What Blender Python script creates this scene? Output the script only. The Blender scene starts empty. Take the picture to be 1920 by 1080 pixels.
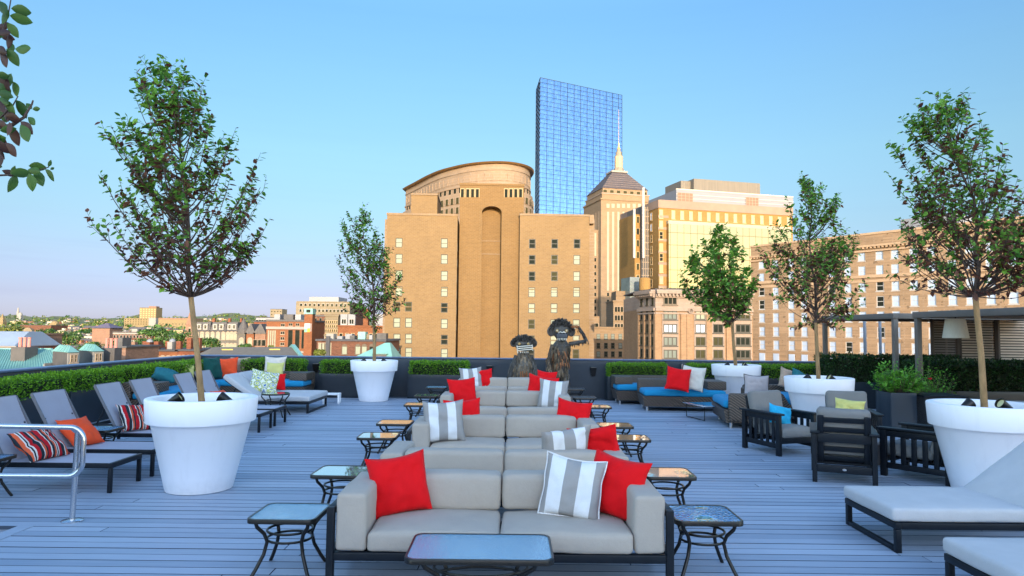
import bpy, bmesh, math, random
from mathutils import Vector, Matrix, noise
S = bpy.context.scene
COL = S.collection
R = math.radians
rnd = random.Random(7)

# ------------------------------------------------------------------ camera
F_PX = 1280.0
EYE = Vector((0.0, 0.0, 1.75))
CROT = Matrix.Rotation(R(-0.13), 3, 'Z') @ Matrix.Rotation(R(90 + 3.53), 3, 'X') @ Matrix.Rotation(R(0.62), 3, 'Z')
cam_d = bpy.data.cameras.new('camera'); cam = bpy.data.objects.new('camera', cam_d); COL.objects.link(cam)
cam_d.sensor_width = 36.0; cam_d.lens = 24.0; cam_d.clip_start = 0.05; cam_d.clip_end = 30000.0
cam.matrix_world = Matrix.Translation(EYE) @ CROT.to_4x4()
S.camera = cam

# ------------------------------------------------------------------ world, sun, exposure
SUN_AZ, SUN_EL = R(7), R(10)          # azimuth measured from straight behind the viewer towards the right
sun_dir = Vector((math.sin(SUN_AZ) * math.cos(SUN_EL), -math.cos(SUN_AZ) * math.cos(SUN_EL), math.sin(SUN_EL)))
W = bpy.data.worlds.new('World'); S.world = W; W.use_nodes = True
wn = W.node_tree.nodes; wl = W.node_tree.links
wn.clear()
wo = wn.new('ShaderNodeOutputWorld'); wb = wn.new('ShaderNodeBackground')
sky = wn.new('ShaderNodeTexSky'); sky.sky_type = 'NISHITA'; sky.sun_disc = False
sky.sun_elevation = SUN_EL; sky.sun_rotation = math.pi - SUN_AZ
sky.altitude = 0; sky.air_density = 1.0; sky.dust_density = 0.35; sky.ozone_density = 2.2
# the evening sky is brightest round the sun, behind the viewer, and calmer on the far side
tcw = wn.new('ShaderNodeTexCoord'); sxyz = wn.new('ShaderNodeSeparateXYZ'); wl.new(tcw.outputs['Generated'], sxyz.inputs[0])
er = wn.new('ShaderNodeValToRGB'); ce = er.color_ramp
SKYR = [(0.0, (.165, .195, .45)), (.045, (.172, .172, .317)), (.092, (.208, .202, .275)), (.146, (.242, .25, .269)), (.242, (.300, .335, .32)), (.342, (.318, .388, .39)), (.423, (.322, .422, .46)), (.80, (.70, .85, 1.0))]
ce.elements[1].position = SKYR[-1][0]
for p, k in SKYR[1:-1]: ce.elements.new(p)
for e, (p, k) in zip(ce.elements, SKYR): e.position = p; e.color = (*k, 1)
wl.new(sxyz.outputs[2], er.inputs[0])
fm_ = wn.new('ShaderNodeMapRange'); fm_.interpolation_type = 'SMOOTHSTEP'; fm_.inputs[1].default_value = -.25; fm_.inputs[2].default_value = .55; wl.new(sxyz.outputs[1], fm_.inputs[0])
mixw = wn.new('ShaderNodeMix'); mixw.data_type = 'RGBA'; mixw.inputs[6].default_value = (1.55, 1.42, 1.32, 1); wl.new(fm_.outputs[0], mixw.inputs[0]); wl.new(er.outputs[0], mixw.inputs[7])
mulw = wn.new('ShaderNodeMix'); mulw.data_type = 'RGBA'; mulw.blend_type = 'MULTIPLY'; mulw.inputs[0].default_value = 1.0
wl.new(sky.outputs['Color'], mulw.inputs[6]); wl.new(mixw.outputs[2], mulw.inputs[7])
# thin dusk streaks of cloud low over the horizon
cmp_ = wn.new('ShaderNodeMapping'); cmp_.inputs['Scale'].default_value = (2.2, 2.2, 46.0); cmp_.inputs['Rotation'].default_value = (0, R(1.6), 0); wl.new(tcw.outputs['Generated'], cmp_.inputs[0])
cn = wn.new('ShaderNodeTexNoise'); cn.inputs['Scale'].default_value = 1.3; cn.inputs['Detail'].default_value = 7; cn.inputs['Roughness'].default_value = .6; wl.new(cmp_.outputs[0], cn.inputs[0])
cr = wn.new('ShaderNodeValToRGB'); cr.color_ramp.elements[0].position = .50; cr.color_ramp.elements[1].position = .74; wl.new(cn.outputs[0], cr.inputs[0])
cb = wn.new('ShaderNodeValToRGB'); cbe = cb.color_ramp; cbe.elements[0].position = .02; cbe.elements[0].color = (.12, .12, .12, 1); cbe.elements[1].position = .34; cbe.elements[1].color = (.05, .05, .05, 1)
e_ = cbe.elements.new(.07); e_.color = (.42, .42, .42, 1); e_ = cbe.elements.new(.12); e_.color = (.10, .10, .10, 1); wl.new(sxyz.outputs[2], cb.inputs[0])
cm = wn.new('ShaderNodeMath'); cm.operation = 'MULTIPLY'; wl.new(cr.outputs[0], cm.inputs[0]); wl.new(cb.outputs[0], cm.inputs[1])
cx_ = wn.new('ShaderNodeMix'); cx_.data_type = 'RGBA'; cx_.blend_type = 'MULTIPLY'; cx_.inputs[7].default_value = (.80, .76, .84, 1); wl.new(cm.outputs[0], cx_.inputs[0]); wl.new(mulw.outputs[2], cx_.inputs[6])
wl.new(cx_.outputs[2], wb.inputs['Color']); wl.new(wb.outputs[0], wo.inputs['Surface'])
wb.inputs['Strength'].default_value = 0.15
sl = bpy.data.lights.new('sun', 'SUN'); sun = bpy.data.objects.new('sun', sl); COL.objects.link(sun)
sl.energy = 2.0; sl.angle = R(0.6); sl.color = (1.0, 0.80, 0.55)
sun.rotation_euler = sun_dir.to_track_quat('Z', 'Y').to_euler()
S.view_settings.view_transform = 'Standard'; S.view_settings.look = 'None'
S.view_settings.gamma = 1.0; S.view_settings.exposure = 2.15

# ------------------------------------------------------------------ measuring helpers
def ray(u, v):
    return CROT @ Vector(((u - 960) / F_PX, -(v - 540) / F_PX, -1.0))
def at(u, v, z=0.0):            # the point at height z seen at (u, v)
    d = ray(u, v); t = (z - EYE.z) / d.z
    return EYE + d * t
def far(u, v, Y):               # the point at distance Y seen at (u, v)
    d = ray(u, v); return EYE + d * (Y / d.y)

# ------------------------------------------------------------------ materials
MATS = {}
def nt(name):
    m = bpy.data.materials.new(name); m.use_nodes = True
    t = m.node_tree; t.nodes.clear()
    o = t.nodes.new('ShaderNodeOutputMaterial'); b = t.nodes.new('ShaderNodeBsdfPrincipled')
    t.links.new(b.outputs[0], o.inputs[0])
    return m, t, b
def N(t, typ, **kw):
    n = t.nodes.new(typ)
    for k, v in kw.items():
        if k.startswith('i_'):
            n.inputs[int(k[2:]) if k[2:].isdigit() else k[2:].replace('_', ' ')].default_value = v
        else: setattr(n, k, v)
    return n
def c4(c, k=1.0): return (min(1, c[0] * k), min(1, c[1] * k), min(1, c[2] * k), 1)
def ramp(t, stops, interp='LINEAR'):
    r = t.nodes.new('ShaderNodeValToRGB'); e = r.color_ramp; e.interpolation = interp
    while len(e.elements) < len(stops): e.elements.new(0.5)
    for el, (p, c) in zip(e.elements, stops): el.position = p; el.color = c4(c)
    return r
def bump(t, b, src, strength=0.3, dist=0.01):
    n = N(t, 'ShaderNodeBump'); n.inputs['Strength'].default_value = strength; n.inputs['Distance'].default_value = dist
    t.links.new(src, n.inputs['Height']); t.links.new(n.outputs[0], b.inputs['Normal'])
def mat(name, col, rough=0.6, metal=0.0, var=0.12, scale=6.0, bmp=0.0, bscale=80.0, spec=0.4, stretch=(1, 1, 1), island=0.0, coat=0.0, bdist=0.01):
    if name in MATS: return MATS[name]
    m, t, b = nt(name); L = t.links
    tc = N(t, 'ShaderNodeTexCoord'); mp = N(t, 'ShaderNodeMapping'); mp.inputs['Scale'].default_value = stretch
    L.new(tc.outputs['Object'], mp.inputs[0])
    n = N(t, 'ShaderNodeTexNoise'); n.inputs['Scale'].default_value = scale; n.inputs['Detail'].default_value = 6; n.inputs['Roughness'].default_value = 0.62
    L.new(mp.outputs[0], n.inputs[0])
    r = ramp(t, [(0.28, [x * (1 - var) for x in col]), (0.72, [x * (1 + var) for x in col])])
    L.new(n.outputs[0], r.inputs[0]); out = r.outputs[0]
    if island:
        g = N(t, 'ShaderNodeNewGeometry'); h = N(t, 'ShaderNodeHueSaturation')
        mm = N(t, 'ShaderNodeMapRange'); mm.inputs[3].default_value = 1 - island; mm.inputs[4].default_value = 1 + island
        L.new(g.outputs['Random Per Island'], mm.inputs[0]); L.new(mm.outputs[0], h.inputs['Value']); L.new(out, h.inputs['Color']); out = h.outputs[0]
    L.new(out, b.inputs['Base Color'])
    b.inputs['Roughness'].default_value = rough; b.inputs['Metallic'].default_value = metal
    b.inputs['Specular IOR Level'].default_value = spec; b.inputs['Coat Weight'].default_value = coat
    if bmp:
        n2 = N(t, 'ShaderNodeTexNoise'); n2.inputs['Scale'].default_value = bscale; n2.inputs['Detail'].default_value = 4
        L.new(tc.outputs['Object'], n2.inputs[0]); bump(t, b, n2.outputs[0], bmp, bdist)
    MATS[name] = m; return m

def weave(name, col, scale=420.0, rough=0.9, var=0.08, bmp=0.25):
    if name in MATS: return MATS[name]
    m, t, b = nt(name); L = t.links
    tc = N(t, 'ShaderNodeTexCoord')
    n = N(t, 'ShaderNodeTexNoise'); n.inputs['Scale'].default_value = 5; n.inputs['Detail'].default_value = 7
    L.new(tc.outputs['Object'], n.inputs[0])
    n3 = N(t, 'ShaderNodeTexNoise'); n3.inputs['Scale'].default_value = scale; n3.inputs['Detail'].default_value = 2
    mp = N(t, 'ShaderNodeMapping'); mp.inputs['Scale'].default_value = (1, 1, 0.25); L.new(tc.outputs['Object'], mp.inputs[0]); L.new(mp.outputs[0], n3.inputs[0])
    a = N(t, 'ShaderNodeMath', operation='ADD'); s = N(t, 'ShaderNodeMath', operation='MULTIPLY'); s.inputs[1].default_value = 0.5
    L.new(n.outputs[0], a.inputs[0]); L.new(n3.outputs[0], a.inputs[1]); L.new(a.outputs[0], s.inputs[0])
    r = ramp(t, [(0.3, [x * (1 - 1.6 * var) for x in col]), (0.7, [x * (1 + 1.6 * var) for x in col])])
    L.new(s.outputs[0], r.inputs[0]); L.new(r.outputs[0], b.inputs['Base Color'])
    b.inputs['Roughness'].default_value = rough; b.inputs['Specular IOR Level'].default_value = 0.2
    b.inputs['Sheen Weight'].default_value = 0.04
    n4 = N(t, 'ShaderNodeTexNoise'); n4.inputs['Scale'].default_value = 9; n4.inputs['Detail'].default_value = 5
    L.new(tc.outputs['Object'], n4.inputs[0])
    a2 = N(t, 'ShaderNodeMath', operation='MULTIPLY_ADD'); a2.inputs[1].default_value = 0.12; L.new(n3.outputs[0], a2.inputs[0]); L.new(n4.outputs[0], a2.inputs[2])
    bump(t, b, a2.outputs[0], bmp * 1.6, 0.02)
    MATS[name] = m; return m

def stripes(name, stops, axis=0, period=1.0, offset=0.0, rough=0.85):
    """woven stripes along one local axis; stops are (start, colour) in one period"""
    if name in MATS: return MATS[name]
    m, t, b = nt(name); L = t.links
    tc = N(t, 'ShaderNodeTexCoord'); sp = N(t, 'ShaderNodeSeparateXYZ'); L.new(tc.outputs['Object'], sp.inputs[0])
    nz = N(t, 'ShaderNodeTexNoise'); nz.inputs['Scale'].default_value = 4; L.new(tc.outputs['Object'], nz.inputs[0])
    w = N(t, 'ShaderNodeMath', operation='MULTIPLY_ADD'); w.inputs[1].default_value = 0.02; L.new(nz.outputs[0], w.inputs[0]); L.new(sp.outputs[axis], w.inputs[2])
    a = N(t, 'ShaderNodeMath', operation='MULTIPLY_ADD'); a.inputs[1].default_value = 1 / period; a.inputs[2].default_value = offset; L.new(w.outputs[0], a.inputs[0])
    f = N(t, 'ShaderNodeMath', operation='FRACT'); L.new(a.outputs[0], f.inputs[0])
    r = ramp(t, stops, 'CONSTANT'); L.new(f.outputs[0], r.inputs[0])
    n = N(t, 'ShaderNodeTexNoise'); n.inputs['Scale'].default_value = 300; L.new(tc.outputs['Object'], n.inputs[0])
    mx = N(t, 'ShaderNodeMix', data_type='RGBA', blend_type='MULTIPLY'); mx.inputs[0].default_value = 0.25
    L.new(r.outputs[0], mx.inputs[6]); L.new(n.outputs[0], mx.inputs[7]); L.new(mx.outputs[2], b.inputs['Base Color'])
    b.inputs['Roughness'].default_value = rough; b.inputs['Specular IOR Level'].default_value = 0.2
    n4 = N(t, 'ShaderNodeTexNoise'); n4.inputs['Scale'].default_value = 10; n4.inputs['Detail'].default_value = 5; L.new(tc.outputs['Object'], n4.inputs[0])
    bump(t, b, n4.outputs[0], 0.3, 0.02)
    MATS[name] = m; return m

def facade_xy(t):
    tc = N(t, 'ShaderNodeTexCoord'); sp = N(t, 'ShaderNodeSeparateXYZ'); t.links.new(tc.outputs['Object'], sp.inputs[0])
    a = N(t, 'ShaderNodeMath', operation='ADD'); t.links.new(sp.outputs[0], a.inputs[0]); t.links.new(sp.outputs[1], a.inputs[1])
    c = N(t, 'ShaderNodeCombineXYZ'); t.links.new(a.outputs[0], c.inputs[0]); t.links.new(sp.outputs[2], c.inputs[1])
    return c.outputs[0], tc.outputs['Object']
def brick(name, col, mortar=None, w=0.9, h=0.3, var=0.18, rough=0.9, blot=0.10, holes=0.0):
    """courses of brick or block on upright walls, with blotches and stray dark bricks"""
    if name in MATS: return MATS[name]
    mortar = mortar or [x * 0.82 + 0.06 for x in col]
    m, t, b = nt(name); L = t.links
    v, obj = facade_xy(t)
    br = N(t, 'ShaderNodeTexBrick'); br.inputs['Scale'].default_value = 1.0
    br.inputs['Brick Width'].default_value = w; br.inputs['Row Height'].default_value = h; br.inputs['Mortar Size'].default_value = 0.022 * h / 0.3
    br.inputs['Color1'].default_value = c4(col, 1 - var); br.inputs['Color2'].default_value = c4(col, 1 + var); br.inputs['Mortar'].default_value = c4(mortar)
    L.new(v, br.inputs[0])
    n = N(t, 'ShaderNodeTexNoise'); n.inputs['Scale'].default_value = 0.22; n.inputs['Detail'].default_value = 8; n.inputs['Roughness'].default_value = 0.7; L.new(obj, n.inputs[0])
    r = ramp(t, [(0.3, (1 - 2 * blot,) * 3), (0.7, (1.0,) * 3)]); L.new(n.outputs[0], r.inputs[0])
    mx = N(t, 'ShaderNodeMix', data_type='RGBA', blend_type='MULTIPLY'); mx.inputs[0].default_value = 1.0
    L.new(br.outputs[0], mx.inputs[6]); L.new(r.outputs[0], mx.inputs[7]); out = mx.outputs[2]
    ns = N(t, 'ShaderNodeTexNoise'); ns.inputs['Scale'].default_value = 2.6; ns.inputs['Detail'].default_value = 8; ns.inputs['Roughness'].default_value = 0.8; L.new(obj, ns.inputs[0])
    rs = ramp(t, [(0.34, (.66,) * 3), (0.5, (.93,) * 3), (0.66, (1.0, 1.0, 1.0))]); L.new(ns.outputs[0], rs.inputs[0])
    m_s = N(t, 'ShaderNodeMix', data_type='RGBA', blend_type='MULTIPLY'); m_s.inputs[0].default_value = 0.5
    L.new(out, m_s.inputs[6]); L.new(rs.outputs[0], m_s.inputs[7]); out = m_s.outputs[2]
    if holes:
        n2 = N(t, 'ShaderNodeTexNoise'); n2.inputs['Scale'].default_value = 1.3; n2.inputs['Detail'].default_value = 3; L.new(obj, n2.inputs[0])
        r2 = ramp(t, [(0.64, (1,) * 3), (0.68, (1 - holes,) * 3)]); L.new(n2.outputs[0], r2.inputs[0])
        m2 = N(t, 'ShaderNodeMix', data_type='RGBA', blend_type='MULTIPLY'); m2.inputs[0].default_value = 1.0
        L.new(out, m2.inputs[6]); L.new(r2.outputs[0], m2.inputs[7]); out = m2.outputs[2]
    L.new(out, b.inputs['Base Color']); b.inputs['Roughness'].default_value = rough; b.inputs['Specular IOR Level'].default_value = 0.2
    bump(t, b, br.outputs['Fac'], -0.25, 0.03)
    MATS[name] = m; return m

def leaf_mat(name, a, bcol, trans=0.25):
    if name in MATS: return MATS[name]
    m, t, b = nt(name); L = t.links
    g = N(t, 'ShaderNodeNewGeometry'); r = ramp(t, [(0.0, a), (1.0, bcol)]); L.new(g.outputs['Random Per Island'], r.inputs[0])
    L.new(r.outputs[0], b.inputs['Base Color']); b.inputs['Roughness'].default_value = 0.45; b.inputs['Specular IOR Level'].default_value = 0.35
    tr = N(t, 'ShaderNodeBsdfTranslucent'); L.new(r.outputs[0], tr.inputs[0])
    ms = N(t, 'ShaderNodeMixShader'); ms.inputs[0].default_value = trans
    o = [n for n in t.nodes if n.type == 'OUTPUT_MATERIAL'][0]
    L.new(b.outputs[0], ms.inputs[1]); L.new(tr.outputs[0], ms.inputs[2]); L.new(ms.outputs[0], o.inputs[0])
    MATS[name] = m; return m

def wicker_mat(name, col, ang=0.6, pitch=26.0):
    if name in MATS: return MATS[name]
    m, t, b = nt(name); L = t.links
    tc = N(t, 'ShaderNodeTexCoord'); sp = N(t, 'ShaderNodeSeparateXYZ'); L.new(tc.outputs['Object'], sp.inputs[0])
    a = N(t, 'ShaderNodeMath', operation='ADD'); L.new(sp.outputs[0], a.inputs[0]); L.new(sp.outputs[1], a.inputs[1])
    c = N(t, 'ShaderNodeCombineXYZ'); L.new(a.outputs[0], c.inputs[0]); L.new(sp.outputs[2], c.inputs[1])
    rot = N(t, 'ShaderNodeMapping'); rot.inputs['Rotation'].default_value = (0, 0, ang); L.new(c.outputs[0], rot.inputs[0])
    w1 = N(t, 'ShaderNodeTexWave', bands_direction='Y'); w1.inputs['Scale'].default_value = pitch / 2; w1.inputs['Distortion'].default_value = 0.6; L.new(rot.outputs[0], w1.inputs[0])
    w2 = N(t, 'ShaderNodeTexWave', bands_direction='X'); w2.inputs['Scale'].default_value = pitch; w2.inputs['Distortion'].default_value = 0.4; L.new(rot.outputs[0], w2.inputs[0])
    mu = N(t, 'ShaderNodeMath', operation='MULTIPLY_ADD'); mu.inputs[1].default_value = 0.35; L.new(w2.outputs[0 if len(w2.outputs) == 1 else 1], mu.inputs[0]); L.new(w1.outputs[1], mu.inputs[2])
    r = ramp(t, [(0.15, [x * 0.35 for x in col]), (0.7, col), (1.0, [x * 1.5 for x in col])]); L.new(mu.outputs[0], r.inputs[0])
    L.new(r.outputs[0], b.inputs['Base Color']); b.inputs['Roughness'].default_value = 0.45
    bump(t, b, mu.outputs[0], 0.6, 0.01)
    MATS[name] = m; return m

def glass_top(name, tint, rough, bmp, bscale, metal=0.85, lo=0.45):
    if name in MATS: return MATS[name]
    m, t, b = nt(name); L = t.links
    tc = N(t, 'ShaderNodeTexCoord')
    v = N(t, 'ShaderNodeTexVoronoi'); v.inputs['Scale'].default_value = bscale; L.new(tc.outputs['Object'], v.inputs[0])
    n = N(t, 'ShaderNodeTexNoise'); n.inputs['Scale'].default_value = 3.2; n.inputs['Detail'].default_value = 3; L.new(tc.outputs['Object'], n.inputs[0])
    r = ramp(t, [(lo, (0, 0, 0)), (lo + .13, (1, 1, 1))]); L.new(n.outputs[0], r.inputs[0])
    mu = N(t, 'ShaderNodeMath', operation='MULTIPLY'); L.new(v.outputs[0], mu.inputs[0]); L.new(r.outputs[0], mu.inputs[1])
    b.inputs['Base Color'].default_value = c4(tint); b.inputs['Metallic'].default_value = metal
    b.inputs['Roughness'].default_value = rough; b.inputs['Specular IOR Level'].default_value = 0.8
    bump(t, b, mu.outputs[0], bmp, 0.012)
    MATS[name] = m; return m

# ------------------------------------------------------------------ objects
def tag(o, label=None, cat=None, group=None, kind=None):
    if label: o['label'] = label
    if cat: o['category'] = cat
    if group: o['group'] = group
    if kind: o['kind'] = kind
    return o
def thing(name, label, cat, loc=(0, 0, 0), rz=0.0, group=None):
    o = bpy.data.objects.new(name, None); COL.objects.link(o)
    o.empty_display_size = 0.2; o.location = loc; o.rotation_euler = (0, 0, rz)
    return tag(o, label, cat, group)
def children(o): return [c for c in bpy.data.objects if c.parent == o]
def dup(o, loc=None, rz=None, label=None, group=None, parent=None, top=True, kids=None):
    c = o.copy(); COL.objects.link(c)
    if parent is not None: c.parent = parent
    if loc is not None: c.location = loc
    if rz is not None: c.rotation_euler = (0, 0, rz)
    if label: c['label'] = label
    if group: c['group'] = group
    for ch in list(children(o)):
        dup(ch, parent=c, top=False)
    return c

class MB:
    def __init__(s): s.v = []; s.f = []; s.m = []
    def add(s, vs, fs, mi=0, M=None):
        o = len(s.v)
        s.v += [tuple(M @ Vector(p)) for p in vs] if M is not None else [tuple(p) for p in vs]
        s.f += [tuple(i + o for i in f) for f in fs]; s.m += [mi] * len(fs); return s
    def box(s, x0, x1, y0, y1, z0, z1, mi=0, M=None):
        vs = [(x0, y0, z0), (x1, y0, z0), (x1, y1, z0), (x0, y1, z0), (x0, y0, z1), (x1, y0, z1), (x1, y1, z1), (x0, y1, z1)]
        return s.add(vs, [(3, 2, 1, 0), (4, 5, 6, 7), (0, 1, 5, 4), (1, 2, 6, 5), (2, 3, 7, 6), (3, 0, 4, 7)], mi, M)
    def bar(s, p, q, w, h, mi=0, up=(0, 0, 1)):
        p, q = Vector(p), Vector(q); d = (q - p); L = d.length; d.normalize()
        u = Vector(up); x = d.cross(u)
        if x.length < 1e-4: x = d.cross(Vector((0, 1, 0)))
        x.normalize(); u = x.cross(d)
        Mx = Matrix((x, d, u)).transposed().to_4x4(); Mx.translation = p
        return s.box(-w / 2, w / 2, 0, L, -h / 2, h / 2, mi, Mx)
    def tube(s, pts, r, n=8, closed=False, mi=0, cap=True):
        pts = [Vector(p) for p in pts]; k = len(pts); rs = r if isinstance(r, (list, tuple)) else [r] * k
        vs = []; fs = []; prev = None
        for i, p in enumerate(pts):
            a = pts[(i - 1) % k] if (closed or i > 0) else p; b = pts[(i + 1) % k] if (closed or i < k - 1) else p
            d = (b - a).normalized()
            if prev is None:
                x = d.cross(Vector((0, 0, 1)))
                if x.length < 1e-3: x = d.cross(Vector((1, 0, 0)))
            else: x = prev - d * prev.dot(d)
            x.normalize(); prev = x; y = d.cross(x)
            for j in range(n):
                t = 2 * math.pi * j / n; vs.append(p + (x * math.cos(t) + y * math.sin(t)) * rs[i])
        for i in range(k if closed else k - 1):
            for j in range(n):
                a = i * n + j; b = i * n + (j + 1) % n; c = ((i + 1) % k) * n
                fs.append((a, b, c + (j + 1) % n, c + j))
        if cap and not closed:
            fs.append(tuple(range(n - 1, -1, -1))); fs.append(tuple((k - 1) * n + j for j in range(n)))
        return s.add(vs, fs, mi)
    def lathe(s, prof, n=40, mi=0, M=None, close=True):
        vs = [(r * math.cos(2 * math.pi * j / n), r * math.sin(2 * math.pi * j / n), z) for r, z in prof for j in range(n)]
        fs = [(i * n + j, i * n + (j + 1) % n, (i + 1) * n + (j + 1) % n, (i + 1) * n + j) for i in range(len(prof) - 1) for j in range(n)]
        if close:
            fs.append(tuple(range(n - 1, -1, -1))); fs.append(tuple((len(prof) - 1) * n + j for j in range(n)))
        return s.add(vs, fs, mi, M)
    def prism(s, poly, z0, z1, mi=0, M=None, top=None):
        n = len(poly); top = top or poly
        vs = [(x, y, z0) for x, y in poly] + [(x, y, z1) for x, y in top]
        fs = [(i, (i + 1) % n, n + (i + 1) % n, n + i) for i in range(n)] + [tuple(range(n - 1, -1, -1)), tuple(range(n, 2 * n))]
        return s.add(vs, fs, mi, M)
    def rbox(s, x0, x1, y0, y1, z0, z1, r=0.03, puff=0.0, seg=3, mi=0, M=None, wob=0.0, seed=0):
        """soft-edged block: rounded edges, optional crowned top and slight wobble"""
        H = Vector(((x1 - x0) / 2, (y1 - y0) / 2, (z1 - z0) / 2)); C = Vector(((x0 + x1) / 2, (y0 + y1) / 2, (z0 + z1) / 2))
        r = min(r, min(H) * 0.98)
        def axis(h):
            inner = h - r; k = max(2, min(10, int(inner * 2 / 0.09)))
            e = [-h + r * (1 - math.cos(math.pi / 2 * i / seg)) for i in range(seg)]
            mid = [-inner + 2 * inner * i / k for i in range(k + 1)]
            return e + mid + [-a for a in reversed(e)]
        A = [axis(H[i]) for i in range(3)]; idx = {}; vs = []; fs = []
        def vert(p):
            key = (round(p[0], 5), round(p[1], 5), round(p[2], 5))
            if key in idx: return idx[key]
            q = Vector([max(-(H[i] - r), min(H[i] - r, p[i])) for i in range(3)]); d = Vector(p) - q
            if d.length > 1e-9: q = q + d.normalized() * r
            u, v = p[0] / H[0], p[1] / H[1]
            k = (1 - u ** 4) * (1 - v ** 4)
            if p[2] > 0: q.z += puff * k * (p[2] / H[2])
            g = q + C
            if wob:
                n = noise.noise_vector(g * 4.0 + Vector((seed * 3.1, seed, 0)))
                g = g + n * wob
            idx[key] = len(vs); vs.append(g); return idx[key]
        for ax in range(3):
            a, b = [(1, 2), (2, 0), (0, 1)][ax]
            for sgn in (-1, 1):
                for i in range(len(A[a]) - 1):
                    for j in range(len(A[b]) - 1):
                        q = []
                        for di, dj in ((0, 0), (1, 0), (1, 1), (0, 1)):
                            p = [0, 0, 0]; p[ax] = sgn * H[ax]; p[a] = A[a][i + di]; p[b] = A[b][j + dj]; q.append(vert(p))
                        fs.append(tuple(q) if sgn > 0 else tuple(reversed(q)))
        return s.add(vs, fs, mi, M)
    def build(s, name, mats, parent=None, smooth=None, loc=None, rot=None):
        me = bpy.data.meshes.new(name); me.from_pydata(s.v, [], s.f)
        for mm in (mats if isinstance(mats, (list, tuple)) else [mats]): me.materials.append(mm)
        if isinstance(mats, (list, tuple)): me.polygons.foreach_set('material_index', s.m)
        if smooth:
            me.polygons.foreach_set('use_smooth', [True] * len(me.polygons)); me.set_sharp_from_angle(angle=R(smooth))
        me.update()
        o = bpy.data.objects.new(name, me); COL.objects.link(o)
        if parent is not None: o.parent = parent
        if loc is not None: o.location = loc
        if rot is not None: o.rotation_euler = rot
        return o
def inst(name, me, parent, loc=(0, 0, 0), rot=(0, 0, 0)):
    o = bpy.data.objects.new(name, me); COL.objects.link(o); o.parent = parent; o.location = loc; o.rotation_euler = rot; return o
# ------------------------------------------------------------------ shared materials
M_black = mat('black_metal', (0.007, 0.010, 0.015), 0.42, 0.0, 0.2, 12, 0.05, 200, spec=0.25)
M_iron = mat('cast_iron', (0.018, 0.017, 0.016), 0.3, 0.3, 0.25, 20, 0.15, 120)
M_steel = mat('brushed_steel', (0.62, 0.62, 0.64), 0.22, 1.0, 0.08, 40, 0.03, 300)
M_alu = mat('satin_aluminium', (0.55, 0.56, 0.58), 0.35, 0.9, 0.05, 20)
def pot_mat():
    m, t, b = nt('white_planter_plastic'); L = t.links
    tc = N(t, 'ShaderNodeTexCoord'); sp = N(t, 'ShaderNodeSeparateXYZ'); L.new(tc.outputs['Object'], sp.inputs[0])
    mp = N(t, 'ShaderNodeMapping'); mp.inputs['Scale'].default_value = (9, 9, .9); L.new(tc.outputs['Object'], mp.inputs[0])
    n = N(t, 'ShaderNodeTexNoise'); n.inputs['Scale'].default_value = 1.0; n.inputs['Detail'].default_value = 7; n.inputs['Roughness'].default_value = .7; L.new(mp.outputs[0], n.inputs[0])
    n2 = N(t, 'ShaderNodeTexNoise'); n2.inputs['Scale'].default_value = 14; n2.inputs['Detail'].default_value = 6; L.new(tc.outputs['Object'], n2.inputs[0])
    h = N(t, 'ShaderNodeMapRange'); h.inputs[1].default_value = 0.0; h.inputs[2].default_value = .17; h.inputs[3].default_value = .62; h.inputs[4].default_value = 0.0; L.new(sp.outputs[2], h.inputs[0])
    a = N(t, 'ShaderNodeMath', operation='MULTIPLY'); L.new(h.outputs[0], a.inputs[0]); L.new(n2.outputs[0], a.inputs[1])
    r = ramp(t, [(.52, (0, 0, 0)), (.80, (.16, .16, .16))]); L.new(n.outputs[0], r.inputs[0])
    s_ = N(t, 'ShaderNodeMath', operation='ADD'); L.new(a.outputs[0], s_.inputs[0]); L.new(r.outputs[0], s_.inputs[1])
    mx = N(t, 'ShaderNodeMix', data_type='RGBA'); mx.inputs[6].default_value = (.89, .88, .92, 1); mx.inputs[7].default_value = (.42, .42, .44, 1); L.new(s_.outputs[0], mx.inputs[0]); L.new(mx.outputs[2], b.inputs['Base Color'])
    b.inputs['Roughness'].default_value = .45; bump(t, b, n2.outputs[0], .06, .004)
    return m
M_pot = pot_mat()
M_soil = mat('soil', (0.035, 0.025, 0.018), 0.95, 0, 0.4, 30, 0.8, 60)
M_slate = mat('slate_blue_paint', (0.032, 0.045, 0.062), 0.45, 0, 0.18, 1.6, 0.05, 60)
M_slate_d = mat('dark_planter_paint', (0.018, 0.026, 0.036), 0.4, 0, 0.2, 2.0, 0.05, 60)
M_cap = mat('coping_metal', (0.10, 0.15, 0.26), 0.35, 0.3, 0.15, 3.0, 0.05, 40)
M_sofa = weave('sofa_fabric', (0.405, 0.35, 0.30), 420, 0.9, 0.05)
M_bed = weave('daybed_fabric', (0.50, 0.49, 0.50), 420, 0.9, 0.05)
M_chairfab = weave('chair_fabric', (0.20, 0.195, 0.19), 420, 0.9, 0.06)
M_red = weave('red_fabric', (0.72, 0.004, 0.008), 500, 0.85, 0.06)
M_orange = weave('orange_fabric', (0.85, 0.085, 0.025), 500, 0.85, 0.06)
M_blue = weave('blue_fabric', (0.012, 0.23, 0.44), 400, 0.85, 0.06)
M_turq = weave('turquoise_fabric', (0.02, 0.36, 0.62), 400, 0.85, 0.06)
M_yel = weave('yellow_fabric', (0.62, 0.58, 0.20), 400, 0.85, 0.06)
M_cream = weave('cream_fabric', (0.68, 0.60, 0.52), 400, 0.9, 0.06)
M_lilac = weave('pale_grey_fabric', (0.42, 0.37, 0.38), 400, 0.9, 0.06)
M_teal = weave('teal_fabric', (0.02, 0.14, 0.17), 300, 0.8, 0.15)
M_green = weave('bottle_green_fabric', (0.008, 0.07, 0.06), 300, 0.8, 0.15)
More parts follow.
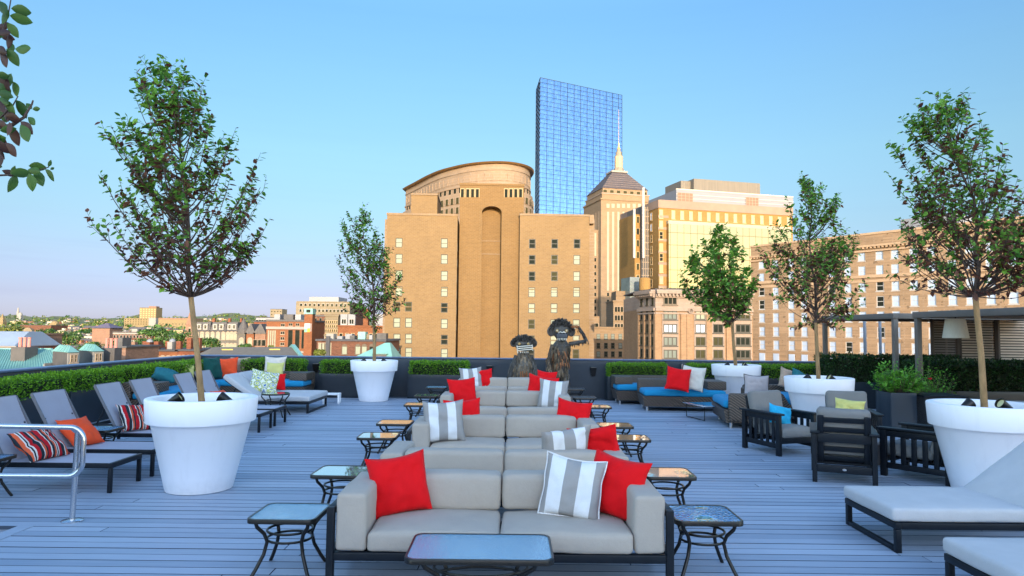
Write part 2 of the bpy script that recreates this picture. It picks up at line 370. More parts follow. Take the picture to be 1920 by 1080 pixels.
M_beige = weave('beige_knit', (0.40, 0.29, 0.22), 160, 0.9, 0.2)
M_sling = weave('sling_mesh', (0.36, 0.36, 0.43), 700, 0.6, 0.05, 0.1)
G, Wh = (0.36, 0.34, 0.33), (0.80, 0.79, 0.80)
M_wide = stripes('wide_grey_white_stripe', [(0, G), (0.5, Wh)], 0, 0.215, 0.27)
RD, BK, OR, CR = (0.5, 0.012, 0.02), (0.02, 0.03, 0.04), (0.72, 0.12, 0.05), (0.7, 0.66, 0.62)
M_multi = stripes('narrow_multicolour_stripe', [(0, RD), (0.16, CR), (0.2, BK), (0.3, OR), (0.38, CR), (0.42, BK), (0.47, CR), (0.52, RD), (0.66, BK), (0.8, CR), (0.84, OR), (0.93, BK)], 0, 0.27, 0.1)
M_ivory = stripes('ivory_brown_edge_stripe', [(0, (0.74, 0.68, 0.60)), (0.8, (0.12, 0.07, 0.05)), (0.86, (0.74, 0.68, 0.60)), (0.93, (0.14, 0.08, 0.06))], 0, 0.6, 0.35)
M_wick = wicker_mat('brown_wicker', (0.082, 0.058, 0.042), 0.6, 15.0)
M_wickd = wicker_mat('dark_wicker', (0.030, 0.032, 0.032), 0.0, 50)
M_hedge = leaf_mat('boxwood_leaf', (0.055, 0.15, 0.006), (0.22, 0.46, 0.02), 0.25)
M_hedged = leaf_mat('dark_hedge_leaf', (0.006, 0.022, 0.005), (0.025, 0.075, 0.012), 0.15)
M_bush = leaf_mat('shrub_leaf', (0.07, 0.22, 0.02), (0.18, 0.46, 0.05), 0.3)
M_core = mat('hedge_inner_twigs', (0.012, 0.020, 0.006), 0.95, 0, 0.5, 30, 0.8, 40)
M_leaf_g = leaf_mat('green_leaf', (0.055, 0.18, 0.024), (0.27, 0.52, 0.07), 0.33)
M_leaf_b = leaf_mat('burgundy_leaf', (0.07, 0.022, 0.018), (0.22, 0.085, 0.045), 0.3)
M_bark = mat('young_bark', (0.33, 0.205, 0.095), 0.8, 0, 0.35, 14, 0.5, 50, stretch=(1, 1, 0.35))
M_twig = mat('twig_bark', (0.10, 0.065, 0.05), 0.8, 0, 0.3, 20)

def flower_mat():
    m, t, b = nt('medallion_print'); L = t.links
    tc = N(t, 'ShaderNodeTexCoord'); mp = N(t, 'ShaderNodeMapping'); mp.inputs['Scale'].default_value = (1, 0.0, 1); L.new(tc.outputs['Object'], mp.inputs[0])
    v = N(t, 'ShaderNodeTexVoronoi'); v.inputs['Scale'].default_value = 6.5; v.inputs['Randomness'].default_value = 0.25; L.new(mp.outputs[0], v.inputs[0])
    w = (0.78, 0.78, 0.74); y = (0.50, 0.52, 0.10); bl = (0.02, 0.12, 0.34)
    r = ramp(t, [(0, bl), (0.07, w), (0.12, bl), (0.2, w), (0.27, y), (0.36, w), (0.42, bl), (0.47, y), (0.58, w)], 'CONSTANT')
    n = N(t, 'ShaderNodeTexNoise'); n.inputs['Scale'].default_value = 40; L.new(tc.outputs['Object'], n.inputs[0])
    a = N(t, 'ShaderNodeMath', operation='MULTIPLY_ADD'); a.inputs[1].default_value = 0.35; L.new(n.outputs[0], a.inputs[0]); L.new(v.outputs[0], a.inputs[2])
    s = N(t, 'ShaderNodeMath', operation='SUBTRACT'); s.inputs[1].default_value = 0.15; L.new(a.outputs[0], s.inputs[0])
    L.new(s.outputs[0], r.inputs[0]); L.new(r.outputs[0], b.inputs['Base Color']); b.inputs['Roughness'].default_value = 0.9
    return m
M_flower = flower_mat()

# ------------------------------------------------------------------ terrace structure
XL, XR, YB = -8.15, 13.2, 18.1
def deck_mat():
    m, t, b = nt('composite_decking'); L = t.links
    tc = N(t, 'ShaderNodeTexCoord'); g = N(t, 'ShaderNodeNewGeometry')
    mp = N(t, 'ShaderNodeMapping'); mp.inputs['Scale'].default_value = (0.7, 30, 8); L.new(tc.outputs['Object'], mp.inputs[0])
    n = N(t, 'ShaderNodeTexNoise'); n.inputs['Scale'].default_value = 3.0; n.inputs['Detail'].default_value = 6; L.new(mp.outputs[0], n.inputs[0])
    n2 = N(t, 'ShaderNodeTexNoise'); n2.inputs['Scale'].default_value = 0.7; n2.inputs['Detail'].default_value = 6; n2.inputs['Roughness'].default_value = 0.65; L.new(tc.outputs['Object'], n2.inputs[0])
    a = N(t, 'ShaderNodeMath', operation='ADD'); L.new(n.outputs[0], a.inputs[0]); L.new(n2.outputs[0], a.inputs[1])
    k = N(t, 'ShaderNodeMath', operation='MULTIPLY_ADD'); k.inputs[1].default_value = 0.75; k.inputs[2].default_value = -0.37; L.new(g.outputs['Random Per Island'], k.inputs[0])
    a2 = N(t, 'ShaderNodeMath', operation='ADD'); L.new(a.outputs[0], a2.inputs[0]); L.new(k.outputs[0], a2.inputs[1])
    h = N(t, 'ShaderNodeMath', operation='MULTIPLY'); h.inputs[1].default_value = 0.5; L.new(a2.outputs[0], h.inputs[0])
    r = ramp(t, [(0.25, (0.225, 0.275, 0.36)), (0.75, (0.40, 0.45, 0.545))]); L.new(h.outputs[0], r.inputs[0])
    # pale scuffs
    n3 = N(t, 'ShaderNodeTexNoise'); n3.inputs['Scale'].default_value = 5.5; n3.inputs['Detail'].default_value = 9; n3.inputs['Roughness'].default_value = 0.75; L.new(tc.outputs['Object'], n3.inputs[0])
    r3 = ramp(t, [(0.64, (0, 0, 0)), (0.74, (0.6, 0.6, 0.6))]); L.new(n3.outputs[0], r3.inputs[0])
    mx = N(t, 'ShaderNodeMix', data_type='RGBA'); mx.inputs[7].default_value = (0.60, 0.62, 0.66, 1)
    L.new(r3.outputs[0], mx.inputs[0]); L.new(r.outputs[0], mx.inputs[6]); L.new(mx.outputs[2], b.inputs['Base Color'])
    rr = ramp(t, [(0.3, (0.42,) * 3), (0.75, (0.68,) * 3)]); L.new(n2.outputs[0], rr.inputs[0]); L.new(rr.outputs[0], b.inputs['Roughness'])
    b.inputs['Specular IOR Level'].default_value = 0.45
    bump(t, b, n.outputs[0], 0.25, 0.004)
    return m
M_deck = deck_mat()
m = MB(); y = -4.0; i = 0
PITCH, GAP = 0.14, 0.012
while y < 17.15:
    x = XL; first = rnd.uniform(1.2, 4.8)
    xs = [XL]; xx = XL + first
    while xx < XR - 0.4: xs.append(xx); xx += 4.88
    xs.append(XR)
    for a, b in zip(xs[:-1], xs[1:]):
        if 3.6 < y and y + PITCH < 6.12:              # stair opening in the boards at the left
            a = max(a, -4.13)
            if b <= a: continue
        dz = rnd.uniform(-0.0015, 0.0015)
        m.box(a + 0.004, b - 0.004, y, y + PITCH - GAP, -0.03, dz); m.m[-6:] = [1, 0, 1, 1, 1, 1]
    y += PITCH
deck = m.build('deck', [M_deck, mat('shade_toned_board_edge', (0.06, 0.075, 0.105), 0.95)]); tag(deck, kind='structure')  # board sides coloured dark so the gaps read as shadow lines
m = MB(); m.box(-4.27, -4.135, 3.6, 6.115, -0.03, 0.001)
for k in range(18): m.box(XL, -4.29, 3.6 + k * 0.14, 3.6 + k * 0.14 + 0.131, -0.2, -0.172)
m.box(XL, -4.27, 6.105, 6.125, -0.2, -0.035)
tag(m.build('deck_step', M_deck), kind='structure')
m = MB(); m.box(XL, XR, 17.16, 17.32, -0.06, 0.004)
tag(m.build('deck_edge', mat('deck_trim', (0.36, 0.40, 0.50), 0.5, 0, 0.1, 3)), kind='structure')
m = MB(); m.box(XL - 0.3, XR + 0.3, -12, YB + 0.3, -0.5, -0.205)
tag(m.build('roof_slab', mat('roof_membrane', (0.03, 0.034, 0.04), 0.8, 0, 0.3, 2)), kind='structure')
m = MB(); m.box(XL, XR, 17.33, YB - 0.003, -0.2, -0.03)
tag(m.build('roof_gutter', mat('roof_membrane_pale', (0.10, 0.12, 0.15), 0.7, 0, 0.3, 2)), kind='structure')
m = MB(); m.box(XL - 0.3, XR + 0.3, -12, YB + 0.3, -31, -0.51)
tag(m.build('podium', brick('podium_brick', (0.30, 0.19, 0.12))), kind='structure')

def parapet(name, label, a, b, cuts, inward):
    """painted wall from a to b (xy), panels cut at the given lengths, metal coping on top"""
    a, b = Vector((a[0], a[1], 0)), Vector((b[0], b[1], 0)); d = (b - a).normalized(); L = (b - a).length
    ang = math.atan2(d.y, d.x); t = thing(name, label, 'wall', a, ang)
    cs = [0] + cuts + [L]
    for p, q in zip(cs[:-1], cs[1:]):
        k = MB(); k.rbox(p + 0.006, q - 0.006, 0, 0.2, -0.2, 0.97, 0.008, seg=2); k.build('panel', M_slate, t, 40)
        k = MB(); k.rbox(p + 0.003, q - 0.003, -0.02, 0.24, 0.972, 1.01, 0.008, seg=2); k.build('coping', M_cap, t, 40)
    return t
parapet('parapet_wall', 'long dark slate blue parapet wall with metal coping across the back of the terrace', (XL, YB), (XR, YB), [2.55, 6.4, 9.4, 12.25, 16.3], 1)
lw = parapet('parapet_wall', 'dark slate blue parapet wall with metal coping along the left edge of the terrace', (XL, -4.0), (XL, YB - 0.001), [4.4, 8.4, 12.2, 15.95, 17.65, 20.6], 1)

# ------------------------------------------------------------------ hedges in trough planters
def leaves_in_shell(bx, n, size, rr, lump=0.05, shell=0.10, droop=0.0):
    x0, x1, y0, y1, z0, z1 = bx; m = MB(); V = []; Fc = []
    A = [(x1 - x0) * (y1 - y0), (x1 - x0) * (z1 - z0), (x1 - x0) * (z1 - z0), (y1 - y0) * (z1 - z0), (y1 - y0) * (z1 - z0)]
    for i in range(n):
        f = rr.choices(range(5), A)[0]; a, b = rr.random(), rr.random(); dep = rr.random() ** 1.5 * shell
        if f == 0: p = Vector((x0 + a * (x1 - x0), y0 + b * (y1 - y0), z1 - dep)); nn = Vector((0, 0, 1))
        elif f in (1, 2):
            p = Vector((x0 + a * (x1 - x0), y0 + dep if f == 1 else y1 - dep, z0 + b * (z1 - z0))); nn = Vector((0, -1 if f == 1 else 1, 0))
        else:
            p = Vector((x0 + dep if f == 3 else x1 - dep, y0 + a * (y1 - y0), z0 + b * (z1 - z0))); nn = Vector((-1 if f == 3 else 1, 0, 0))
        p += nn * (noise.noise(p * 5.0) + 0.5 * noise.noise(p * 13.0)) * lump
        d = (nn * 0.7 + Vector((rr.gauss(0, 0.6), rr.gauss(0, 0.6), rr.gauss(0.35 - droop, 0.5)))).normalized()
        w = d.cross(Vector((rr.gauss(0, 1), rr.gauss(0, 1), rr.gauss(0, 1)))).normalized()
        L = size * rr.uniform(0.7, 1.35); o = len(V)
        V += [p, p + d * L * 0.5 + w * L * 0.3, p + d * L, p + d * L * 0.5 - w * L * 0.3]; Fc.append((o, o + 1, o + 2, o + 3))
    m.add(V, Fc); return m
def hedge(label, x0, x1, y0, y1, z0, z1, dens=2600, size=0.034, mt=None, group='clipped hedges along the parapet', cat='hedge', name='box_hedge', lump=0.05):
    t = thing(name, label, cat, ((x0 + x1) / 2, (y0 + y1) / 2, z0), 0, group)
    hx, hy, h = (x1 - x0) / 2, (y1 - y0) / 2, z1 - z0
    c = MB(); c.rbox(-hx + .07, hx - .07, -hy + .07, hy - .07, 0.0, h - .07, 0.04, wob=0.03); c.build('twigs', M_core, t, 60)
    area = 4 * hx * hy + 4 * (hx + hy) * h
    leaves_in_shell((-hx, hx, -hy, hy, 0, h), int(area * dens), size, random.Random(len(label) * 37 + int(abs(x0) * 100)), lump).build('foliage', mt or M_hedge, t)
    return t
def trough(label, x0, x1, y0, y1, z0, z1, mt=None, group='trough planters along the parapet'):
    t = thing('trough_planter', label, 'planter', ((x0 + x1) / 2, (y0 + y1) / 2, z0), 0, group)
    hx, hy, h = (x1 - x0) / 2, (y1 - y0) / 2, z1 - z0; k = MB()
    k.rbox(-hx, hx, -hy, -hy + .03, 0, h, .008, seg=2); k.rbox(-hx, hx, hy - .03, hy, 0, h, .008, seg=2)
    k.rbox(-hx, -hx + .03, -hy + .031, hy - .031, 0, h - .001, .008, seg=2); k.rbox(hx - .03, hx, -hy + .031, hy - .031, 0, h - .001, .008, seg=2)
    k.build('box', mt or M_slate_d, t, 40)
    k = MB(); k.box(-hx + .031, hx - .031, -hy + .031, hy - .031, 0.02, h - 0.05); k.build('soil', M_soil, t)
    return t
def xs(u, Y): return far(u, 600, Y).x
back = [('third', 455, 568, 'behind the wicker sofa in the back left corner'), ('a', 603, 706, 'half behind the far left white pot'),
        ('b', 770, 878, 'left of the small tyre sculpture'), ('c', 1142, 1250, 'behind the blue wicker daybed'),
        ('d', 1293, 1372, 'just left of the far right white pot'), ('e', 1395, 1545, 'just right of the far right white pot')]
for k, u0, u1, wh in back:
    x0, x1 = xs(u0, 17.45), xs(u1, 17.45)
    trough('dark trough planter at the back wall, ' + wh, x0 - .04, x1 + .04, 17.42, 17.92, -0.03, 0.60)
    hedge('boxwood hedge at the back wall, ' + wh, x0 - .01, x1 + .01, 17.43, 17.91, 0.56, 0.93)
left = [('behind the orange pillow lounger', 10.0, 11.78), ('behind the third sling lounger', 11.83, 13.42),
        ('behind the teal bolster pillow', 13.78, 15.42), ('in the back left corner', 15.47, 17.2), ('beside the nearest lounger', 8.0, 9.95)]
for wh, y0, y1 in left:
    trough('dark trough planter on the left wall, ' + wh, -7.98, -7.52, y0, y1, 0.003, 0.62)
    hedge('boxwood hedge on the left wall, ' + wh, -7.98, -7.50, y0 + .02, y1 - .02, 0.58, 0.92)

# tall dark hedge and planter on the right
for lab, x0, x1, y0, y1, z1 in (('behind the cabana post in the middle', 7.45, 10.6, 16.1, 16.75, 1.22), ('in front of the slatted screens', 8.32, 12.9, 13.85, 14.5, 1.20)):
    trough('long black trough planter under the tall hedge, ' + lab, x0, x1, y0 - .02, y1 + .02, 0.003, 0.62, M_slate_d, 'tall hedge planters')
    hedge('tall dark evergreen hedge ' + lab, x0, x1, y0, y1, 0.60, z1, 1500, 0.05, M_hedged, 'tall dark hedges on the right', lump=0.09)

# wall lights
for k, (u, v) in enumerate([(593, 690), (918, 694), (1112, 697), (1282, 690)]):
    p = far(u, v, YB - 0.002)
    wh = ['between the two left hedges', 'behind the rearmost sofa', 'right of the tall tyre sculpture', 'above a red pillow'][k]
    t = thing('wall_light', 'bronze wedge wall light on the back parapet, ' + wh, 'wall light', (p.x, p.y, p.z - 0.11), 0, 'wedge lights on the parapet')
    c = MB(); c.add([(-.085, -.09, .22), (.085, -.09, .22), (.085, 0, .22), (-.085, 0, .22), (-.05, -.045, 0), (.05, -.045, 0), (.05, 0, 0), (-.05, 0, 0)],
                    [(0, 1, 2, 3), (7, 6, 5, 4), (4, 5, 1, 0), (5, 6, 2, 1), (6, 7, 3, 2), (7, 4, 0, 3)]); c.build('housing', M_iron, t)
    c = MB(); c.box(-.06, .06, -.07, -.012, .221, .232); c.build('lens', mat('light_lens', (0.25, 0.24, 0.22), 0.2), t)

# ------------------------------------------------------------------ pots
def make_pot(label, x, y):
    t = thing('flower_pot', label, 'planter', (x, y, 0), 0, 'giant white flower pots')
    c = MB(); c.lathe([(r_ * .945, z_) for r_, z_ in [(.335, 0.0), (.36, .004), (.367, .03), (.535, .722), (.545, .728), (.583, .728), (.588, .736), (.606, .968), (.600, .980), (.585, .984), (.520, .982), (.510, .974), (.49, .86)]], 72, close=False)
    c.lathe([(0.001, .02), (.33, .02)], 48, close=False)
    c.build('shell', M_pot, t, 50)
    c = MB(); c.lathe([(.463, .86), (.3, .875), (.001, .885)], 48, close=False); c.build('soil', M_soil, t, 60)
    return t
POTS = {}
PX = {'front_left': (far(380, 752, 7.55).x, 7.55), 'far_left': (far(702, 676, 16.75).x, 16.75), 'far_right': (far(1380, 688, 16.45).x, 16.45), 'mid_right': (far(1535, 710, 12.05).x, 12.05), 'front_right': (far(1846, 760, 7.75).x, 7.75)}
pots = [('front_left', 'giant white flower pot, largest in view, standing at the left foreground', *PX['front_left']),
        ('far_left', 'giant white flower pot in front of the back wall, left of the sofas', *PX['far_left']),
        ('far_right', 'giant white flower pot at the back wall behind the red pillow wicker sofa', *PX['far_right']),
        ('mid_right', 'giant white flower pot behind the turquoise pillow armchair', *PX['mid_right']),
        ('front_right', 'giant white flower pot behind the daybed, cut by the right picture edge', *PX['front_right']),
        ('near', 'giant white flower pot holding the tree that overhangs the top left corner', -3.6, 2.9)]
p0 = None
for k, lab, x, y in pots:
    if p0 is None: p0 = make_pot(lab, x, y); POTS[k] = p0
    else: POTS[k] = dup(p0, (x, y, 0), label=lab)
def uplight(label, x, y, rz, tilt, z=.87):
    t = thing('spotlight', label, 'spotlight', (x, y, z), rz, 'garden spotlights in the pots')
    Mx = Matrix.Translation((0, 0, .085)) @ Matrix.Rotation(tilt, 4, 'Y')
    c = MB(); c.lathe([(.025, -.09), (.036, -.08), (.054, .035), (.062, .07), (.058, .072), (.05, .04), (.001, .035)], 20, M=Mx, close=False); c.build('hood', M_iron, t, 40)
    c = MB(); c.lathe([(.001, .05), (.049, .05)], 20, M=Mx, close=False); c.build('lamp', mat('pale_lens', (0.75, 0.68, 0.35), 0.3), t)
    c = MB(); c.tube([(0, 0, -.02), (0, 0, .06)], .015, 8); c.build('stake', M_iron, t)
for k, (px, py) in PX.items():
    nm = {'front_left': 'the large left pot', 'far_left': 'the far left pot', 'far_right': 'the far right pot', 'mid_right': 'the pot behind the armchairs', 'front_right': 'the right foreground pot'}[k]
    uplight('black cone spotlight left of the trunk in ' + nm, px - .26, py - .08, math.pi * 0.05, R(58))
    uplight('black cone spotlight right of the trunk in ' + nm, px + .24, py + .02, math.pi * 1.03, R(60))

# ------------------------------------------------------------------ trees
def crown_tree(label, base, Y, vb, prof, seed, nb=70, leaf=0.075, purple=0.5, r0=0.04, dens=1.0, cat='tree', twig=0.3):
    """young tree: trunk, limbs rising to points inside the crown outline, leaves along the twigs.
    prof: (v, uL, uR) outline rows from the top down; vb: pixel row where the trunk forks, first number its u"""
    rr = random.Random(seed)
    rows = []
    for v, uL, uR in prof:
        a, b = far(uL, v, Y), far(uR, v, Y); rows.append(((a.z + b.z) / 2, (a.x + b.x) / 2, (b.x - a.x) / 2))
    fk = far(vb[0], vb[1], Y); ztop, zbot = rows[0][0], rows[-1][0]
    def row(z):
        for (z1, c1, r1), (z2, c2, r2) in zip(rows[:-1], rows[1:]):
            if z2 <= z <= z1:
                k = (z - z2) / max(1e-6, z1 - z2); return c2 + (c1 - c2) * k, r2 + (r1 - r2) * k
        return (rows[0][1], rows[0][2]) if z > ztop else (rows[-1][1], rows[-1][2])
    base = Vector(base); t = thing('potted_tree', label, cat, base, 0, 'young trees in the white pots')
    def loc(p): return p - base
    f3 = Vector((fk.x, Y + rr.uniform(-.04, .04), fk.z))
    mid = base.lerp(f3, 0.5) + Vector((rr.uniform(-.015, .015), 0, 0))
    lead = [f3]; zt = ztop - 0.05
    for i in range(1, 9):
        z = f3.z + (zt - f3.z) * i / 8; cx, _ = row(z); k = min(1, i / 5)
        lead.append(Vector((f3.x + (cx - f3.x) * k * 0.8 + rr.uniform(-.03, .03), Y + rr.uniform(-.04, .04), z)))
    m = MB(); m.tube([loc(base - Vector((0, 0, .02))), loc(base.lerp(mid, .5)), loc(mid), loc(mid.lerp(f3, .5)), loc(f3)] , [r0 * 1.12, r0, r0 * .94, r0 * .9, r0 * .86], 12)
    m.build('trunk', M_bark, t, 60)
    lim = MB(); lim.tube([loc(p) for p in lead], [r0 * .8 * (1 - i / 9) ** 1.5 + .0025 for i in range(9)], 8)
    def lead_at(z):
        for p, q in zip(lead[:-1], lead[1:]):
            if p.z <= z <= q.z: return p.lerp(q, (z - p.z) / (q.z - p.z))
        return lead[0].copy() if z < lead[0].z else lead[-1].copy()
    LV = ([], [], [])
    def leafat(p, d, L, burg):
        d = d.normalized(); up = Vector((rr.gauss(0, .45), rr.gauss(0, .45), 1)).normalized()
        w = d.cross(up)
        if w.length < .1: w = d.cross(Vector((1, 0, 0)))
        w.normalize(); n = w.cross(d); o = len(LV[0]); q = loc(p)
        c = q + d * L * .5 - n * L * .07
        LV[0].extend([q, q + d * L * .33 + w * L * .26, q + d * L * .66 + w * L * .22, q + d * L - n * L * .08, q + d * L * .66 - w * L * .22, q + d * L * .33 - w * L * .26, c])
        LV[1].extend([(o, o + 1, o + 2, o + 6), (o + 6, o + 2, o + 3), (o + 3, o + 4, o + 6), (o + 6, o + 4, o + 5, o)]); LV[2].extend([burg] * 4)
    def twigline(p, q, r, nl, burgp):
        """a twig from p to q with leaves; returns nothing"""
        c = p.lerp(q, .5) + Vector((rr.gauss(0, .02), rr.gauss(0, .02), -.03 * (q - p).length))
        pts = [p, c, q]; lim.tube([loc(x) for x in pts], [r, r * .7, r * .3], 4, cap=False)
        for i in range(nl):
            k = (i + rr.random()) / nl; k = 0.12 + .92 * k
            x = p.lerp(c, k * 2) if k < .5 else c.lerp(q, min(1.0, k * 2 - 1))
            ax = (q - p).normalized(); side = ax.cross(Vector((rr.gauss(0, 1), rr.gauss(0, 1), rr.gauss(0, 1)))).normalized()
            d = side * rr.uniform(.7, 1.2) + ax * rr.uniform(.1, .8) + Vector((0, 0, rr.uniform(-.55, .25)))
            leafat(x, d, leaf * rr.uniform(.6, 1.25) * (1.1 - .35 * k), 1 if rr.random() < burgp else 0)
    H = ztop - zbot
    zs = []
    while len(zs) < nb:
        z = rr.uniform(zbot, ztop); _, r = row(z)
        if rr.random() < ((r / max(x[2] for x in rows)) ** 1.15 + .12) * min(1, .45 + 1.5 * (z - zbot) / H): zs.append(z)
    for z in zs:
        cx, r = row(z); ph = rr.uniform(0, 2 * math.pi); fr = math.sqrt(rr.uniform(.12, 1.0)) * rr.uniform(.86, 1.04)
        tg = Vector((cx + fr * r * math.cos(ph), Y + fr * r * .92 * math.sin(ph), z))
        rad = (Vector((tg.x, tg.y, 0)) - Vector((cx, Y, 0))).length
        za = max(f3.z - .02, min(z - .12, z - rad * rr.uniform(.8, 1.25) - .1)); at0 = lead_at(za)
        ctl = at0.lerp(tg, .5) + Vector(((tg.x - at0.x) * .2, (tg.y - at0.y) * .2, -.10 * (tg - at0).length))
        pts = []
        for i in range(7):
            k = i / 6; pts.append(at0 * (1 - k) ** 2 + ctl * 2 * k * (1 - k) + tg * k * k)
        L = (tg - at0).length; rb = min(.013, .004 + L * .006)
        lim.tube([loc(x) for x in pts], [rb * (1 - .75 * i / 6) for i in range(7)], 5, cap=False)
        rel = (z - zbot) / H; inner = 1 - fr
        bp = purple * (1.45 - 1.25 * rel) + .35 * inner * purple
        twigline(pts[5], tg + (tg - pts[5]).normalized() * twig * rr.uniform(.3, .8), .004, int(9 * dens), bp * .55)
        nt_ = max(2, int(L * 5.5 * dens * min(1, .5 + 1.3 * rel)))
        for i in range(nt_):
            k = rr.uniform(.30, .98); j = min(5, int(k * 6)); s = pts[j].lerp(pts[j + 1], k * 6 - j)
            ax = (pts[j + 1] - pts[j]).normalized()
            d = (ax * rr.uniform(.5, 1.1) + Vector((rr.gauss(0, .55), rr.gauss(0, .55), rr.uniform(.0, .7)))).normalized()
            e = s + d * twig * rr.uniform(.45, 1.0)
            ec, er = row(e.z)
            if (Vector((e.x - ec, (e.y - Y) / .92, 0))).length > er * 1.12 + .03: e = s.lerp(e, .4)
            twigline(s, e, .0032, int(7 * dens), bp * (1.25 - .5 * k))
    for i in range(46):                                                      # short leafy shoots straight off the leader
        k = rr.uniform(.22, 1.0) ** .7; p = lead_at(f3.z + (zt - f3.z) * k); a = rr.uniform(0, 6.283); q = p + Vector((math.cos(a), math.sin(a), rr.uniform(.5, 1.3))) * twig * rr.uniform(.35, .8)
        twigline(p, q, .003, 8, purple * (.9 - .7 * k))
    lim.build('limbs', M_twig, t, 60)
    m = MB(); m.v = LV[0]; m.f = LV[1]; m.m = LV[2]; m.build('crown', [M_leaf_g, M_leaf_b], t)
    return t
T1 = [(128, 268, 310), (150, 240, 388), (172, 226, 408), (210, 216, 420), (245, 214, 432), (280, 205, 440), (310, 190, 486), (350, 190, 496), (390, 182, 494), (430, 186, 490), (465, 180, 482), (500, 195, 450), (530, 245, 420), (556, 268, 385)]
crown_tree('tallest young tree, with mixed green and purple leaves, in the large left pot', (*PX['front_left'], .87), 7.55, (360, 558), T1, 18, 122, .088, .58, .033, 1.12)
T2 = [(398, 650, 690), (420, 632, 712), (450, 622, 738), (480, 626, 746), (510, 628, 756), (540, 634, 764), (570, 640, 758), (600, 650, 735), (620, 668, 715)]
crown_tree('small young tree with dark mixed leaves in the far left pot', (*PX['far_left'], .87), 16.75, (700, 600), T2, 23, 80, .10, .48, .040, 1.15)
T3 = [(430, 1325, 1352), (450, 1312, 1378), (475, 1286, 1398), (505, 1276, 1412), (535, 1274, 1420), (565, 1290, 1420), (590, 1312, 1414), (608, 1345, 1408)]
crown_tree('round crowned bright green young tree in the far right pot', (*PX['far_right'], .87), 16.45, (1372, 604), T3, 31, 96, .14, .22, .040, 1.0)
T4 = [(336, 1497, 1520), (365, 1478, 1562), (400, 1462, 1580), (440, 1432, 1608), (470, 1420, 1612), (500, 1424, 1622), (530, 1428, 1628), (560, 1452, 1612), (590, 1492, 1592), (612, 1504, 1560)]
crown_tree('slender young tree with thin purple lower branches in the pot behind the armchairs', (*PX['mid_right'], .87), 12.05, (1529, 605), T4, 47, 96, .09, .52, .034, 1.2)
T5 = [(184, 1735, 1785), (215, 1712, 1822), (250, 1690, 1850), (290, 1676, 1885), (330, 1668, 1930), (370, 1668, 1975), (410, 1672, 1990), (450, 1668, 1998), (490, 1682, 1990), (530, 1690, 1970), (560, 1730, 1940), (585, 1780, 1925)]
crown_tree('large young tree with purple tinged leaves at the right picture edge', (*PX['front_right'], .87), 7.75, (1826, 556), T5, 59, 112, .086, .60, .034, 1.2)

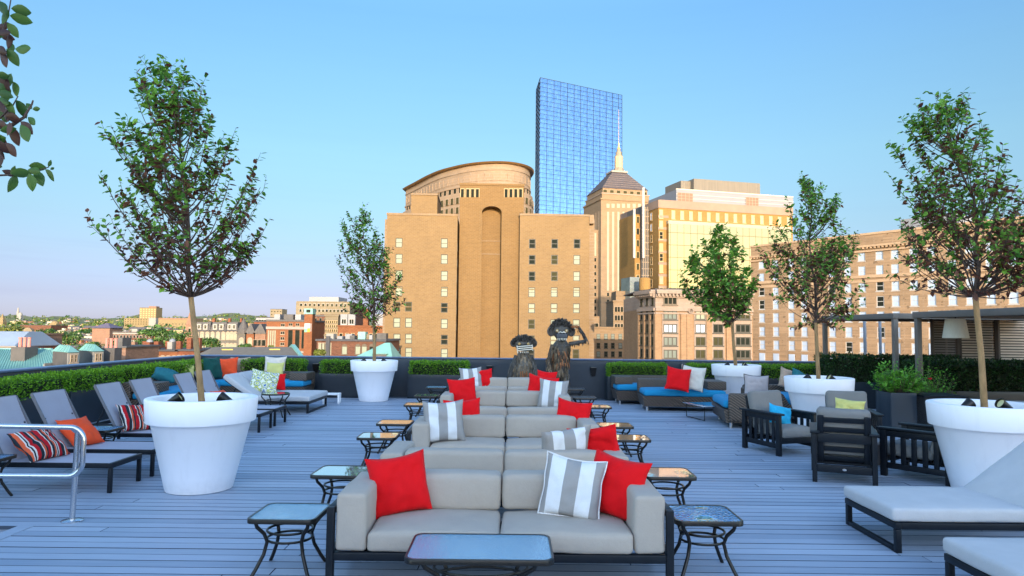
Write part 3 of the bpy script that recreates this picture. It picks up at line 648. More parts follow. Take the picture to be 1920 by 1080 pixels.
# branches of the tree beside the viewer
def overhang():
    Y = 2.95; base = Vector((-3.6, 2.9, .87)); t = thing('overhanging_tree', 'leafy branches with large green and burgundy leaves hanging in at the top left corner', 'tree', base, 0, 'young trees in the white pots')
    q = lambda u, v, y=Y: far(u, v, y) - base
    rr = random.Random(5)
    m = MB(); top = Vector((0.05, .05, 1.0)); m.tube([(0, 0, -.02), (.02, 0, .5), top, (0.06, .08, 1.7), (0.1, .05, 2.4)], [.045, .042, .036, .025, .012], 12); m.build('trunk', M_bark, t, 60)
    m = MB()
    br = [[(0.06, .08, 1.2), q(-180, 160), q(-60, 120), q(0, 70), q(15, 30), q(22, -10)],
          [(0.06, .06, .9), q(-180, 300), q(-70, 265), q(0, 222), q(24, 198), q(34, 180)],
          [q(-20, 240), q(20, 236), q(45, 220), q(60, 195), q(62, 188)],
          [(0.05, .05, .8), q(-150, 360), q(-40, 330), q(20, 328), q(60, 324), q(92, 313)]]
    for b in br: m.tube(b, [.012, .009, .006, .004, .003, .002][:len(b)], 6, cap=False)
    m.build('limbs', M_twig, t, 60)
    Lf = [(40, 20, 12, 37, 0), (40, 36, 14, 37, 0), (24, 57, 55, 30, 0), (16, 78, 95, 26, 1), (43, 91, 3, 34, 0), (24, 108, 58, 34, 0), (6, 112, 60, 34, 1), (5, 142, 5, 26, 0), (28, 167, 70, 29, 0), (10, 177, 20, 28, 0),
          (40, 205, 65, 34, 0), (68, 204, 0, 16, 0), (54, 199, 40, 18, 0), (59, 227, 42, 23, 0), (24, 222, 15, 36, 1), (50, 240, 45, 32, 1), (46, 250, 60, 36, 0), (26, 256, 60, 38, 1), (20, 281, 50, 32, 1), (3, 262, 40, 26, 1),
          (8, 30, 100, 30, 0), (5, 15, 60, 30, 0), (4, 50, 140, 26, 1), (2, 95, 30, 30, 1), (5, 190, 25, 30, 0), (2, 200, 60, 26, 1), (3, 235, 30, 30, 1),
          (22, 344, 115, 34, 0), (40, 325, -5, 34, 0), (71, 313, 5, 30, 0), (64, 320, 10, 26, 0), (58, 342, 80, 32, 0), (73, 334, 62, 32, 0), (93, 329, 50, 28, 0), (93, 306, -65, 13, 0), (98, 316, -20, 9, 0), (16, 324, 200, 22, 1), (24, 318, -60, 16, 0), (0, 300, 80, 24, 1), (2, 290, 50, 22, 1)]
    for i in range(60): Lf.append((rr.uniform(-260, -12), rr.uniform(20, 350), rr.uniform(-30, 120), rr.uniform(24, 38), rr.random() < .5))
    for i in range(24): Lf.append((rr.uniform(-30, 20), rr.choice([rr.uniform(15, 130), rr.uniform(150, 300)]), rr.uniform(-20, 120), rr.uniform(24, 36), rr.random() < .55))
    V = []; Fc = []; Mi = []
    for u, v, a, L, b in Lf:
        y = Y + rr.uniform(-.06, .06); k = y / F_PX; L = L * k * 1.12; c = q(u, v, y)
        d = Vector((math.cos(R(a)), rr.uniform(-.25, .25), -math.sin(R(a)))).normalized()
        w = d.cross(Vector((rr.uniform(-.3, .3), 1, rr.uniform(-.1, .7)))).normalized(); n = w.cross(d); o = len(V); s = c - d * L * .5
        rows = [(0, 0), (.12, .13), (.3, .235), (.5, .26), (.7, .2), (.88, .1), (1, 0)]
        for x, h in rows: V += [s + d * L * x + w * L * h + n * L * .3 * h, s + d * L * x - n * L * .05 * math.sin(math.pi * x), s + d * L * x - w * L * h + n * L * .3 * h]
        for i in range(6):
            p = o + i * 3; Fc += [(p, p + 1, p + 4, p + 3), (p + 1, p + 2, p + 5, p + 4)]; Mi += [int(b)] * 2
    m = MB(); m.v = V; m.f = Fc; m.m = Mi; m.build('crown', [leaf_mat('shaded_green_leaf', (0.035, 0.095, 0.02), (0.09, 0.19, 0.035), .3), leaf_mat('shaded_burgundy_leaf', (0.05, 0.02, 0.018), (0.12, 0.05, 0.035), .25)], t, 60)  # backlit shade of these branches is put into the darker leaf colours
overhang()
# ------------------------------------------------------------------ sofas, tables, pillows in the middle
def make_sofa(label):
    t = thing('outdoor_sofa', label, 'sofa', (0, 0, 0), 0, 'grey two seat sofas in the middle rows')
    w, d = 1.165, .80                       # half width, depth; front at y = 0, back at y = d
    k = MB()
    for sx in (-1, 1):
        x0, x1 = (sx * w - .05, sx * w) if sx > 0 else (-w, -w + .05)
        k.rbox(x0, x1, 0, .05, 0, .55, .006, seg=2); k.rbox(x0, x1, d - .05, d, 0, .55, .006, seg=2)
        k.rbox(x0, x1, .051, d - .051, .50, .549, .006, seg=2); k.rbox(x0, x1, .051, d - .051, .20, .255, .006, seg=2)
    k.rbox(-w + .051, w - .051, 0.002, .05, .20, .255, .006, seg=2); k.rbox(-w + .051, w - .051, d - .05, d - .002, .20, .255, .006, seg=2)
    k.rbox(-w + .051, w - .051, d - .048, d - .004, .40, .445, .006, seg=2)
    for i in range(9): k.box(-w + .2 + i * .24, -w + .26 + i * .24, .051, d - .051, .215, .24)
    k.build('frame', M_black, t, 40)
    for sx in (-1, 1):
        x0, x1 = (w - .265, w - .055) if sx > 0 else (-w + .055, -w + .265)
        k = MB(); k.rbox(x0, x1, .01, d - .06, .258, .64, .03, .012, wob=.009, seed=sx + 3); k.build('arm_cushion', M_sofa, t, 60)
    for sx in (0, 1):
        x0, x1 = (-w + .27, -.004) if sx == 0 else (.004, w - .27)
        k = MB(); k.rbox(x0, x1, -.005, .60, .256, .395, .036, .022, wob=.011, seed=sx + 5); k.build('seat_cushion', M_sofa, t, 60)
        k = MB(); k.rbox(x0, x1, .53, d - .055, .40, .662, .042, .012, wob=.012, seed=sx + 9); k.build('back_cushion', M_sofa, t, 60)
    return t
ord_f = ['front row grey sofa nearest the viewer, with one red pillow at its left arm', 'second row grey sofa facing the viewer, striped and red pillows at its left arm', 'third row grey sofa facing the viewer, red pillow left and striped pillow right', 'rearmost grey sofa, right in front of the tyre sculptures']
ord_b = ['grey sofa turned away from the viewer, back to back with the nearest sofa', 'grey sofa turned away from the viewer, back to back with the second row', 'grey sofa turned away from the viewer, second last before the sculptures']
SX = -.05; F0, STEP = 4.66, 3.46
s0 = make_sofa(ord_f[0]); s0.location = (SX, F0, 0)
for i in range(1, 4): dup(s0, (SX + (.012, -.015, .01)[i - 1], F0 + STEP * i + (0, .03, -.02)[i - 1], 0), R((.5, -.6, .4)[i - 1]), label=ord_f[i])
for i in range(3): dup(s0, (SX + .02, F0 + STEP * i + 1.42 + .80, 0), math.pi + R((-.7, .5, -.4)[i]), label=ord_b[i])

M_gl1 = glass_top('wet_glass', (0.52, 0.74, 0.86), .12, .35, 110, metal=.8, lo=.2)
M_gl2 = glass_top('pebbled_glass', (0.34, 0.58, 0.80), .06, 1.0, 45, lo=0.3)
M_gl3 = glass_top('smooth_glass', (0.68, 0.74, 0.76), .03, .06, 40)
def rrect(hx, hy, r, n=6):
    return [(sx * (hx - r) + r * math.cos(a0 + i * math.pi / 2 / n), sy * (hy - r) + r * math.sin(a0 + i * math.pi / 2 / n)) for sx, sy, a0 in ((1, 1, 0), (-1, 1, math.pi / 2), (-1, -1, math.pi), (1, -1, 1.5 * math.pi)) for i in range(n + 1)]
def make_table(label, hx, hy, h, glass, group, name='side_table', round_=False, loc=(0, 0, 0), rz=0):
    t = thing(name, label, 'table', loc, rz, group)
    P = [(hx * math.cos(a * math.pi / 18), hx * math.sin(a * math.pi / 18)) for a in range(36)] if round_ else rrect(hx, hy, .06)
    Q = [(x * (1 - .016 / hx), y * (1 - .016 / hy)) for x, y in P]; n = len(P); k = MB()
    vs = [(x, y, h - .032) for x, y in P] + [(x, y, h - .004) for x, y in P] + [(x, y, h) for x, y in [(a * .99 , b * .99) for a, b in P]] + [(x, y, h) for x, y in Q] + [(x, y, h - .032) for x, y in Q]
    fs = [(r * n + i, r * n + (i + 1) % n, ((r + 1) % 5) * n + (i + 1) % n, ((r + 1) % 5) * n + i) for r in range(5) for i in range(n)]
    k.add(vs, fs); k.build('rim', M_iron, t, 40)
    k = MB(); k.prism(Q, h - .012, h - .003); k.build('glass', glass, t)
    sx, sy = hx * .60, hy * .60
    for a, b in ((1, 1), (-1, 1), (-1, -1), (1, -1)):
        pr = [(1.28, h - .033), (1.22, h - .07), (.95, h * .70), (.84, h * .56), (.95, h * .36), (1.22, h * .14), (1.42, 0)]
        k = MB(); k.tube([(a * sx * f, b * sy * f, z) for f, z in pr], .0135, 8); k.build('leg', M_iron, t, 60)
    rr_ = (sx * .84 * math.sqrt(2) * .92, sy * .84 * math.sqrt(2) * .92)
    for z in (h * .56, h * .70):
        k = MB(); k.tube([(rr_[0] * math.cos(a * math.pi / 14), rr_[1] * math.sin(a * math.pi / 14), z) for a in range(28)], .009, 6, closed=True)
        k.build('ring', M_iron, t, 60)
    return t
GT = 'glass side tables at the ends of the sofas'
tl = [(5.06, -1.58, M_gl1), (6.50, -1.56, M_gl3), (8.66, -1.63, M_gl3), (9.90, -1.63, M_gl3), (12.30, -1.62, M_gl3), (13.95, -1.66, M_gl3), (15.95, -1.68, M_gl1)]
tr = [(5.12, 1.43, M_gl2), (6.58, 1.50, M_gl3), (8.70, 1.52, M_gl3), (9.85, 1.51, M_gl3), (12.25, 1.56, M_gl3), (13.90, 1.50, M_gl3), (15.9, 1.5, M_gl3)]
rowname = ['nearest the viewer', 'second from the front', 'third from the front', 'fourth from the front', 'third from the back', 'second from the back', 'farthest, by the last sofa']
base_t = {}
for side, lst in (('left', tl), ('right', tr)):
    for (y, x, g), rn in zip(lst, rowname):
        lab = 'glass side table on the %s side of the sofas, %s' % (side, rn)
        if g not in base_t: base_t[g] = make_table(lab, .243, .235, .42, g, GT, loc=(x, y, 0), rz=rnd.uniform(-.03, .03))
        else: dup(base_t[g], (x, y, 0), rnd.uniform(-.03, .03), lab, GT)
CT = 'low glass coffee tables between facing sofas'
c0 = make_table('wide glass coffee table in the foreground before the nearest sofa', .44, .26, .42, M_gl1, CT, 'coffee_table', loc=(-.165, 4.30, 0))
dup(c0, (-.1, 7.08, 0), label='glass coffee table just showing between the first and second pair of sofas')
dup(c0, (-.1, 10.6, 0), label='glass coffee table hidden between the second and third pair of sofas')
dup(c0, (-.1, 14.05, 0), label='glass coffee table hidden before the rearmost sofa')

def pillow(label, mt, loc, w=.46, yaw=0, tilt=15, roll=0, th=.075, h=None, seed=None, group=None, sag=.0, name='throw_pillow', edge=None):
    """square cushion standing on its bottom edge; front faces -y before yaw"""
    h = h or w; sd = seed if seed is not None else rnd.random() * 50; n = 18; V = []; Fc = []
    def pt(i, j, s):
        u, v = -1 + 2 * i / n, -1 + 2 * j / n
        k = max(0, (1 - u ** 2) * (1 - v ** 2)) ** .42
        pin = 1 - .075 * (1 - (u * v) ** 2) * (max(abs(u), abs(v)) ** 3)
        ee = noise.noise(Vector((u * 1.7 + sd, v * 1.7, s * 3 + sd))) * .016 * min(1, k * 1.6) + noise.noise(Vector((u * 4.2 + sd, v * 4.2, s))) * .010 * min(1, k * 2)
        ee -= (1 - abs(noise.noise(Vector((u * 1.5 + v * .8 + sd, v * 1.1 - u * .5, sd * .7))))) ** 9 * .020 * min(1, k * 1.5) - .006 * min(1, k * 1.5)
        z = (v * (1 - .06 * (1 - u * u) * (v > 0))) * h / 2 * pin + h / 2
        return Vector((u * w / 2 * pin + noise.noise(Vector((sd, v * 1.5, 2))) * .012, s * (k * th + ee) + noise.noise(Vector((u * 1.2, v * 1.2, sd))) * .02 + sag * (1 - v) * .0, z))
    idx = {}
    for s in (-1, 1):
        for i in range(n + 1):
            for j in range(n + 1):
                b = i in (0, n) or j in (0, n)
                if b and s == 1: idx[(i, j, 1)] = idx[(i, j, -1)]; continue
                idx[(i, j, s)] = len(V); V.append(pt(i, j, 0 if b else s))
        for i in range(n):
            for j in range(n):
                q = (idx[(i, j, s)], idx[(i + 1, j, s)], idx[(i + 1, j + 1, s)], idx[(i, j + 1, s)])
                Fc.append(q if s < 0 else tuple(reversed(q)))
    Mx = Matrix.Rotation(R(yaw), 4, 'Z') @ Matrix.Rotation(R(-tilt), 4, 'X') @ Matrix.Translation((0, 0, h / 2)) @ Matrix.Rotation(R(roll), 4, 'Y') @ Matrix.Translation((0, 0, -h / 2))
    k = MB(); k.add(V, Fc); o = k.build(name, mt, None, 80)
    o.matrix_world = Matrix.Translation(loc) @ Mx
    if edge:
        kk = MB(); ring = [V[idx[(i, 0, -1)]] for i in range(n)] + [V[idx[(n, j, -1)]] for j in range(n)] + [V[idx[(n - i, n, -1)]] for i in range(n)] + [V[idx[(0, n - j, -1)]] for j in range(n)]
        kk.tube(ring, .007, 6, closed=True); kk.build('piping', edge, o, 60)
    return tag(o, label, 'pillow', group)
GR, GW = 'red throw pillows on the sofas', 'wide striped grey and white pillows'
SE = .395
pillow('red pillow leaning alone on the left arm of the nearest sofa', M_red, at(748, 966, SE), .44, 14, 14, -8, .085, seed=3, group=GR)
pillow('wide striped grey and white pillow in the right corner of the nearest sofa', M_wide, at(1072, 974, SE), .445, -9, 16, 8, .09, seed=14, group=GW, edge=weave('white_braid', (.7, .68, .68), 200))
pillow('red pillow half behind the striped one on the nearest sofa', M_red, at(1150, 974, SE) + Vector((0, .04, 0)), .455, -32, 16, 8, .085, seed=22, group=GR)
B1 = F0 + 1.42
pillow('striped pillow poking up over the back of the nearest sofa, beside a red one', M_wide, (SX + .54, B1 + .42, .40), .50, 200, 22, 6, .09, seed=31, group=GW)
pillow('red pillow poking up over the back of the nearest sofa, on the turned sofa', M_red, (SX + .90, B1 + .50, .41), .48, 160, 18, 9, .085, seed=37, group=GR)
F2 = F0 + STEP
pillow('wide striped pillow on the left end of the second row sofa', M_wide, at(832, 829, SE + .01), .50, 10, 14, -3, .09, seed=41, group=GW)
pillow('red pillow behind the striped one on the second row sofa', M_red, at(866, 821, SE) + Vector((0, .10, 0)), .48, 6, 12, -4, .085, seed=43, group=GR)
pillow('red pillow against the right arm of the second row sofa', M_red, at(1070, 824, SE) + Vector((0.02, .15, .02)), .46, -20, 14, 7, .085, seed=47, group=GR)
F3 = F0 + 2 * STEP
pillow('red pillow on the left arm of the third row sofa', M_red, at(868, 762, SE + .02), .50, 14, 14, -4, .085, seed=53, group=GR)
pillow('wide striped pillow on the right end of the third row sofa', M_wide, at(1036, 767, SE), .52, -10, 14, 4, .09, seed=59, group=GW)
pillow('red pillow behind the striped one on the third row sofa', M_red, at(1012, 764, SE) + Vector((0.03, .14, 0)), .56, -14, 12, 8, .085, seed=61, group=GR)
F4 = F0 + 3 * STEP
pillow('wide striped pillow on the left end of the rearmost sofa', M_wide, (far(884, 700, F4 + .4).x, F4 + .42, SE), .52, 12, 14, -3, .09, seed=67, group=GW)
pillow('red pillow behind the striped one on the rearmost sofa', M_red, (far(900, 700, F4 + .5).x + .06, F4 + .52, SE), .48, 8, 12, -3, .085, seed=71, group=GR)
pillow('red pillow at the right end of the rearmost sofa', M_red, (far(1024, 700, F4 + .4).x, F4 + .42, SE), .46, -10, 14, 5, .085, seed=73, group=GR)

# ------------------------------------------------------------------ sling loungers on the left
def make_lounger(label, loc):
    t = thing('sling_lounger', label, 'sun lounger', loc, 0, 'mesh sling loungers along the left wall')
    w = .30; xf, xj, xh = 0.0, -1.10, -1.98; h = .31                 # foot end at x = 0
    k = MB()
    for s in (-1, 1): k.rbox(xh, xf - .04, w - .02 if s > 0 else -w, w if s > 0 else -w + .02, h - .055, h, .006, seg=2)
    k.rbox(xf - .04, xf, -w, w, h - .055, h - .001, .006, seg=2); k.rbox(xh - .03, xh, -w, w, h - .055, h - .001, .006, seg=2)
    k.rbox(xj - .02, xj + .01, -w + .021, w - .021, h - .05, h - .01, .005, seg=2)
    k.build('frame', M_black, t, 40)
    for x in (-.042, -1.93):
        for s in (-1, 1):
            k = MB(); k.rbox(x, x + .04, s * w - .042 if s > 0 else -w + .002, s * w - .002 if s > 0 else -w + .042, 0, h - .056, .006, seg=2); k.build('leg', M_black, t, 40)
    k = MB(); k.box(xj + .012, xf - .045, -w + .022, w - .022, h - .012, h - .004); k.build('seat_sling', M_sling, t)
    a = R(61); c, s_ = math.cos(a), math.sin(a); L = .74
    b = lambda q, y, o=0: (xj - q * c * 1.0 - o * s_, y, h - .01 + q * s_ - o * c)
    k = MB()
    for s in (-1, 1): k.bar(b(0, s * (w - .01), .012), b(L, s * (w - .01), .012), .016, .03)
    k.bar(b(L, -w + .015, .014), b(L, w - .015, .014), .016, .022)
    k.build('back_frame', mat('grey_frame', (0.14, 0.14, 0.16), .4), t)
    k = MB(); n = 10
    for i in range(n):
        q0, q1 = L * i / n, L * (i + 1) / n; o = lambda q: .025 * math.sin(math.pi * q / L) + 0.0 * q
        vs = [b(q0, -w + .018, o(q0)), b(q0, w - .018, o(q0)), b(q1, w - .018, o(q1)), b(q1, -w + .018, o(q1))]
        vs += [tuple(Vector(p) + Vector((-s_ * .008, 0, -c * .008))) for p in vs]
        k.add(vs, [(0, 1, 2, 3), (7, 6, 5, 4)] + ([(0, 3, 7, 4)]) + [(1, 5, 6, 2)])
    k.build('back_sling', M_sling, t, 60)
    for s in (-1, 1): k = MB(); k.bar(b(.42, s * (w - .05), .02), (xj - .42, s * (w - .05), h - .05), .02, .02); k.build('prop', M_black, t)
    return t
LX = -4.14
lab = ['nearest mesh sling lounger with the multicolour striped pillow, cut by the left edge', 'second mesh sling lounger, with an orange pillow', 'third mesh sling lounger, its striped pillow leaning on the raised back', 'empty mesh sling lounger behind the left rim of the large pot', 'mesh sling lounger seen just left of the tree trunk', 'mesh sling lounger with a bright coral pillow, right of the tree trunk']
ys = [7.57, 8.38, 9.60, 10.45, 11.78, 12.54]
l0 = make_lounger(lab[0], (LX - .02, ys[0], 0))
for y, lb in zip(ys[1:], lab[1:]): dup(l0, (LX, y, 0), label=lb)
pillow('multicolour striped pillow lying on the nearest sling lounger', M_multi, (LX - .80, 7.50, .315), .50, 78, 50, 0, .075, seed=81, h=.44)
pillow('orange pillow lying on the second sling lounger', M_orange, (LX - .90, 8.34, .315), .44, 76, 46, 0, .075, seed=83)
pillow('multicolour striped pillow standing on the third sling lounger', M_multi, (LX - .95, 9.52, .315), .42, 62, 34, 4, .075, seed=85)
pillow('coral red pillow on the lounger right of the tree trunk', M_orange, (LX - .92, 12.5, .315), .40, 80, 46, 0, .07, seed=87)
pillow('striped pillow low on the lounger left of the tree trunk', M_multi, (LX - .95, 11.75, .315), .38, 80, 58, 0, .06, seed=89, h=.3)
t_ = make_table('square glass side table at the left picture edge before the nearest lounger', .24, .22, .42, M_gl2, 'glass side tables between loungers', loc=(-5.28, 6.93, 0), rz=.02)
dup(t_, (-5.33, 9.0, 0), .0, 'square glass side table between the second and third sling loungers')
make_table('round glass table beside the cushioned daybed on the left', .27, .27, .46, M_gl3, 'round tables', 'round_table', True, (-4.62, 13.62, 0))

# ------------------------------------------------------------------ cushioned daybeds
def make_daybed(label, W, L=1.95, seams=1, ang=36, group='cushioned daybeds', back=.80):
    """foot end at x = 0, lies towards +x; width W centred on y"""
    t = thing('cushioned_daybed', label, 'daybed', (0, 0, 0), 0, group); w = W / 2; xj = L - back - .03
    k = MB()
    for s in (-1, 1): k.rbox(0.051, L, s * w - .05 if s > 0 else -w, s * w if s > 0 else -w + .05, .185, .24, .006, seg=2)
    k.rbox(0, .05, -w, w, .186, .239, .006, seg=2); k.rbox(L - .05, L - .001, -w + .051, w - .051, .19, .235, .006, seg=2)
    k.build('frame', M_black, t, 40)
    for x in (0.003, L - .25):
        k = MB()
        for s in (-1, 1): k.rbox(x, x + .045, s * w - .048 if s > 0 else -w + .002, s * w - .002 if s > 0 else -w + .048, 0, .184, .005, seg=2)
        k.rbox(x + .002, x + .043, -w + .05, w - .05, .002, .04, .005, seg=2); k.build('leg', M_black, t, 40)
    ws = [(-w + .003, w - .003)] if seams == 1 else [(-w + .003, -.004), (.004, w - .003)]
    for a, b in ws:
        k = MB(); k.rbox(-.015, xj, a, b, .243, .352, .03, .012, wob=.006, seed=int(W * 10)); k.build('mattress', M_bed, t, 60)
        Mx = Matrix.Translation((xj + .012, 0, .25)) @ Matrix.Rotation(-R(ang), 4, 'Y')
        k = MB(); k.rbox(0, back, a, b, 0.002, .11, .03, .012, M=Mx, wob=.006, seed=int(W * 10) + 4); k.build('back_mattress', M_bed, t, 60)
    k = MB(); ca, sa = math.cos(R(ang)), math.sin(R(ang))
    for s in (-1, 1):
        p = Vector((xj + .02, s * (w - .1), .235)); k.bar(p, p + Vector((ca, 0, sa)) * (back - .05), .03, .02)
        q = p + Vector((ca, 0, sa)) * (back * .6); k.bar(q - Vector((0, 0, .01)), (min(q.x + .12, L - .02), q.y, .20), .02, .02)
    k.build('back_frame', M_black, t)
    return t
d1 = make_daybed('grey cushioned daybed at the right edge, in front of the white pot', .84); d1.location = (3.11, 5.99, 0)
d2 = dup(d1, (3.03, 4.42, 0), label='grey cushioned daybed in the bottom right corner')
d3 = make_daybed('wide double daybed with the medallion pillow, behind the large left pot', 1.42, seams=2, ang=34); d3.location = (-4.10, 14.8, 0); d3.rotation_euler = (0, 0, math.pi)
pillow('pillow with a blue and green medallion print on the double daybed', M_flower, at(498, 737, .37) + Vector((0, .0, 0)), .58, 30, 38, 14, .08, seed=91)
pillow('red pillow behind the medallion pillow', M_red, at(512, 733, .37) + Vector((0, .25, 0)), .46, 36, 36, 10, .07, seed=93)

# white bench at the foot of the double daybed
t = thing('white_stool', 'small white slatted stool behind the foot of the double daybed', 'stool', tuple(at(622, 756, 0)), .1)
k = MB()
for i in range(4): k.rbox(-.19, .19, -.16 + i * .085, -.16 + i * .085 + .07, .20, .23, .006, seg=2)
k.build('top', mat('white_paint', (.78, .78, .8), .5), t, 40)
for s in (-1, 1):
    k = MB(); k.rbox(s * .19 - .04 if s > 0 else -.19, s * .19 if s > 0 else -.15, -.16, -.06, 0, .199, .006, seg=2); k.rbox(s * .19 - .04 if s > 0 else -.19, s * .19 if s > 0 else -.15, .08, .16, 0, .199, .006, seg=2); k.build('leg', MATS['white_paint'], t, 40)

# ------------------------------------------------------------------ handrail
t = thing('handrail', 'looped stainless steel handrail on a round post at the left foreground', 'handrail', (-3.90, 6.24, 0), 0)
k = MB(); k.lathe([(.09, 0), (.09, .008), (.082, .014), (.03, .02)], 28); k.build('base_plate', M_steel, t, 50)
k = MB(); k.tube([(0, 0, .01), (0.01, 0, .80)], .024, 16); k.build('post', M_steel, t, 60)
def arc(cx, cz, r, a0, a1, n=7): return [(cx + r * math.cos(R(a0 + (a1 - a0) * i / n)), -.055, cz + r * math.sin(R(a0 + (a1 - a0) * i / n))) for i in range(n + 1)]
k = MB(); k.tube([(-2.6, -.055, .90)] + [(-1.2, -.055, .85)] + arc(-.02, .72, .12, 95, 0) + arc(-.02, .53, .12, 0, -90) + [(-1.2, -.055, .405), (-2.6, -.055, .40)], .023, 14); k.build('rail', M_steel, t, 70)
for z in (.80, .40):
    k = MB(); k.tube([(0, 0, z - .02), (0, -.03, z + .0), (-.005, -.055, z + .02)], .012, 10); k.build('bracket', M_steel, t, 60)
k = MB(); k.tube([(-2.2, 0, -.17), (-2.2, 0, .86)], .024, 14); k.build('post', M_steel, t, 60)

# ------------------------------------------------------------------ wooden slat armchairs
def make_chair(label, loc, rz, group='black slat sided armchairs'):
    t = thing('slat_armchair', label, 'armchair', loc, rz, group)                 # faces -y
    w, d, ah = .345, .40, .60; k = MB()
    for s in (-1, 1):
        x0, x1 = (w - .055, w) if s > 0 else (-w, -w + .055)
        side = MB()
        side.rbox(x0, x1, -d, -d + .075, 0, ah - .03, .006, seg=2); side.rbox(x0, x1, d - .075, d, 0, ah - .03, .006, seg=2)
        side.rbox(x0 + .012, x1 - .012, -d + .076, d - .076, .10, .17, .005, seg=2); side.rbox(x0 + .012, x1 - .012, -d + .076, d - .076, ah - .11, ah - .032, .005, seg=2)
        for i in range(5):
            y = -d + .135 + i * .122; side.rbox(x0 + .02, x1 - .02, y - .02, y + .04, .171, ah - .111, .004, seg=2)
        side.build('side_frame', M_black, t, 40)
        a = MB(); a.rbox(s * w - .085 if s > 0 else -w - .02, s * w + .02 if s > 0 else -w + .085, -d - .03, d + .04, ah - .028, ah, .008, seg=2); a.build('armrest', M_black, t, 40)
    k.rbox(-w + .056, w - .056, -d + .01, -d + .05, .17, .27, .006, seg=2); k.rbox(-w + .056, w - .056, d - .05, d - .01, .12, .21, .006, seg=2); k.rbox(-w + .056, w - .056, d - .06, d - .02, ah - .13, ah - .03, .006, seg=2)
    for i in range(5): k.box(-w + .056, w - .056, -d + .10 + i * .13, -d + .16 + i * .13, .20, .225)
    k.build('seat_frame', M_black, t, 40)
    Mx = Matrix.Translation((0, d - .16, .24)) @ Matrix.Rotation(R(-13), 4, 'X'); k = MB()
    for s in (-1, 1): k.rbox(s * .25 - .035, s * .25 + .035, .0, .035, -.02, .56, .005, seg=2, M=Mx)
    for i in range(5): k.rbox(-.214, .214, .004, .03, .01 + i * .118, .065 + i * .118, .004, seg=2, M=Mx)
    k.build('back_frame', M_black, t, 40)
    k = MB(); k.rbox(-w + .06, w - .06, -d - .02, d - .22, .245, .385, .05, .03, wob=.006, seed=2); k.build('seat_cushion', M_chairfab, t, 60)
    k = MB(); k.rbox(-w + .055, w - .055, -.135, -.003, .06, .62, .05, 0, wob=.008, seed=6, M=Mx); k.build('back_cushion', M_chairfab, t, 60)
    k = MB(); k.lathe([(.0, -.004), (.022, -.004), (.022, .004), (0.001, .004)], 20, M=Matrix.Translation((0, d - .008, .165)) @ Matrix.Rotation(R(90), 4, 'X') @ Matrix.Scale(.55, 4, (0, 1, 0)), close=False); k.build('badge', M_alu, t)
    return t
ch = make_chair('black slat armchair seen from behind, nearest of the four', (4.07, 8.42, 0), math.pi - R(23))
dup(ch, (4.02, 10.28, 0), R(20), 'black slat armchair with the turquoise pillow')
dup(ch, (5.13, 10.35, 0), R(-16), 'black slat armchair with the yellow pillow, mostly behind the nearest one')
dup(ch, (5.14, 8.50, 0), R(218), 'black slat armchair half hidden by the right foreground pot')
pillow('turquoise lumbar pillow on the slat armchair', M_turq, (4.05, 10.18, .39), .42, 24, 18, 14, .06, h=.30, seed=101)
pillow('yellow lumbar pillow on the slat armchair behind the nearest one', M_yel, (5.03, 10.14, .53), .42, -14, 14, 6, .055, h=.26, seed=103)
t = thing('low_table', 'low grey cube table in the ring of slat armchairs', 'table', (4.80, 9.38, 0), .3)
k = MB(); k.rbox(-.27, .27, -.27, .27, .28, .33, .012, seg=2); k.build('top', mat('grey_stone_top', (.20, .19, .20), .6), t, 40)
k = MB(); k.prism([(-.18, -.18), (.18, -.18), (.18, .18), (-.18, .18)], 0, .279, top=[(-.25, -.25), (.25, -.25), (.25, .25), (-.25, .25)]); k.build('base', mat('grey_stone_base', (.06, .055, .06), .7), t)

# ------------------------------------------------------------------ wicker lounge pieces
def make_wicker(label, W, D, loc, rz, arms=(1, 1), group='brown wicker sofas with blue cushions', bh=.66):
    t = thing('wicker_sofa', label, 'sofa', loc, rz, group); w = W / 2; d = D / 2               # faces -y
    k = MB(); k.prism([(-w + .05, -d + .06), (w - .05, -d + .06), (w - .05, d - .03), (-w + .05, d - .03)], .10, .33, top=[(-w, -d), (w, -d), (w, d), (-w, d)]); k.build('base', M_wick, t)
    k = MB(); k.rbox(-w, w, d - .16, d + .02, .331, bh, .04, M=Matrix.Identity(4)); k.build('backrest', M_wick, t, 50)
    for i, s in enumerate((-1, 1)):
        if not arms[i]: continue
        k = MB(); k.rbox(s * w - .42 if s > 0 else -w, s * w if s > 0 else -w + .42, -d + .10, d - .162, .475, .665, .02); k.build('armrest', M_wick, t, 50)
    k = MB(); k.rbox(-w + .03, w - .03, -d - .02, d - .165, .332, .47, .055, .02, wob=.008, seed=int(W * 7)); k.build('seat_cushion', M_blue, t, 60)
    for sx in (-1, 1):
        for sy in (-1, 1):
            k = MB(); k.tube([(sx * (w - .12), sy * (d - .14), 0), (sx * (w - .12), sy * (d - .14), .101)], .028, 12); k.build('leg', M_alu, t, 60)
    return t
wA = make_wicker('brown wicker sofa with blue cushion at the back wall, left of the other', 1.75, .85, (3.42, 16.85, 0), 0, (1, 0))
make_wicker('brown wicker sofa with blue cushion holding a red and an ivory pillow', 1.85, .95, (3.88, 15.55, 0), R(-3), (0, 1))
make_wicker('brown wicker sofa with blue cushion along the back wall in the left corner', 2.3, .85, (-6.05, 16.92, 0), 0, (0, 1))
make_wicker('brown wicker sofa with blue cushion along the left wall', 2.6, .80, (-7.05, 14.55, 0), R(90), (1, 0))
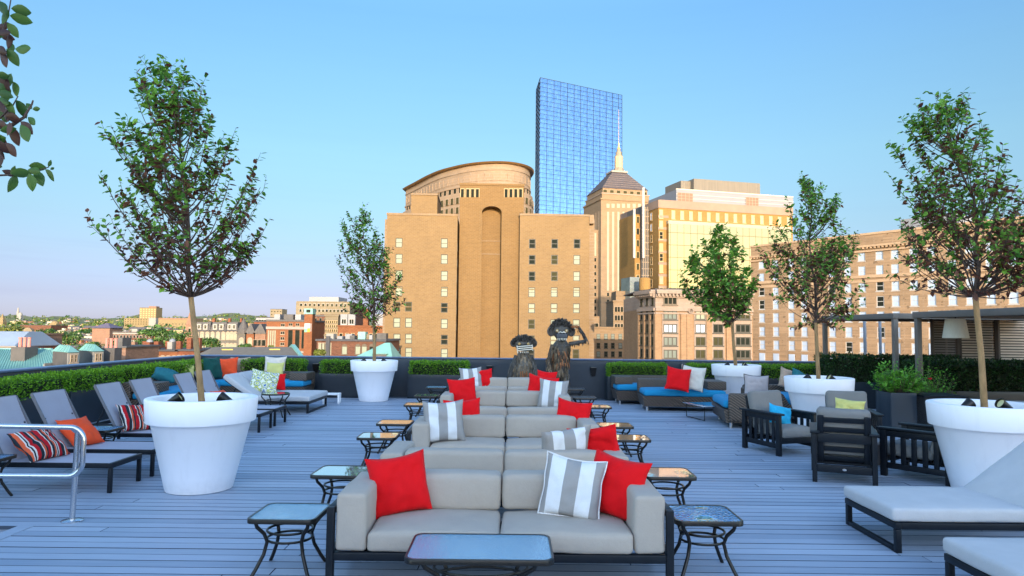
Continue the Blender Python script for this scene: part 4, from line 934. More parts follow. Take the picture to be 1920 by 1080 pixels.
def make_chaise(label, loc, rz):
    """curved wicker lounge: high rolled side towards -y, open towards -x"""
    t = thing('wicker_chaise', label, 'chaise', loc, rz, 'curved wicker chaises')
    prof = [(-.50, .10), (-.54, .33), (-.40, .34), (.18, .36), (.30, .56), (.42, .62), (.50, .56), (.50, .30), (.40, .10)]
    L = 1.5; k = MB(); n = len(prof)
    for y0, y1, pr in ((-L / 2, L / 2, prof),):
        vs = [(x, y0, z) for x, z in pr] + [(x, y1, z) for x, z in pr]
        k.add(vs, [(i, i + n, (i + 1) % n + n, (i + 1) % n) for i in range(n)] + [tuple(range(n)), tuple(reversed(range(n, 2 * n)))])
    k.build('base', M_wick, t, 35)
    k = MB(); k.rbox(-.46, .46, -L / 2 - .06, -L / 2 + .06, .12, .64, .05); k.build('armrest', M_wick, t, 50)
    k = MB(); k.rbox(-.53, .20, -L / 2 + .07, L / 2 - .02, .345, .49, .06, .02, wob=.008, seed=4); k.build('seat_cushion', M_blue, t, 60)
    for x in (-.40, .38):
        for y in (-L / 2 + .1, L / 2 - .12):
            k = MB(); k.tube([(x, y, 0), (x, y, .13)], .028, 12); k.build('leg', M_alu, t, 60)
    return t
cc = make_chaise('curved brown wicker chaise with a blue cushion and pale grey pillow', (4.58, 13.3, 0), R(-8))
dup(cc, (5.55, 14.1, 0), R(185), 'curved brown wicker chaise with round back behind the turquoise pillow armchair')
pillow('pale grey pillow with dark piping on the curved wicker chaise', M_lilac, (4.68, 13.0, .50), .46, -10, 8, 2, .09, seed=111, edge=M_iron)
pillow('red pillow on the wicker sofa right of the middle', M_red, at(1272, 733, .48), .52, -10, 16, 8, .09, seed=113)
pillow('ivory pillow with dark stripes beside the red one on the wicker sofa', M_ivory, at(1297, 733, .48) + Vector((.03, .1, 0)), .55, -22, 14, 8, .10, seed=115)
pillow('round teal velvet pillow on the far curved chaise', M_teal, (6.15, 14.35, .55), .44, 30, 20, 24, .10, seed=117)
pillow('pink and beige patterned pillow behind the teal one', M_beige, (5.98, 14.55, .55), .46, 10, 20, 20, .10, seed=119)
# corner pillows
pillow('teal bolster pillow on the wicker sofa along the left wall', M_teal, at(312, 713, .64), .46, 40, 50, 25, .13, h=.32, seed=121)
pillow('bright blue pillow peeking over the lounger left of the tree trunk', M_turq, at(328, 712, .50), .36, 60, 15, 0, .07, seed=123)
pillow('pale yellow pillow peeking over the lounger at the tree trunk', M_yel, at(352, 711, .52), .38, 60, 15, 8, .07, seed=125)
pillow('bright blue pillow right behind the tree trunk', M_turq, at(383, 702, .52), .36, 60, 15, 6, .07, seed=127)
pillow('bottle green pillow on edge beside the orange one in the corner', M_green, at(402, 712, .48), .56, 72, 12, 0, .09, seed=129)
pillow('large orange pillow on the corner wicker sofa', M_orange, at(424, 709, .48), .52, 10, 14, -4, .10, seed=131)
pillow('beige knitted pillow behind the orange one', M_beige, at(444, 706, .50) + Vector((0, .12, 0)), .50, 6, 12, 0, .09, seed=133)
pillow('large cream pillow against the hedge on the corner wicker sofa', M_cream, at(511, 708, .50) + Vector((0, .1, 0)), .54, 4, 14, 0, .10, seed=135)
pillow('yellow green pillow in front of the cream one', M_yel, at(514, 711, .50), .42, 4, 14, 0, .08, seed=137)
# low glass table
tt = thing('wire_table', 'low glass table on a thin black wire frame before the wicker sofa', 'table', (4.10, 13.95, 0), R(14), 'low tables')
k = MB(); k.rbox(-.42, .42, -.42, .42, .285, .30, .006, seg=2); k.build('top', glass_top('grey_glass', (.55, .6, .68), .08, .02, 30), tt, 40)
for s in (-1, 1):
    k = MB(); k.tube([(s * .36, -.36, .284), (s * .36, -.36, .02), (s * .36, .36, .02), (s * .36, .36, .284)], .009, 8); k.build('leg', M_iron, tt)
# ------------------------------------------------------------------ cabanas, screens and plants on the right
M_cab = mat('taupe_cabana_paint', (0.135, 0.125, 0.115), 0.5, 0, 0.12, 3)
def cabana(label, x0, x1, y0, y1, h=2.2):
    t = thing('cabana', label, 'pergola', (x0, y0, 0), 0, 'flat roofed cabanas on the right'); w, d = x1 - x0, y1 - y0
    for x, y in ((0, 0), (0, d - .10), (w - .10, 0), (w - .10, d - .10)):
        k = MB(); k.rbox(x, x + .10, y, y + .10, 0, h - .121, .008, seg=2); k.build('post', M_cab, t, 40)
    k = MB()
    k.rbox(-.02, .10, -.02, d + .02, h - .12, h, .006, seg=2); k.rbox(w - .10, w + .02, -.02, d + .02, h - .12, h, .006, seg=2)
    k.rbox(.101, w - .101, -.02, .10, h - .119, h - .001, .006, seg=2); k.rbox(.101, w - .101, d - .10, d + .02, h - .119, h - .001, .006, seg=2)
    k.build('roof_beam', M_cab, t, 40)
    k = MB(); k.box(.10, w - .10, .10, d - .10, h - .05, h - .015); k.build('roof', mat('cabana_ceiling', (.20, .185, .165), .8), t)
    return t
cabana('taupe flat roofed cabana farther back, its corner post left of the lamp', 8.18, 11.6, 14.55, 17.9)
cabana('taupe flat roofed cabana at the right edge with a lamp under its roof', 8.12, 12.0, 9.6, 13.72)
cabana('taupe flat roofed cabana nearest on the right, out to the side', 8.12, 12.0, 5.2, 9.3)

t = thing('pendant_lamp', 'large tapered cream drum lamp hanging under the cabana roof', 'lamp', (8.55, 13.1, 2.19), 0)
k = MB(); k.lathe([(.165, -.13), (.168, -.13), (.225, -.50), (.221, -.50), (.165, -.132)], 40, close=False); k.build('lamp_shade', mat('pleated_shade', (.55, .52, .44), .9, 0, .08, 60, stretch=(1, 1, .05)), t, 50)
k = MB(); k.tube([(0, 0, -.02), (0, 0, -.16)], .012, 8); k.bar((-.165, 0, -.135), (.165, 0, -.135), .01, .01); k.build('hanger', M_iron, t)
k = MB(); k.lathe([(.001, -.30), (.04, -.28), (.05, -.23), (.03, -.17), (.001, -.16)], 16, close=False); k.build('bulb', mat('opal_bulb', (.8, .78, .7), .4), t, 60)

M_slat = mat('weathered_slats', (0.55, 0.44, 0.34), 0.8, 0, 0.35, 5, 0.2, 60, stretch=(.3, 1, 8))
M_slatg = mat('grey_weathered_slats', (0.14, 0.125, 0.12), 0.8, 0, 0.35, 5, 0.2, 60, stretch=(.3, 1, 8))
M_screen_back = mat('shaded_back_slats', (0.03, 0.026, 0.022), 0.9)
def screen(label, u0, u1, Y, z0, z1, mt, posts=(0, 1)):
    a, b = far(u0, 640, Y), far(u1, 640, Y); w = b.x - a.x
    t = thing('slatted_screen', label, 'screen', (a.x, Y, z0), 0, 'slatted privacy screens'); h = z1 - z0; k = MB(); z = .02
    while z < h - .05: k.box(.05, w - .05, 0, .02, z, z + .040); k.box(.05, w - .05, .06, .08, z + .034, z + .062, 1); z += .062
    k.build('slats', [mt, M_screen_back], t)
    k = MB()
    k.rbox(-.0, .049, -.03, .06, -0.02, h, .005, seg=2); k.rbox(w - .049, w, -.03, .06, -0.02, h, .005, seg=2); k.rbox(w * .55, w * .55 + .05, .031, .07, 0, h, .005, seg=2); k.build('frame', mat('brown_frame', (.075, .055, .045), .6), t, 40)
screen('narrow grey slatted screen behind the drum lamp', 1747, 1797, 17.2, 0.0, 2.3, M_slatg)
screen('tan slatted screen between the drum lamp and the right tree trunk', 1798, 1868, 16.2, 0.0, 2.35, M_slat)
screen('tan slatted screen at the right picture edge', 1870, 1960, 15.6, 0.0, 2.35, M_slat)
k = MB()
for i, u in enumerate((1622, 1651, 1680)):
    p = far(u, 660, 19.3); tt = thing('steel_pole', 'thin grey steel pole, %s of three beyond the hedge and before the brick hotel' % ['leftmost', 'middle one', 'rightmost'][i], 'pole', (p.x, 19.3, -1), 0, 'grey poles beyond the hedge')
    k = MB(); k.tube([(0, 0, 0), (0, 0, 3.15)], .04, 10); k.lathe([(.07, -.01), (.07, .02), (.041, .04)], 12, close=False); k.build('shaft', mat('grey_pole_paint', (.22, .25, .31), .5), tt, 60)

def shrub(label, loc, rx, ry, h, n, mt, seed, size=.07, name='potted_shrub'):
    rr = random.Random(seed); t = thing(name, label, 'shrub', loc); lim = MB(); V = []; Fc = []
    for i in range(n):
        ph = rr.uniform(0, 6.283); fr = math.sqrt(rr.random()); z = h * rr.uniform(.35, 1) * (1 - .45 * fr * fr)
        tip = Vector((rx * fr * math.cos(ph), ry * fr * math.sin(ph), z)); root = Vector((tip.x * .3, tip.y * .3, 0)); c = root.lerp(tip, .5) + Vector((tip.x * .1, tip.y * .1, -.02))
        lim.tube([root, c, tip], [.006, .004, .002], 4, cap=False)
        for j in range(15):
            q = .35 + .68 * j / 14; p = root * (1 - q) ** 2 + c * 2 * q * (1 - q) + tip * q * q
            d = Vector((rr.gauss(0, .7), rr.gauss(0, .7), rr.uniform(.0, .9))).normalized(); w = d.cross(Vector((rr.gauss(0, .5), rr.gauss(0, .5), 1))).normalized(); L = size * rr.uniform(.6, 1.2); o = len(V)
            nn = w.cross(d); V += [p, p + d * L * .45 + w * L * .27, p + d * L - nn * L * .1, p + d * L * .45 - w * L * .27, p + d * L * .5 - nn * L * .06]; Fc += [(o, o + 1, o + 4), (o + 1, o + 2, o + 4), (o + 2, o + 3, o + 4), (o + 3, o, o + 4)]
    lim.build('stems', M_twig, t); m = MB(); m.add(V, Fc); m.build('foliage', mt, t); return t
trough('tall square slate planter of the green shrub, behind the armchairs', 6.72, 7.18, 12.1, 12.6, 0.003, .72, M_slate, 'square planters')
sh = shrub('bright green leafy shrub with a red bloom in the square slate planter', (6.98, 12.35, .66), .50, .40, .62, 95, M_bush, 3, .085)
k = MB(); rr = random.Random(2)
for i in range(7):
    a = i * .9; d = Vector((math.cos(a), math.sin(a) * .6, .5 + .3 * (i % 2))).normalized(); w = d.cross(Vector((0, 0, 1))).normalized(); p = Vector((.40, -.32, .30)); k.add([p, p + d * .03 + w * .02, p + d * .055, p + d * .03 - w * .02], [(0, 1, 2, 3)])
k.build('bloom', mat('red_petal', (.6, .02, .02), .5), sh)
shrub('loose mid green bush between the tall hedges beside the cabana post', (8.0, 13.25, .35), .62, .45, .95, 110, M_bush, 9, .06, 'bush')
t = thing('wicker_box', 'dark woven wicker cube beside the square slate planter', 'wicker box', (7.60, 12.25, 0), R(-6), None)
k = MB(); k.prism([(-.28, -.30), (.28, -.30), (.28, .30), (-.28, .30)], .02, .66, top=[(-.34, -.34), (.34, -.34), (.34, .34), (-.34, .34)]); k.build('body', M_wickd, t)
k = MB(); k.rbox(-.37, .37, -.37, .37, .662, .69, .008, seg=2); k.build('lid', M_black, t, 40)
for a in (-1, 1):
    for b in (-1, 1):
        k = MB(); k.tube([(a * .24, b * .26, 0), (a * .24, b * .26, .021)], .02, 8); k.build('foot', M_black, t)
p = far(1759, 735, 13.80)
t = thing('vent_plate', 'small bronze vent plate on the black planter under the tall hedge', 'vent', (p.x, 13.829, .44), 0)
k = MB(); k.rbox(-.10, .10, -.012, 0, -.04, .04, .004, seg=2); k.build('plate', mat('bronze_plate', (.22, .17, .12), .5, .3), t, 40)
k = MB()
for i in range(4): k.box(-.07, .07, -.016, -.0125, -.028 + i * .016, -.022 + i * .016)
k.build('louvre', M_black, t)
t = thing('garden_bench', 'pale cushioned bench under the cabana beyond the right foreground pot', 'bench', (9.55, 12.6, 0), 0)
k = MB(); k.rbox(-.7, .7, -.4, .4, .30, .52, .04, .01); k.build('seat_cushion', M_bed, t, 60)
k = MB(); k.rbox(-.7, .7, -.38, .38, .05, .295, .01, seg=2); k.build('base', M_black, t, 40)

# ------------------------------------------------------------------ tyre rubber ape sculptures
M_rub = mat('shredded_tyre_rubber', (0.075, 0.068, 0.06), 0.55, 0, 0.5, 18, 0.6, 60, island=.7)
M_rubb = mat('dusty_brown_rubber', (0.15, 0.11, 0.07), 0.7, 0, 0.5, 14, 0.5, 60, island=.6)
M_rust = mat('rusty_brown_strips', (0.25, 0.095, 0.035), 0.7, 0, 0.4, 14, 0.4, 60, island=.5)
M_bone = mat('bone_white', (0.66, 0.62, 0.52), 0.6, 0, 0.15, 10)
M_eye = mat('amber_eye', (0.42, 0.27, 0.10), 0.3, 0, 0.15, 10)
def shag(m, path, radii, n, length, rr, mi=0, wid=.03, flare=.35, down=1.0):
    """rubber strips hung all round a limb or trunk"""
    for i in range(n):
        k = rr.random() * (len(path) - 1.001); j = int(k); p = Vector(path[j]).lerp(Vector(path[j + 1]), k - j); r = radii[j] + (radii[j + 1] - radii[j]) * (k - j)
        a = rr.uniform(0, 6.283); o = Vector((math.cos(a), math.sin(a), 0)); q = p + o * r; L = length * rr.uniform(.6, 1.3)
        d = (o * flare * rr.uniform(.3, 1.2) + Vector((rr.gauss(0, .12), rr.gauss(0, .12), -down))).normalized(); w = d.cross(o).normalized() * wid * rr.uniform(.5, 1.2) / 2; nn = w.cross(d).normalized() * .006
        e1 = q + d * L * .5 + o * .012; e2 = q + d * L
        vs = [q - w, q + w, e1 + w, e1 - w, e2 + w * .5, e2 - w * .5]; vs2 = [v - nn for v in vs]
        m.add(vs + vs2, [(0, 1, 2, 3), (3, 2, 4, 5), (7, 6, 9, 8), (8, 9, 11, 10), (0, 3, 9, 6), (1, 7, 8, 2), (3, 5, 11, 9), (2, 8, 10, 4), (4, 10, 11, 5)], mi)
def hair(m, c, rx, ry, rz, n, L, rr, mi=0, zmin=-.1, wid=.03):
    for i in range(n):
        while True:
            d = Vector((rr.gauss(0, 1), rr.gauss(0, 1), rr.gauss(0, 1))).normalized()
            if d.z > zmin and not (d.y < -.45 and d.z < .35): break
        q = Vector(c) + Vector((d.x * rx, d.y * ry, d.z * rz)); g = (d + Vector((0, -.25, .35)) + Vector((rr.gauss(0, .2),) * 3)).normalized(); w = g.cross(Vector((rr.gauss(0, 1), rr.gauss(0, 1), rr.gauss(0, 1)))).normalized() * wid / 2; l = L * rr.uniform(.6, 1.2); nn = w.cross(g).normalized() * .006
        vs = [q - w, q + w, q + g * l + w * .4, q + g * l - w * .4]; vs += [v + nn for v in vs]
        m.add(vs, [(0, 1, 2, 3), (7, 6, 5, 4), (0, 4, 5, 1), (1, 5, 6, 2), (2, 6, 7, 3), (3, 7, 4, 0)], mi)
def ell(m, c, r, mi=0, n=18, k=10):
    vs = []; fs = []
    for i in range(k + 1):
        a = math.pi * i / k
        for j in range(n): b = 2 * math.pi * j / n; vs.append((c[0] + r[0] * math.sin(a) * math.cos(b), c[1] + r[1] * math.sin(a) * math.sin(b), c[2] + r[2] * math.cos(a)))
    for i in range(k):
        for j in range(n): fs.append((i * n + j, (i + 1) * n + j, (i + 1) * n + (j + 1) % n, i * n + (j + 1) % n))
    m.add(vs, fs, mi)
def fingers(m, c, d, side, L=.10, r=.011, mi=0):
    """palm with four bent fingers and a thumb leaving its side"""
    c, d = Vector(c), Vector(d).normalized(); s = Vector(side).normalized(); n = d.cross(s)
    m.tube([c - d * .03, c + d * .03, c + d * .075], [.03, .04, .03], 8, mi=mi)
    for i, l in enumerate((.85, 1.0, .95, .75)):
        p = c + d * .07 + s * (i - 1.5) * .02; m.tube([p, p + d * L * .5 * l + n * .006, p + d * L * l + n * .03], [r, r * .9, r * .6], 6, mi=mi)
    p = c + s * -.035 + d * .01; m.tube([p, p - s * .035 + d * .035, p - s * .03 + d * .075 + n * .015], [r, r * .9, r * .6], 6, mi=mi)
def ape_tall():
    rr = random.Random(77); t = thing('ape_sculpture', 'tall ape sculpture of shredded tyre rubber shading its eyes with a raised arm', 'sculpture', (1.27, 16.95, 0), 0, 'ape sculptures of tyre rubber')
    m = MB(); z = lambda v: v
    torso = [(0.0, .0, .72), (0, .0, .9), (0, 0, 1.12), (0, -.0, 1.38), (0, 0, 1.52)]; tr = [.15, .17, .19, .22, .12]
    m.tube(torso, tr, 14)
    for s in (-1, 1):
        leg = [(s * .10, 0, .80), (s * .14, -.03, .45), (s * .16, 0, .10), (s * .16, -.02, .03)]; m.tube(leg, [.085, .065, .05, .05], 10); shag(m, leg, [.085, .07, .06, .06], 110, .16, rr, 1, .03, .25)
        m.tube([(s * .16, .06, .03), (s * .17, -.06, .035), (s * .18, -.18, .02)], [.05, .055, .035], 8)
    armL = [(-.20, 0, 1.40), (-.27, 0, 1.15), (-.30, -.03, .92), (-.27, -.05, .78)]; m.tube(armL, [.065, .055, .045, .035], 10); shag(m, armL, [.07, .06, .05, .04], 90, .16, rr, 1, .028, .25)
    armR = [(.19, 0, 1.42), (.40, -.02, 1.46), (.62, -.03, 1.50)]; m.tube(armR, [.055, .045, .045], 10)
    m.tube([(.62, -.03, 1.50), (.53, -.06, 1.68), (.42, -.10, 1.84)], [.046, .040, .034], 10)
    for P, q in ((armR, 30), ([(.62, -.03, 1.5), (.53, -.06, 1.68), (.42, -.1, 1.84)], 26)): shag(m, P, [.045] * 3, q, .09, rr, 0, .03, .1, .3)
    shag(m, torso, tr, 300, .15, rr, 1, .036, .16); 
    m.build('body', [M_rub, M_rubb], t)
    k = MB(); shag(k, [(0, -.06, .92), (0, -.08, 1.15), (0, -.06, 1.32)], [.19, .20, .17], 60, .13, rr, 0, .03, .2); k.build('belly_strips', M_rust, t)
    k = MB(); ell(k, (0, -.02, 1.74), (.21, .20, .22)); ell(k, (0, -.15, 1.62), (.16, .14, .12)); k.build('head', M_rub, t, 60)
    k = MB(); hair(k, (0, -.0, 1.78), .22, .20, .20, 420, .085, rr, 0, -.05, .045); k.build('hair', M_rub, t)
    for s in (-1, 1):
        k = MB(); k.tube([(s * .25 + .075 * math.cos(a * .52), .0, 1.73 + .10 * math.sin(a * .52)) for a in range(12)], .028, 8, closed=True); k.add([(s * .25 + .07 * math.cos(a * .52), .01, 1.73 + .095 * math.sin(a * .52)) for a in range(12)], [tuple(range(12))]); k.build('ear', M_rub, t, 60)
        k = MB(); ell(k, (s * .115, -.19, 1.745), (.055, .04, .055)); k.build('eye_socket', M_rub, t, 60)
        k = MB(); ell(k, (s * .115, -.215, 1.745), (.040, .03, .040)); k.build('eye', M_eye, t, 60)
        k = MB(); ell(k, (s * .115, -.243, 1.745), (.014, .006, .014)); k.build('pupil', M_bone, t, 60)
    k = MB(); k.tube([(-.09, -.27, 1.70), (-.04, -.30, 1.72), (0, -.30, 1.70), (.04, -.30, 1.72), (.09, -.27, 1.70)], .014, 8); k.build('nose', M_bone, t, 60)
    k = MB(); k.rbox(-.13, .13, -.30, -.18, 1.56, 1.68, .03); k.build('muzzle', mat('grey_tyre_tread', (.07, .075, .085), .6), t, 50)
    k = MB(); 
    for i in range(6): x = -.10 + i * .04; k.tube([(x, -.295, 1.565), (x, -.30, 1.515 - .012 * (i % 2))], [.015, .006], 6)
    k.build('teeth', M_bone, t, 60)
    k = MB(); fingers(k, (-.27, -.06, .74), (0.05, -.1, -1), (1, .2, 0)); k.build('hand', M_bone, t, 60)
    k = MB(); fingers(k, (.40, -.12, 1.85), (-1, -.15, .05), (.0, .5, .8), mi=0); k.build('hand', M_rust, t, 60)
    k = MB(); k.tube([(0.0, .10, 0), (0.0, .06, .78)], .014, 8); k.lathe([(.22, 0.002), (.22, .012)], 20); k.build('support_rod', M_iron, t)
def ape_small():
    rr = random.Random(78); t = thing('ape_sculpture', 'smaller ape sculpture of shredded tyre rubber with white slats over its mouth', 'sculpture', (.34, 16.85, 0), 0, 'ape sculptures of tyre rubber')
    m = MB(); torso = [(0, 0, .12), (0, 0, .55), (0, 0, .9), (0, 0, 1.22)]; tr = [.26, .30, .24, .13]; m.tube(torso, tr, 16); shag(m, torso, tr, 520, .15, rr, 1, .038, .18)
    for s in (-1, 1):
        arm = [(s * .16, -.02, 1.12), (s * .27, -.06, .85), (s * .34, -.08, .62)]; m.tube(arm, [.07, .06, .045], 10); shag(m, arm, [.07, .06, .05], 90, .17, rr, 0, .03, .3)
        leg = [(s * .14, 0, .2), (s * .15, -.02, .03)]; m.tube(leg, [.09, .08], 10); m.tube([(s * .15, .06, .04), (s * .16, -.1, .04), (s * .17, -.22, .025)], [.06, .06, .035], 8)
    m.build('body', [M_rub, M_rubb], t)
    k = MB(); shag(k, [(0, -.24, .62), (0, -.25, .8)], [.08, .08], 26, .12, rr, 0, .03, .2); k.build('belly_strips', M_rust, t)
    k = MB(); ell(k, (0, -.03, 1.40), (.22, .19, .17)); ell(k, (0.03, -.15, 1.33), (.16, .12, .10)); k.build('head', M_rub, t, 60)
    k = MB(); hair(k, (0, 0, 1.42), .24, .20, .15, 400, .08, rr, 0, -.05, .045); k.build('hair', M_rub, t)
    for s in (-1, 1):
        k = MB(); k.tube([(s * .25 + .06 * math.cos(a * .52), -.02, 1.43 + .07 * math.sin(a * .52)) for a in range(12)], .026, 8, closed=True); k.add([(s * .25 + .055 * math.cos(a * .52), -.01, 1.43 + .065 * math.sin(a * .52)) for a in range(12)], [tuple(range(12))]); k.build('ear', M_rub, t, 60)
    for s in (-1, 1):
        k = MB(); ell(k, (s * .11, -.19, 1.42), (.055, .04, .05)); k.build('eye_socket', M_rub, t, 60)
        k = MB(); ell(k, (s * .11, -.215, 1.42), (.036, .028, .036)); k.build('eye', M_eye, t, 60)
    Mx = Matrix.Translation((.03, -.27, 1.30)) @ Matrix.Rotation(R(-6), 4, 'Y')
    for i in range(3):
        k = MB(); k.rbox(-.19, .19, -.012, .012, .055 - i * .045, .08 - i * .045, .004, seg=2, M=Mx); k.build('mouth_slat', M_bone, t, 40)
    k = MB(); k.rbox(-.20, -.175, -.02, -.0125, -.09, .10, .004, seg=2, M=Mx); k.rbox(.175, .19, -.02, -.0125, -.07, .09, .004, seg=2, M=Mx); k.build('mouth_slat', M_bone, t, 40)
    k = MB()
    for i in range(5): x = -.08 + i * .045; k.tube([(x, -.26, 1.235), (x, -.265, 1.195)], [.014, .006], 6)
    k.build('teeth', M_bone, t, 60)
    for s in (-1, 1):
        k = MB(); fingers(k, (s * .35, -.09, .56), (0, -.1, -1), (1, 0, 0), .12); k.build('hand', M_bone, t, 60)
ape_tall(); ape_small()
# ------------------------------------------------------------------ city: helpers
GZ = -30.0
PANE = {'blind': mat('pane_cream_blind', (0.225, 0.245, 0.185), .55, 0, .12, .8, spec=.15), 'dark': mat('pane_dark', (0.0182, 0.02184, 0.0182), .75, 0, .4, .5, spec=.0),
        'mid': mat('pane_olive', (0.0455, 0.04368, 0.02366), .75, 0, .3, .5, spec=.0), 'sky': mat('pane_pale_blue', (0.364, 0.4459, 0.5824), .4, 0, .10, .6, spec=.2), 'gold': mat('pane_gold', (0.344, 0.2752, 0.1223), .5, .0, .10, .4),
        'green': mat('pane_grey_green', (0.1299, 0.1529, 0.1376), .5, 0, .2, .5, spec=.1)}
FR = {'dark': mat('frame_dark', (0.02675, 0.02523, 0.0214), .5), 'white': mat('frame_white', (0.3822, 0.3669, 0.3516), .6), 'brown': mat('frame_brown', (0.07644, 0.05351, 0.0344), .5), 'stone': mat('frame_stone', (0.2752, 0.214, 0.1605), .8), 'tan': mat('frame_tan', (0.3822, 0.2752, 0.1529), .7)}
WIN = {}
def win_mesh(w, h, style):
    key = (round(w, 2), round(h, 2), style)
    if key in WIN: return WIN[key]
    k = MB(); f = max(.06, w * (.10 if style == 'sash' else .07))
    if style == 'sash':
        for a, b, c, d in ((-w / 2, -w / 2 + f, 0, h), (w / 2 - f, w / 2, 0, h)): k.box(a, b, -.10, .02, c, d)
        k.box(-w / 2 + f, w / 2 - f, -.09, .02, 0, f); k.box(-w / 2 + f, w / 2 - f, -.09, .02, h - f, h); k.box(-w / 2 + f, w / 2 - f, -.07, .02, h * .5 - f * .4, h * .5 + f * .4)
        k.box(-w / 2 - .12, w / 2 + .12, -.18, .02, -.14, -.002)
    elif style in ('two', 'three'):
        n = 2 if style == 'two' else 3
        for i in range(n + 1): x = -w / 2 + (w - f) * i / n; k.box(x, x + f, -.10, .02, 0, h)
        k.box(-w / 2 + f, w / 2 - f, -.09, .02, 0, f) ; k.box(-w / 2 + f, w / 2 - f, -.09, .02, h - f, h)
        k.box(-w / 2 - .15, w / 2 + .15, -.20, .02, -.16, -.002)
    elif style == 'slot':
        k.box(-w / 2 - .1, -w / 2, -.06, .02, 0, h); k.box(w / 2, w / 2 + .1, -.06, .02, 0, h); k.box(-w / 2 - .1, w / 2 + .1, -.07, .02, h - .02, h + .1)
    elif style == 'strip':
        k.box(-w / 2 - .08, -w / 2, -.12, .02, 0, h); k.box(w / 2, w / 2 + .08, -.12, .02, 0, h)
        n = max(1, int(h / 4))
        for i in range(1, n): k.box(-w / 2, w / 2, -.05, .02, h * i / n - .12, h * i / n + .12)
    elif style == 'arch':
        k.box(-w / 2 - .08, -w / 2, -.08, .02, 0, h); k.box(w / 2, w / 2 + .08, -.08, .02, 0, h)
        k.add([(w * .56 * math.cos(a), y, h + w * .56 * math.sin(a)) for y in (-.08, .02) for a in [math.pi * i / 8 for i in range(9)]], [(i, i + 1, i + 10, i + 9) for i in range(8)] + [tuple(range(9))])
        k.box(-w / 2 - .12, w / 2 + .12, -.14, .02, -.14, -.002)
    o = k.build('window', FR['dark']); fm = o.data; bpy.data.objects.remove(o)
    p = MB(); p.box(-w / 2 + f * .5, w / 2 - f * .5, -.035, .015, .02, h - .02)
    o = p.build('pane', PANE['dark']); pm = o.data; bpy.data.objects.remove(o)
    WIN[key] = (fm, pm); return WIN[key]
MESHV = {}
def with_mat(me, m):
    key = (me.name, m.name)
    if key not in MESHV:
        c = me.copy(); c.materials.clear(); c.materials.append(m); MESHV[key] = c
    return MESHV[key]
class Facade:
    """an upright wall plane of a building: a = left end, b = right end (world xy)"""
    def __init__(s, root, a, b):
        s.root = root; s.a = Vector((a[0], a[1], 0)); s.b = Vector((b[0], b[1], 0)); s.d = (s.b - s.a).normalized(); s.n = Vector((s.d.y, -s.d.x, 0)); s.L = (s.b - s.a).length
        s.ang = math.atan2(s.d.y, s.d.x); o = s.a - Vector((root.location.x, root.location.y, 0)); o.z = 0
        s.M = Matrix.Translation(o) @ Matrix.Rotation(s.ang, 4, 'Z')
        s.nw = 0
    def hit(s, u, v, off=0.0):
        d = ray(u, v); p0 = s.a + s.n * off; t = (p0 - EYE).dot(s.n) / d.dot(s.n); p = EYE + d * t
        return (p - s.a).dot(s.d), p.z - s.root.location.z
    def X(s, u, v=600, off=0): return s.hit(u, v, off)[0]
    def Z(s, u, v, off=0): return s.hit(u, v, off)[1]
    def box(s, m, x0, x1, y0, y1, z0, z1, mi=0): return m.box(x0, x1, y0, y1, z0, z1, mi, s.M)
    def block(s, name, mt, u0, u1, v, depth, off=0.0, z0=0.0, zref=None, parent=None):
        x0, x1 = s.X(u0, v, off), s.X(u1, v, off); z1 = s.Z((u0 + u1) / 2 if zref is None else zref, v, off)
        k = MB(); s.box(k, x0, x1, -off, depth, z0, z1); return k.build(name, mt, parent or s.root), x0, x1, z1
    def window(s, x, z, w, h, style='sash', pane='dark', frame='dark', off=0.0, parent=None, name='window'):
        fm, pm = win_mesh(w, h, style); p = s.M @ Vector((x, -off, z))
        f = inst(name, with_mat(fm, FR[frame]), parent or s.root, p, (0, 0, s.ang)); s.nw += 1
        inst('pane', with_mat(pm, PANE[pane]), f); return f
    def win_px(s, u, v, w, h, *a, off=0.0, **k):
        x, z = s.hit(u, v, off); return s.window(x, z - h / 2, w, h, *a, off=off, **k)
def holed(f, name, mt, x0, x1, z0, z1, holes, t=.3, y0=0.0):
    """front skin of a wall with real openings; holes are (x centre, z bottom, w, h)"""
    xs_ = sorted({x0, x1} | {x - w / 2 for x, z, w, h in holes} | {x + w / 2 for x, z, w, h in holes}); zs_ = sorted({z0, z1} | {z for x, z, w, h in holes} | {z + h for x, z, w, h in holes})
    k = MB(); M_ = f.M; V = []; Fc = []; idx = {}
    def vv(x, z):
        if (x, z) not in idx: idx[(x, z)] = len(V); V.append((x, y0, z))
        return idx[(x, z)]
    for a, b in zip(xs_[:-1], xs_[1:]):
        inx = [q for q in holes if q[0] - q[2] / 2 < (a + b) / 2 < q[0] + q[2] / 2]; run = None
        for c, d in zip(zs_[:-1], zs_[1:]):
            if any(q[1] < (c + d) / 2 < q[1] + q[3] for q in inx): run = None; continue
            Fc.append((vv(a, c), vv(b, c), vv(b, d), vv(a, d)))
    k.add(V, Fc, 0, M_)
    for x, z, w, h in holes:
        a, b, c, d = x - w / 2, x + w / 2, z, z + h
        k.add([(a, y0, c), (b, y0, c), (b, y0, d), (a, y0, d), (a, y0 + t, c), (b, y0 + t, c), (b, y0 + t, d), (a, y0 + t, d)], [(0, 4, 5, 1), (1, 5, 6, 2), (2, 6, 7, 3), (3, 7, 4, 0)], 0, M_)
    k.add([(x0, y0, z0), (x1, y0, z0), (x1, y0, z1), (x0, y0, z1), (x0, y0 + t, z0), (x1, y0 + t, z0), (x1, y0 + t, z1), (x0, y0 + t, z1)], [(3, 2, 6, 7), (0, 3, 7, 4), (2, 1, 5, 6)], 0, M_)
    return k.build(name, mt, f.root)
def building(name, label, cat, x, y, z=GZ, group=None): return thing(name, label, cat, (x, y, z), 0, group)
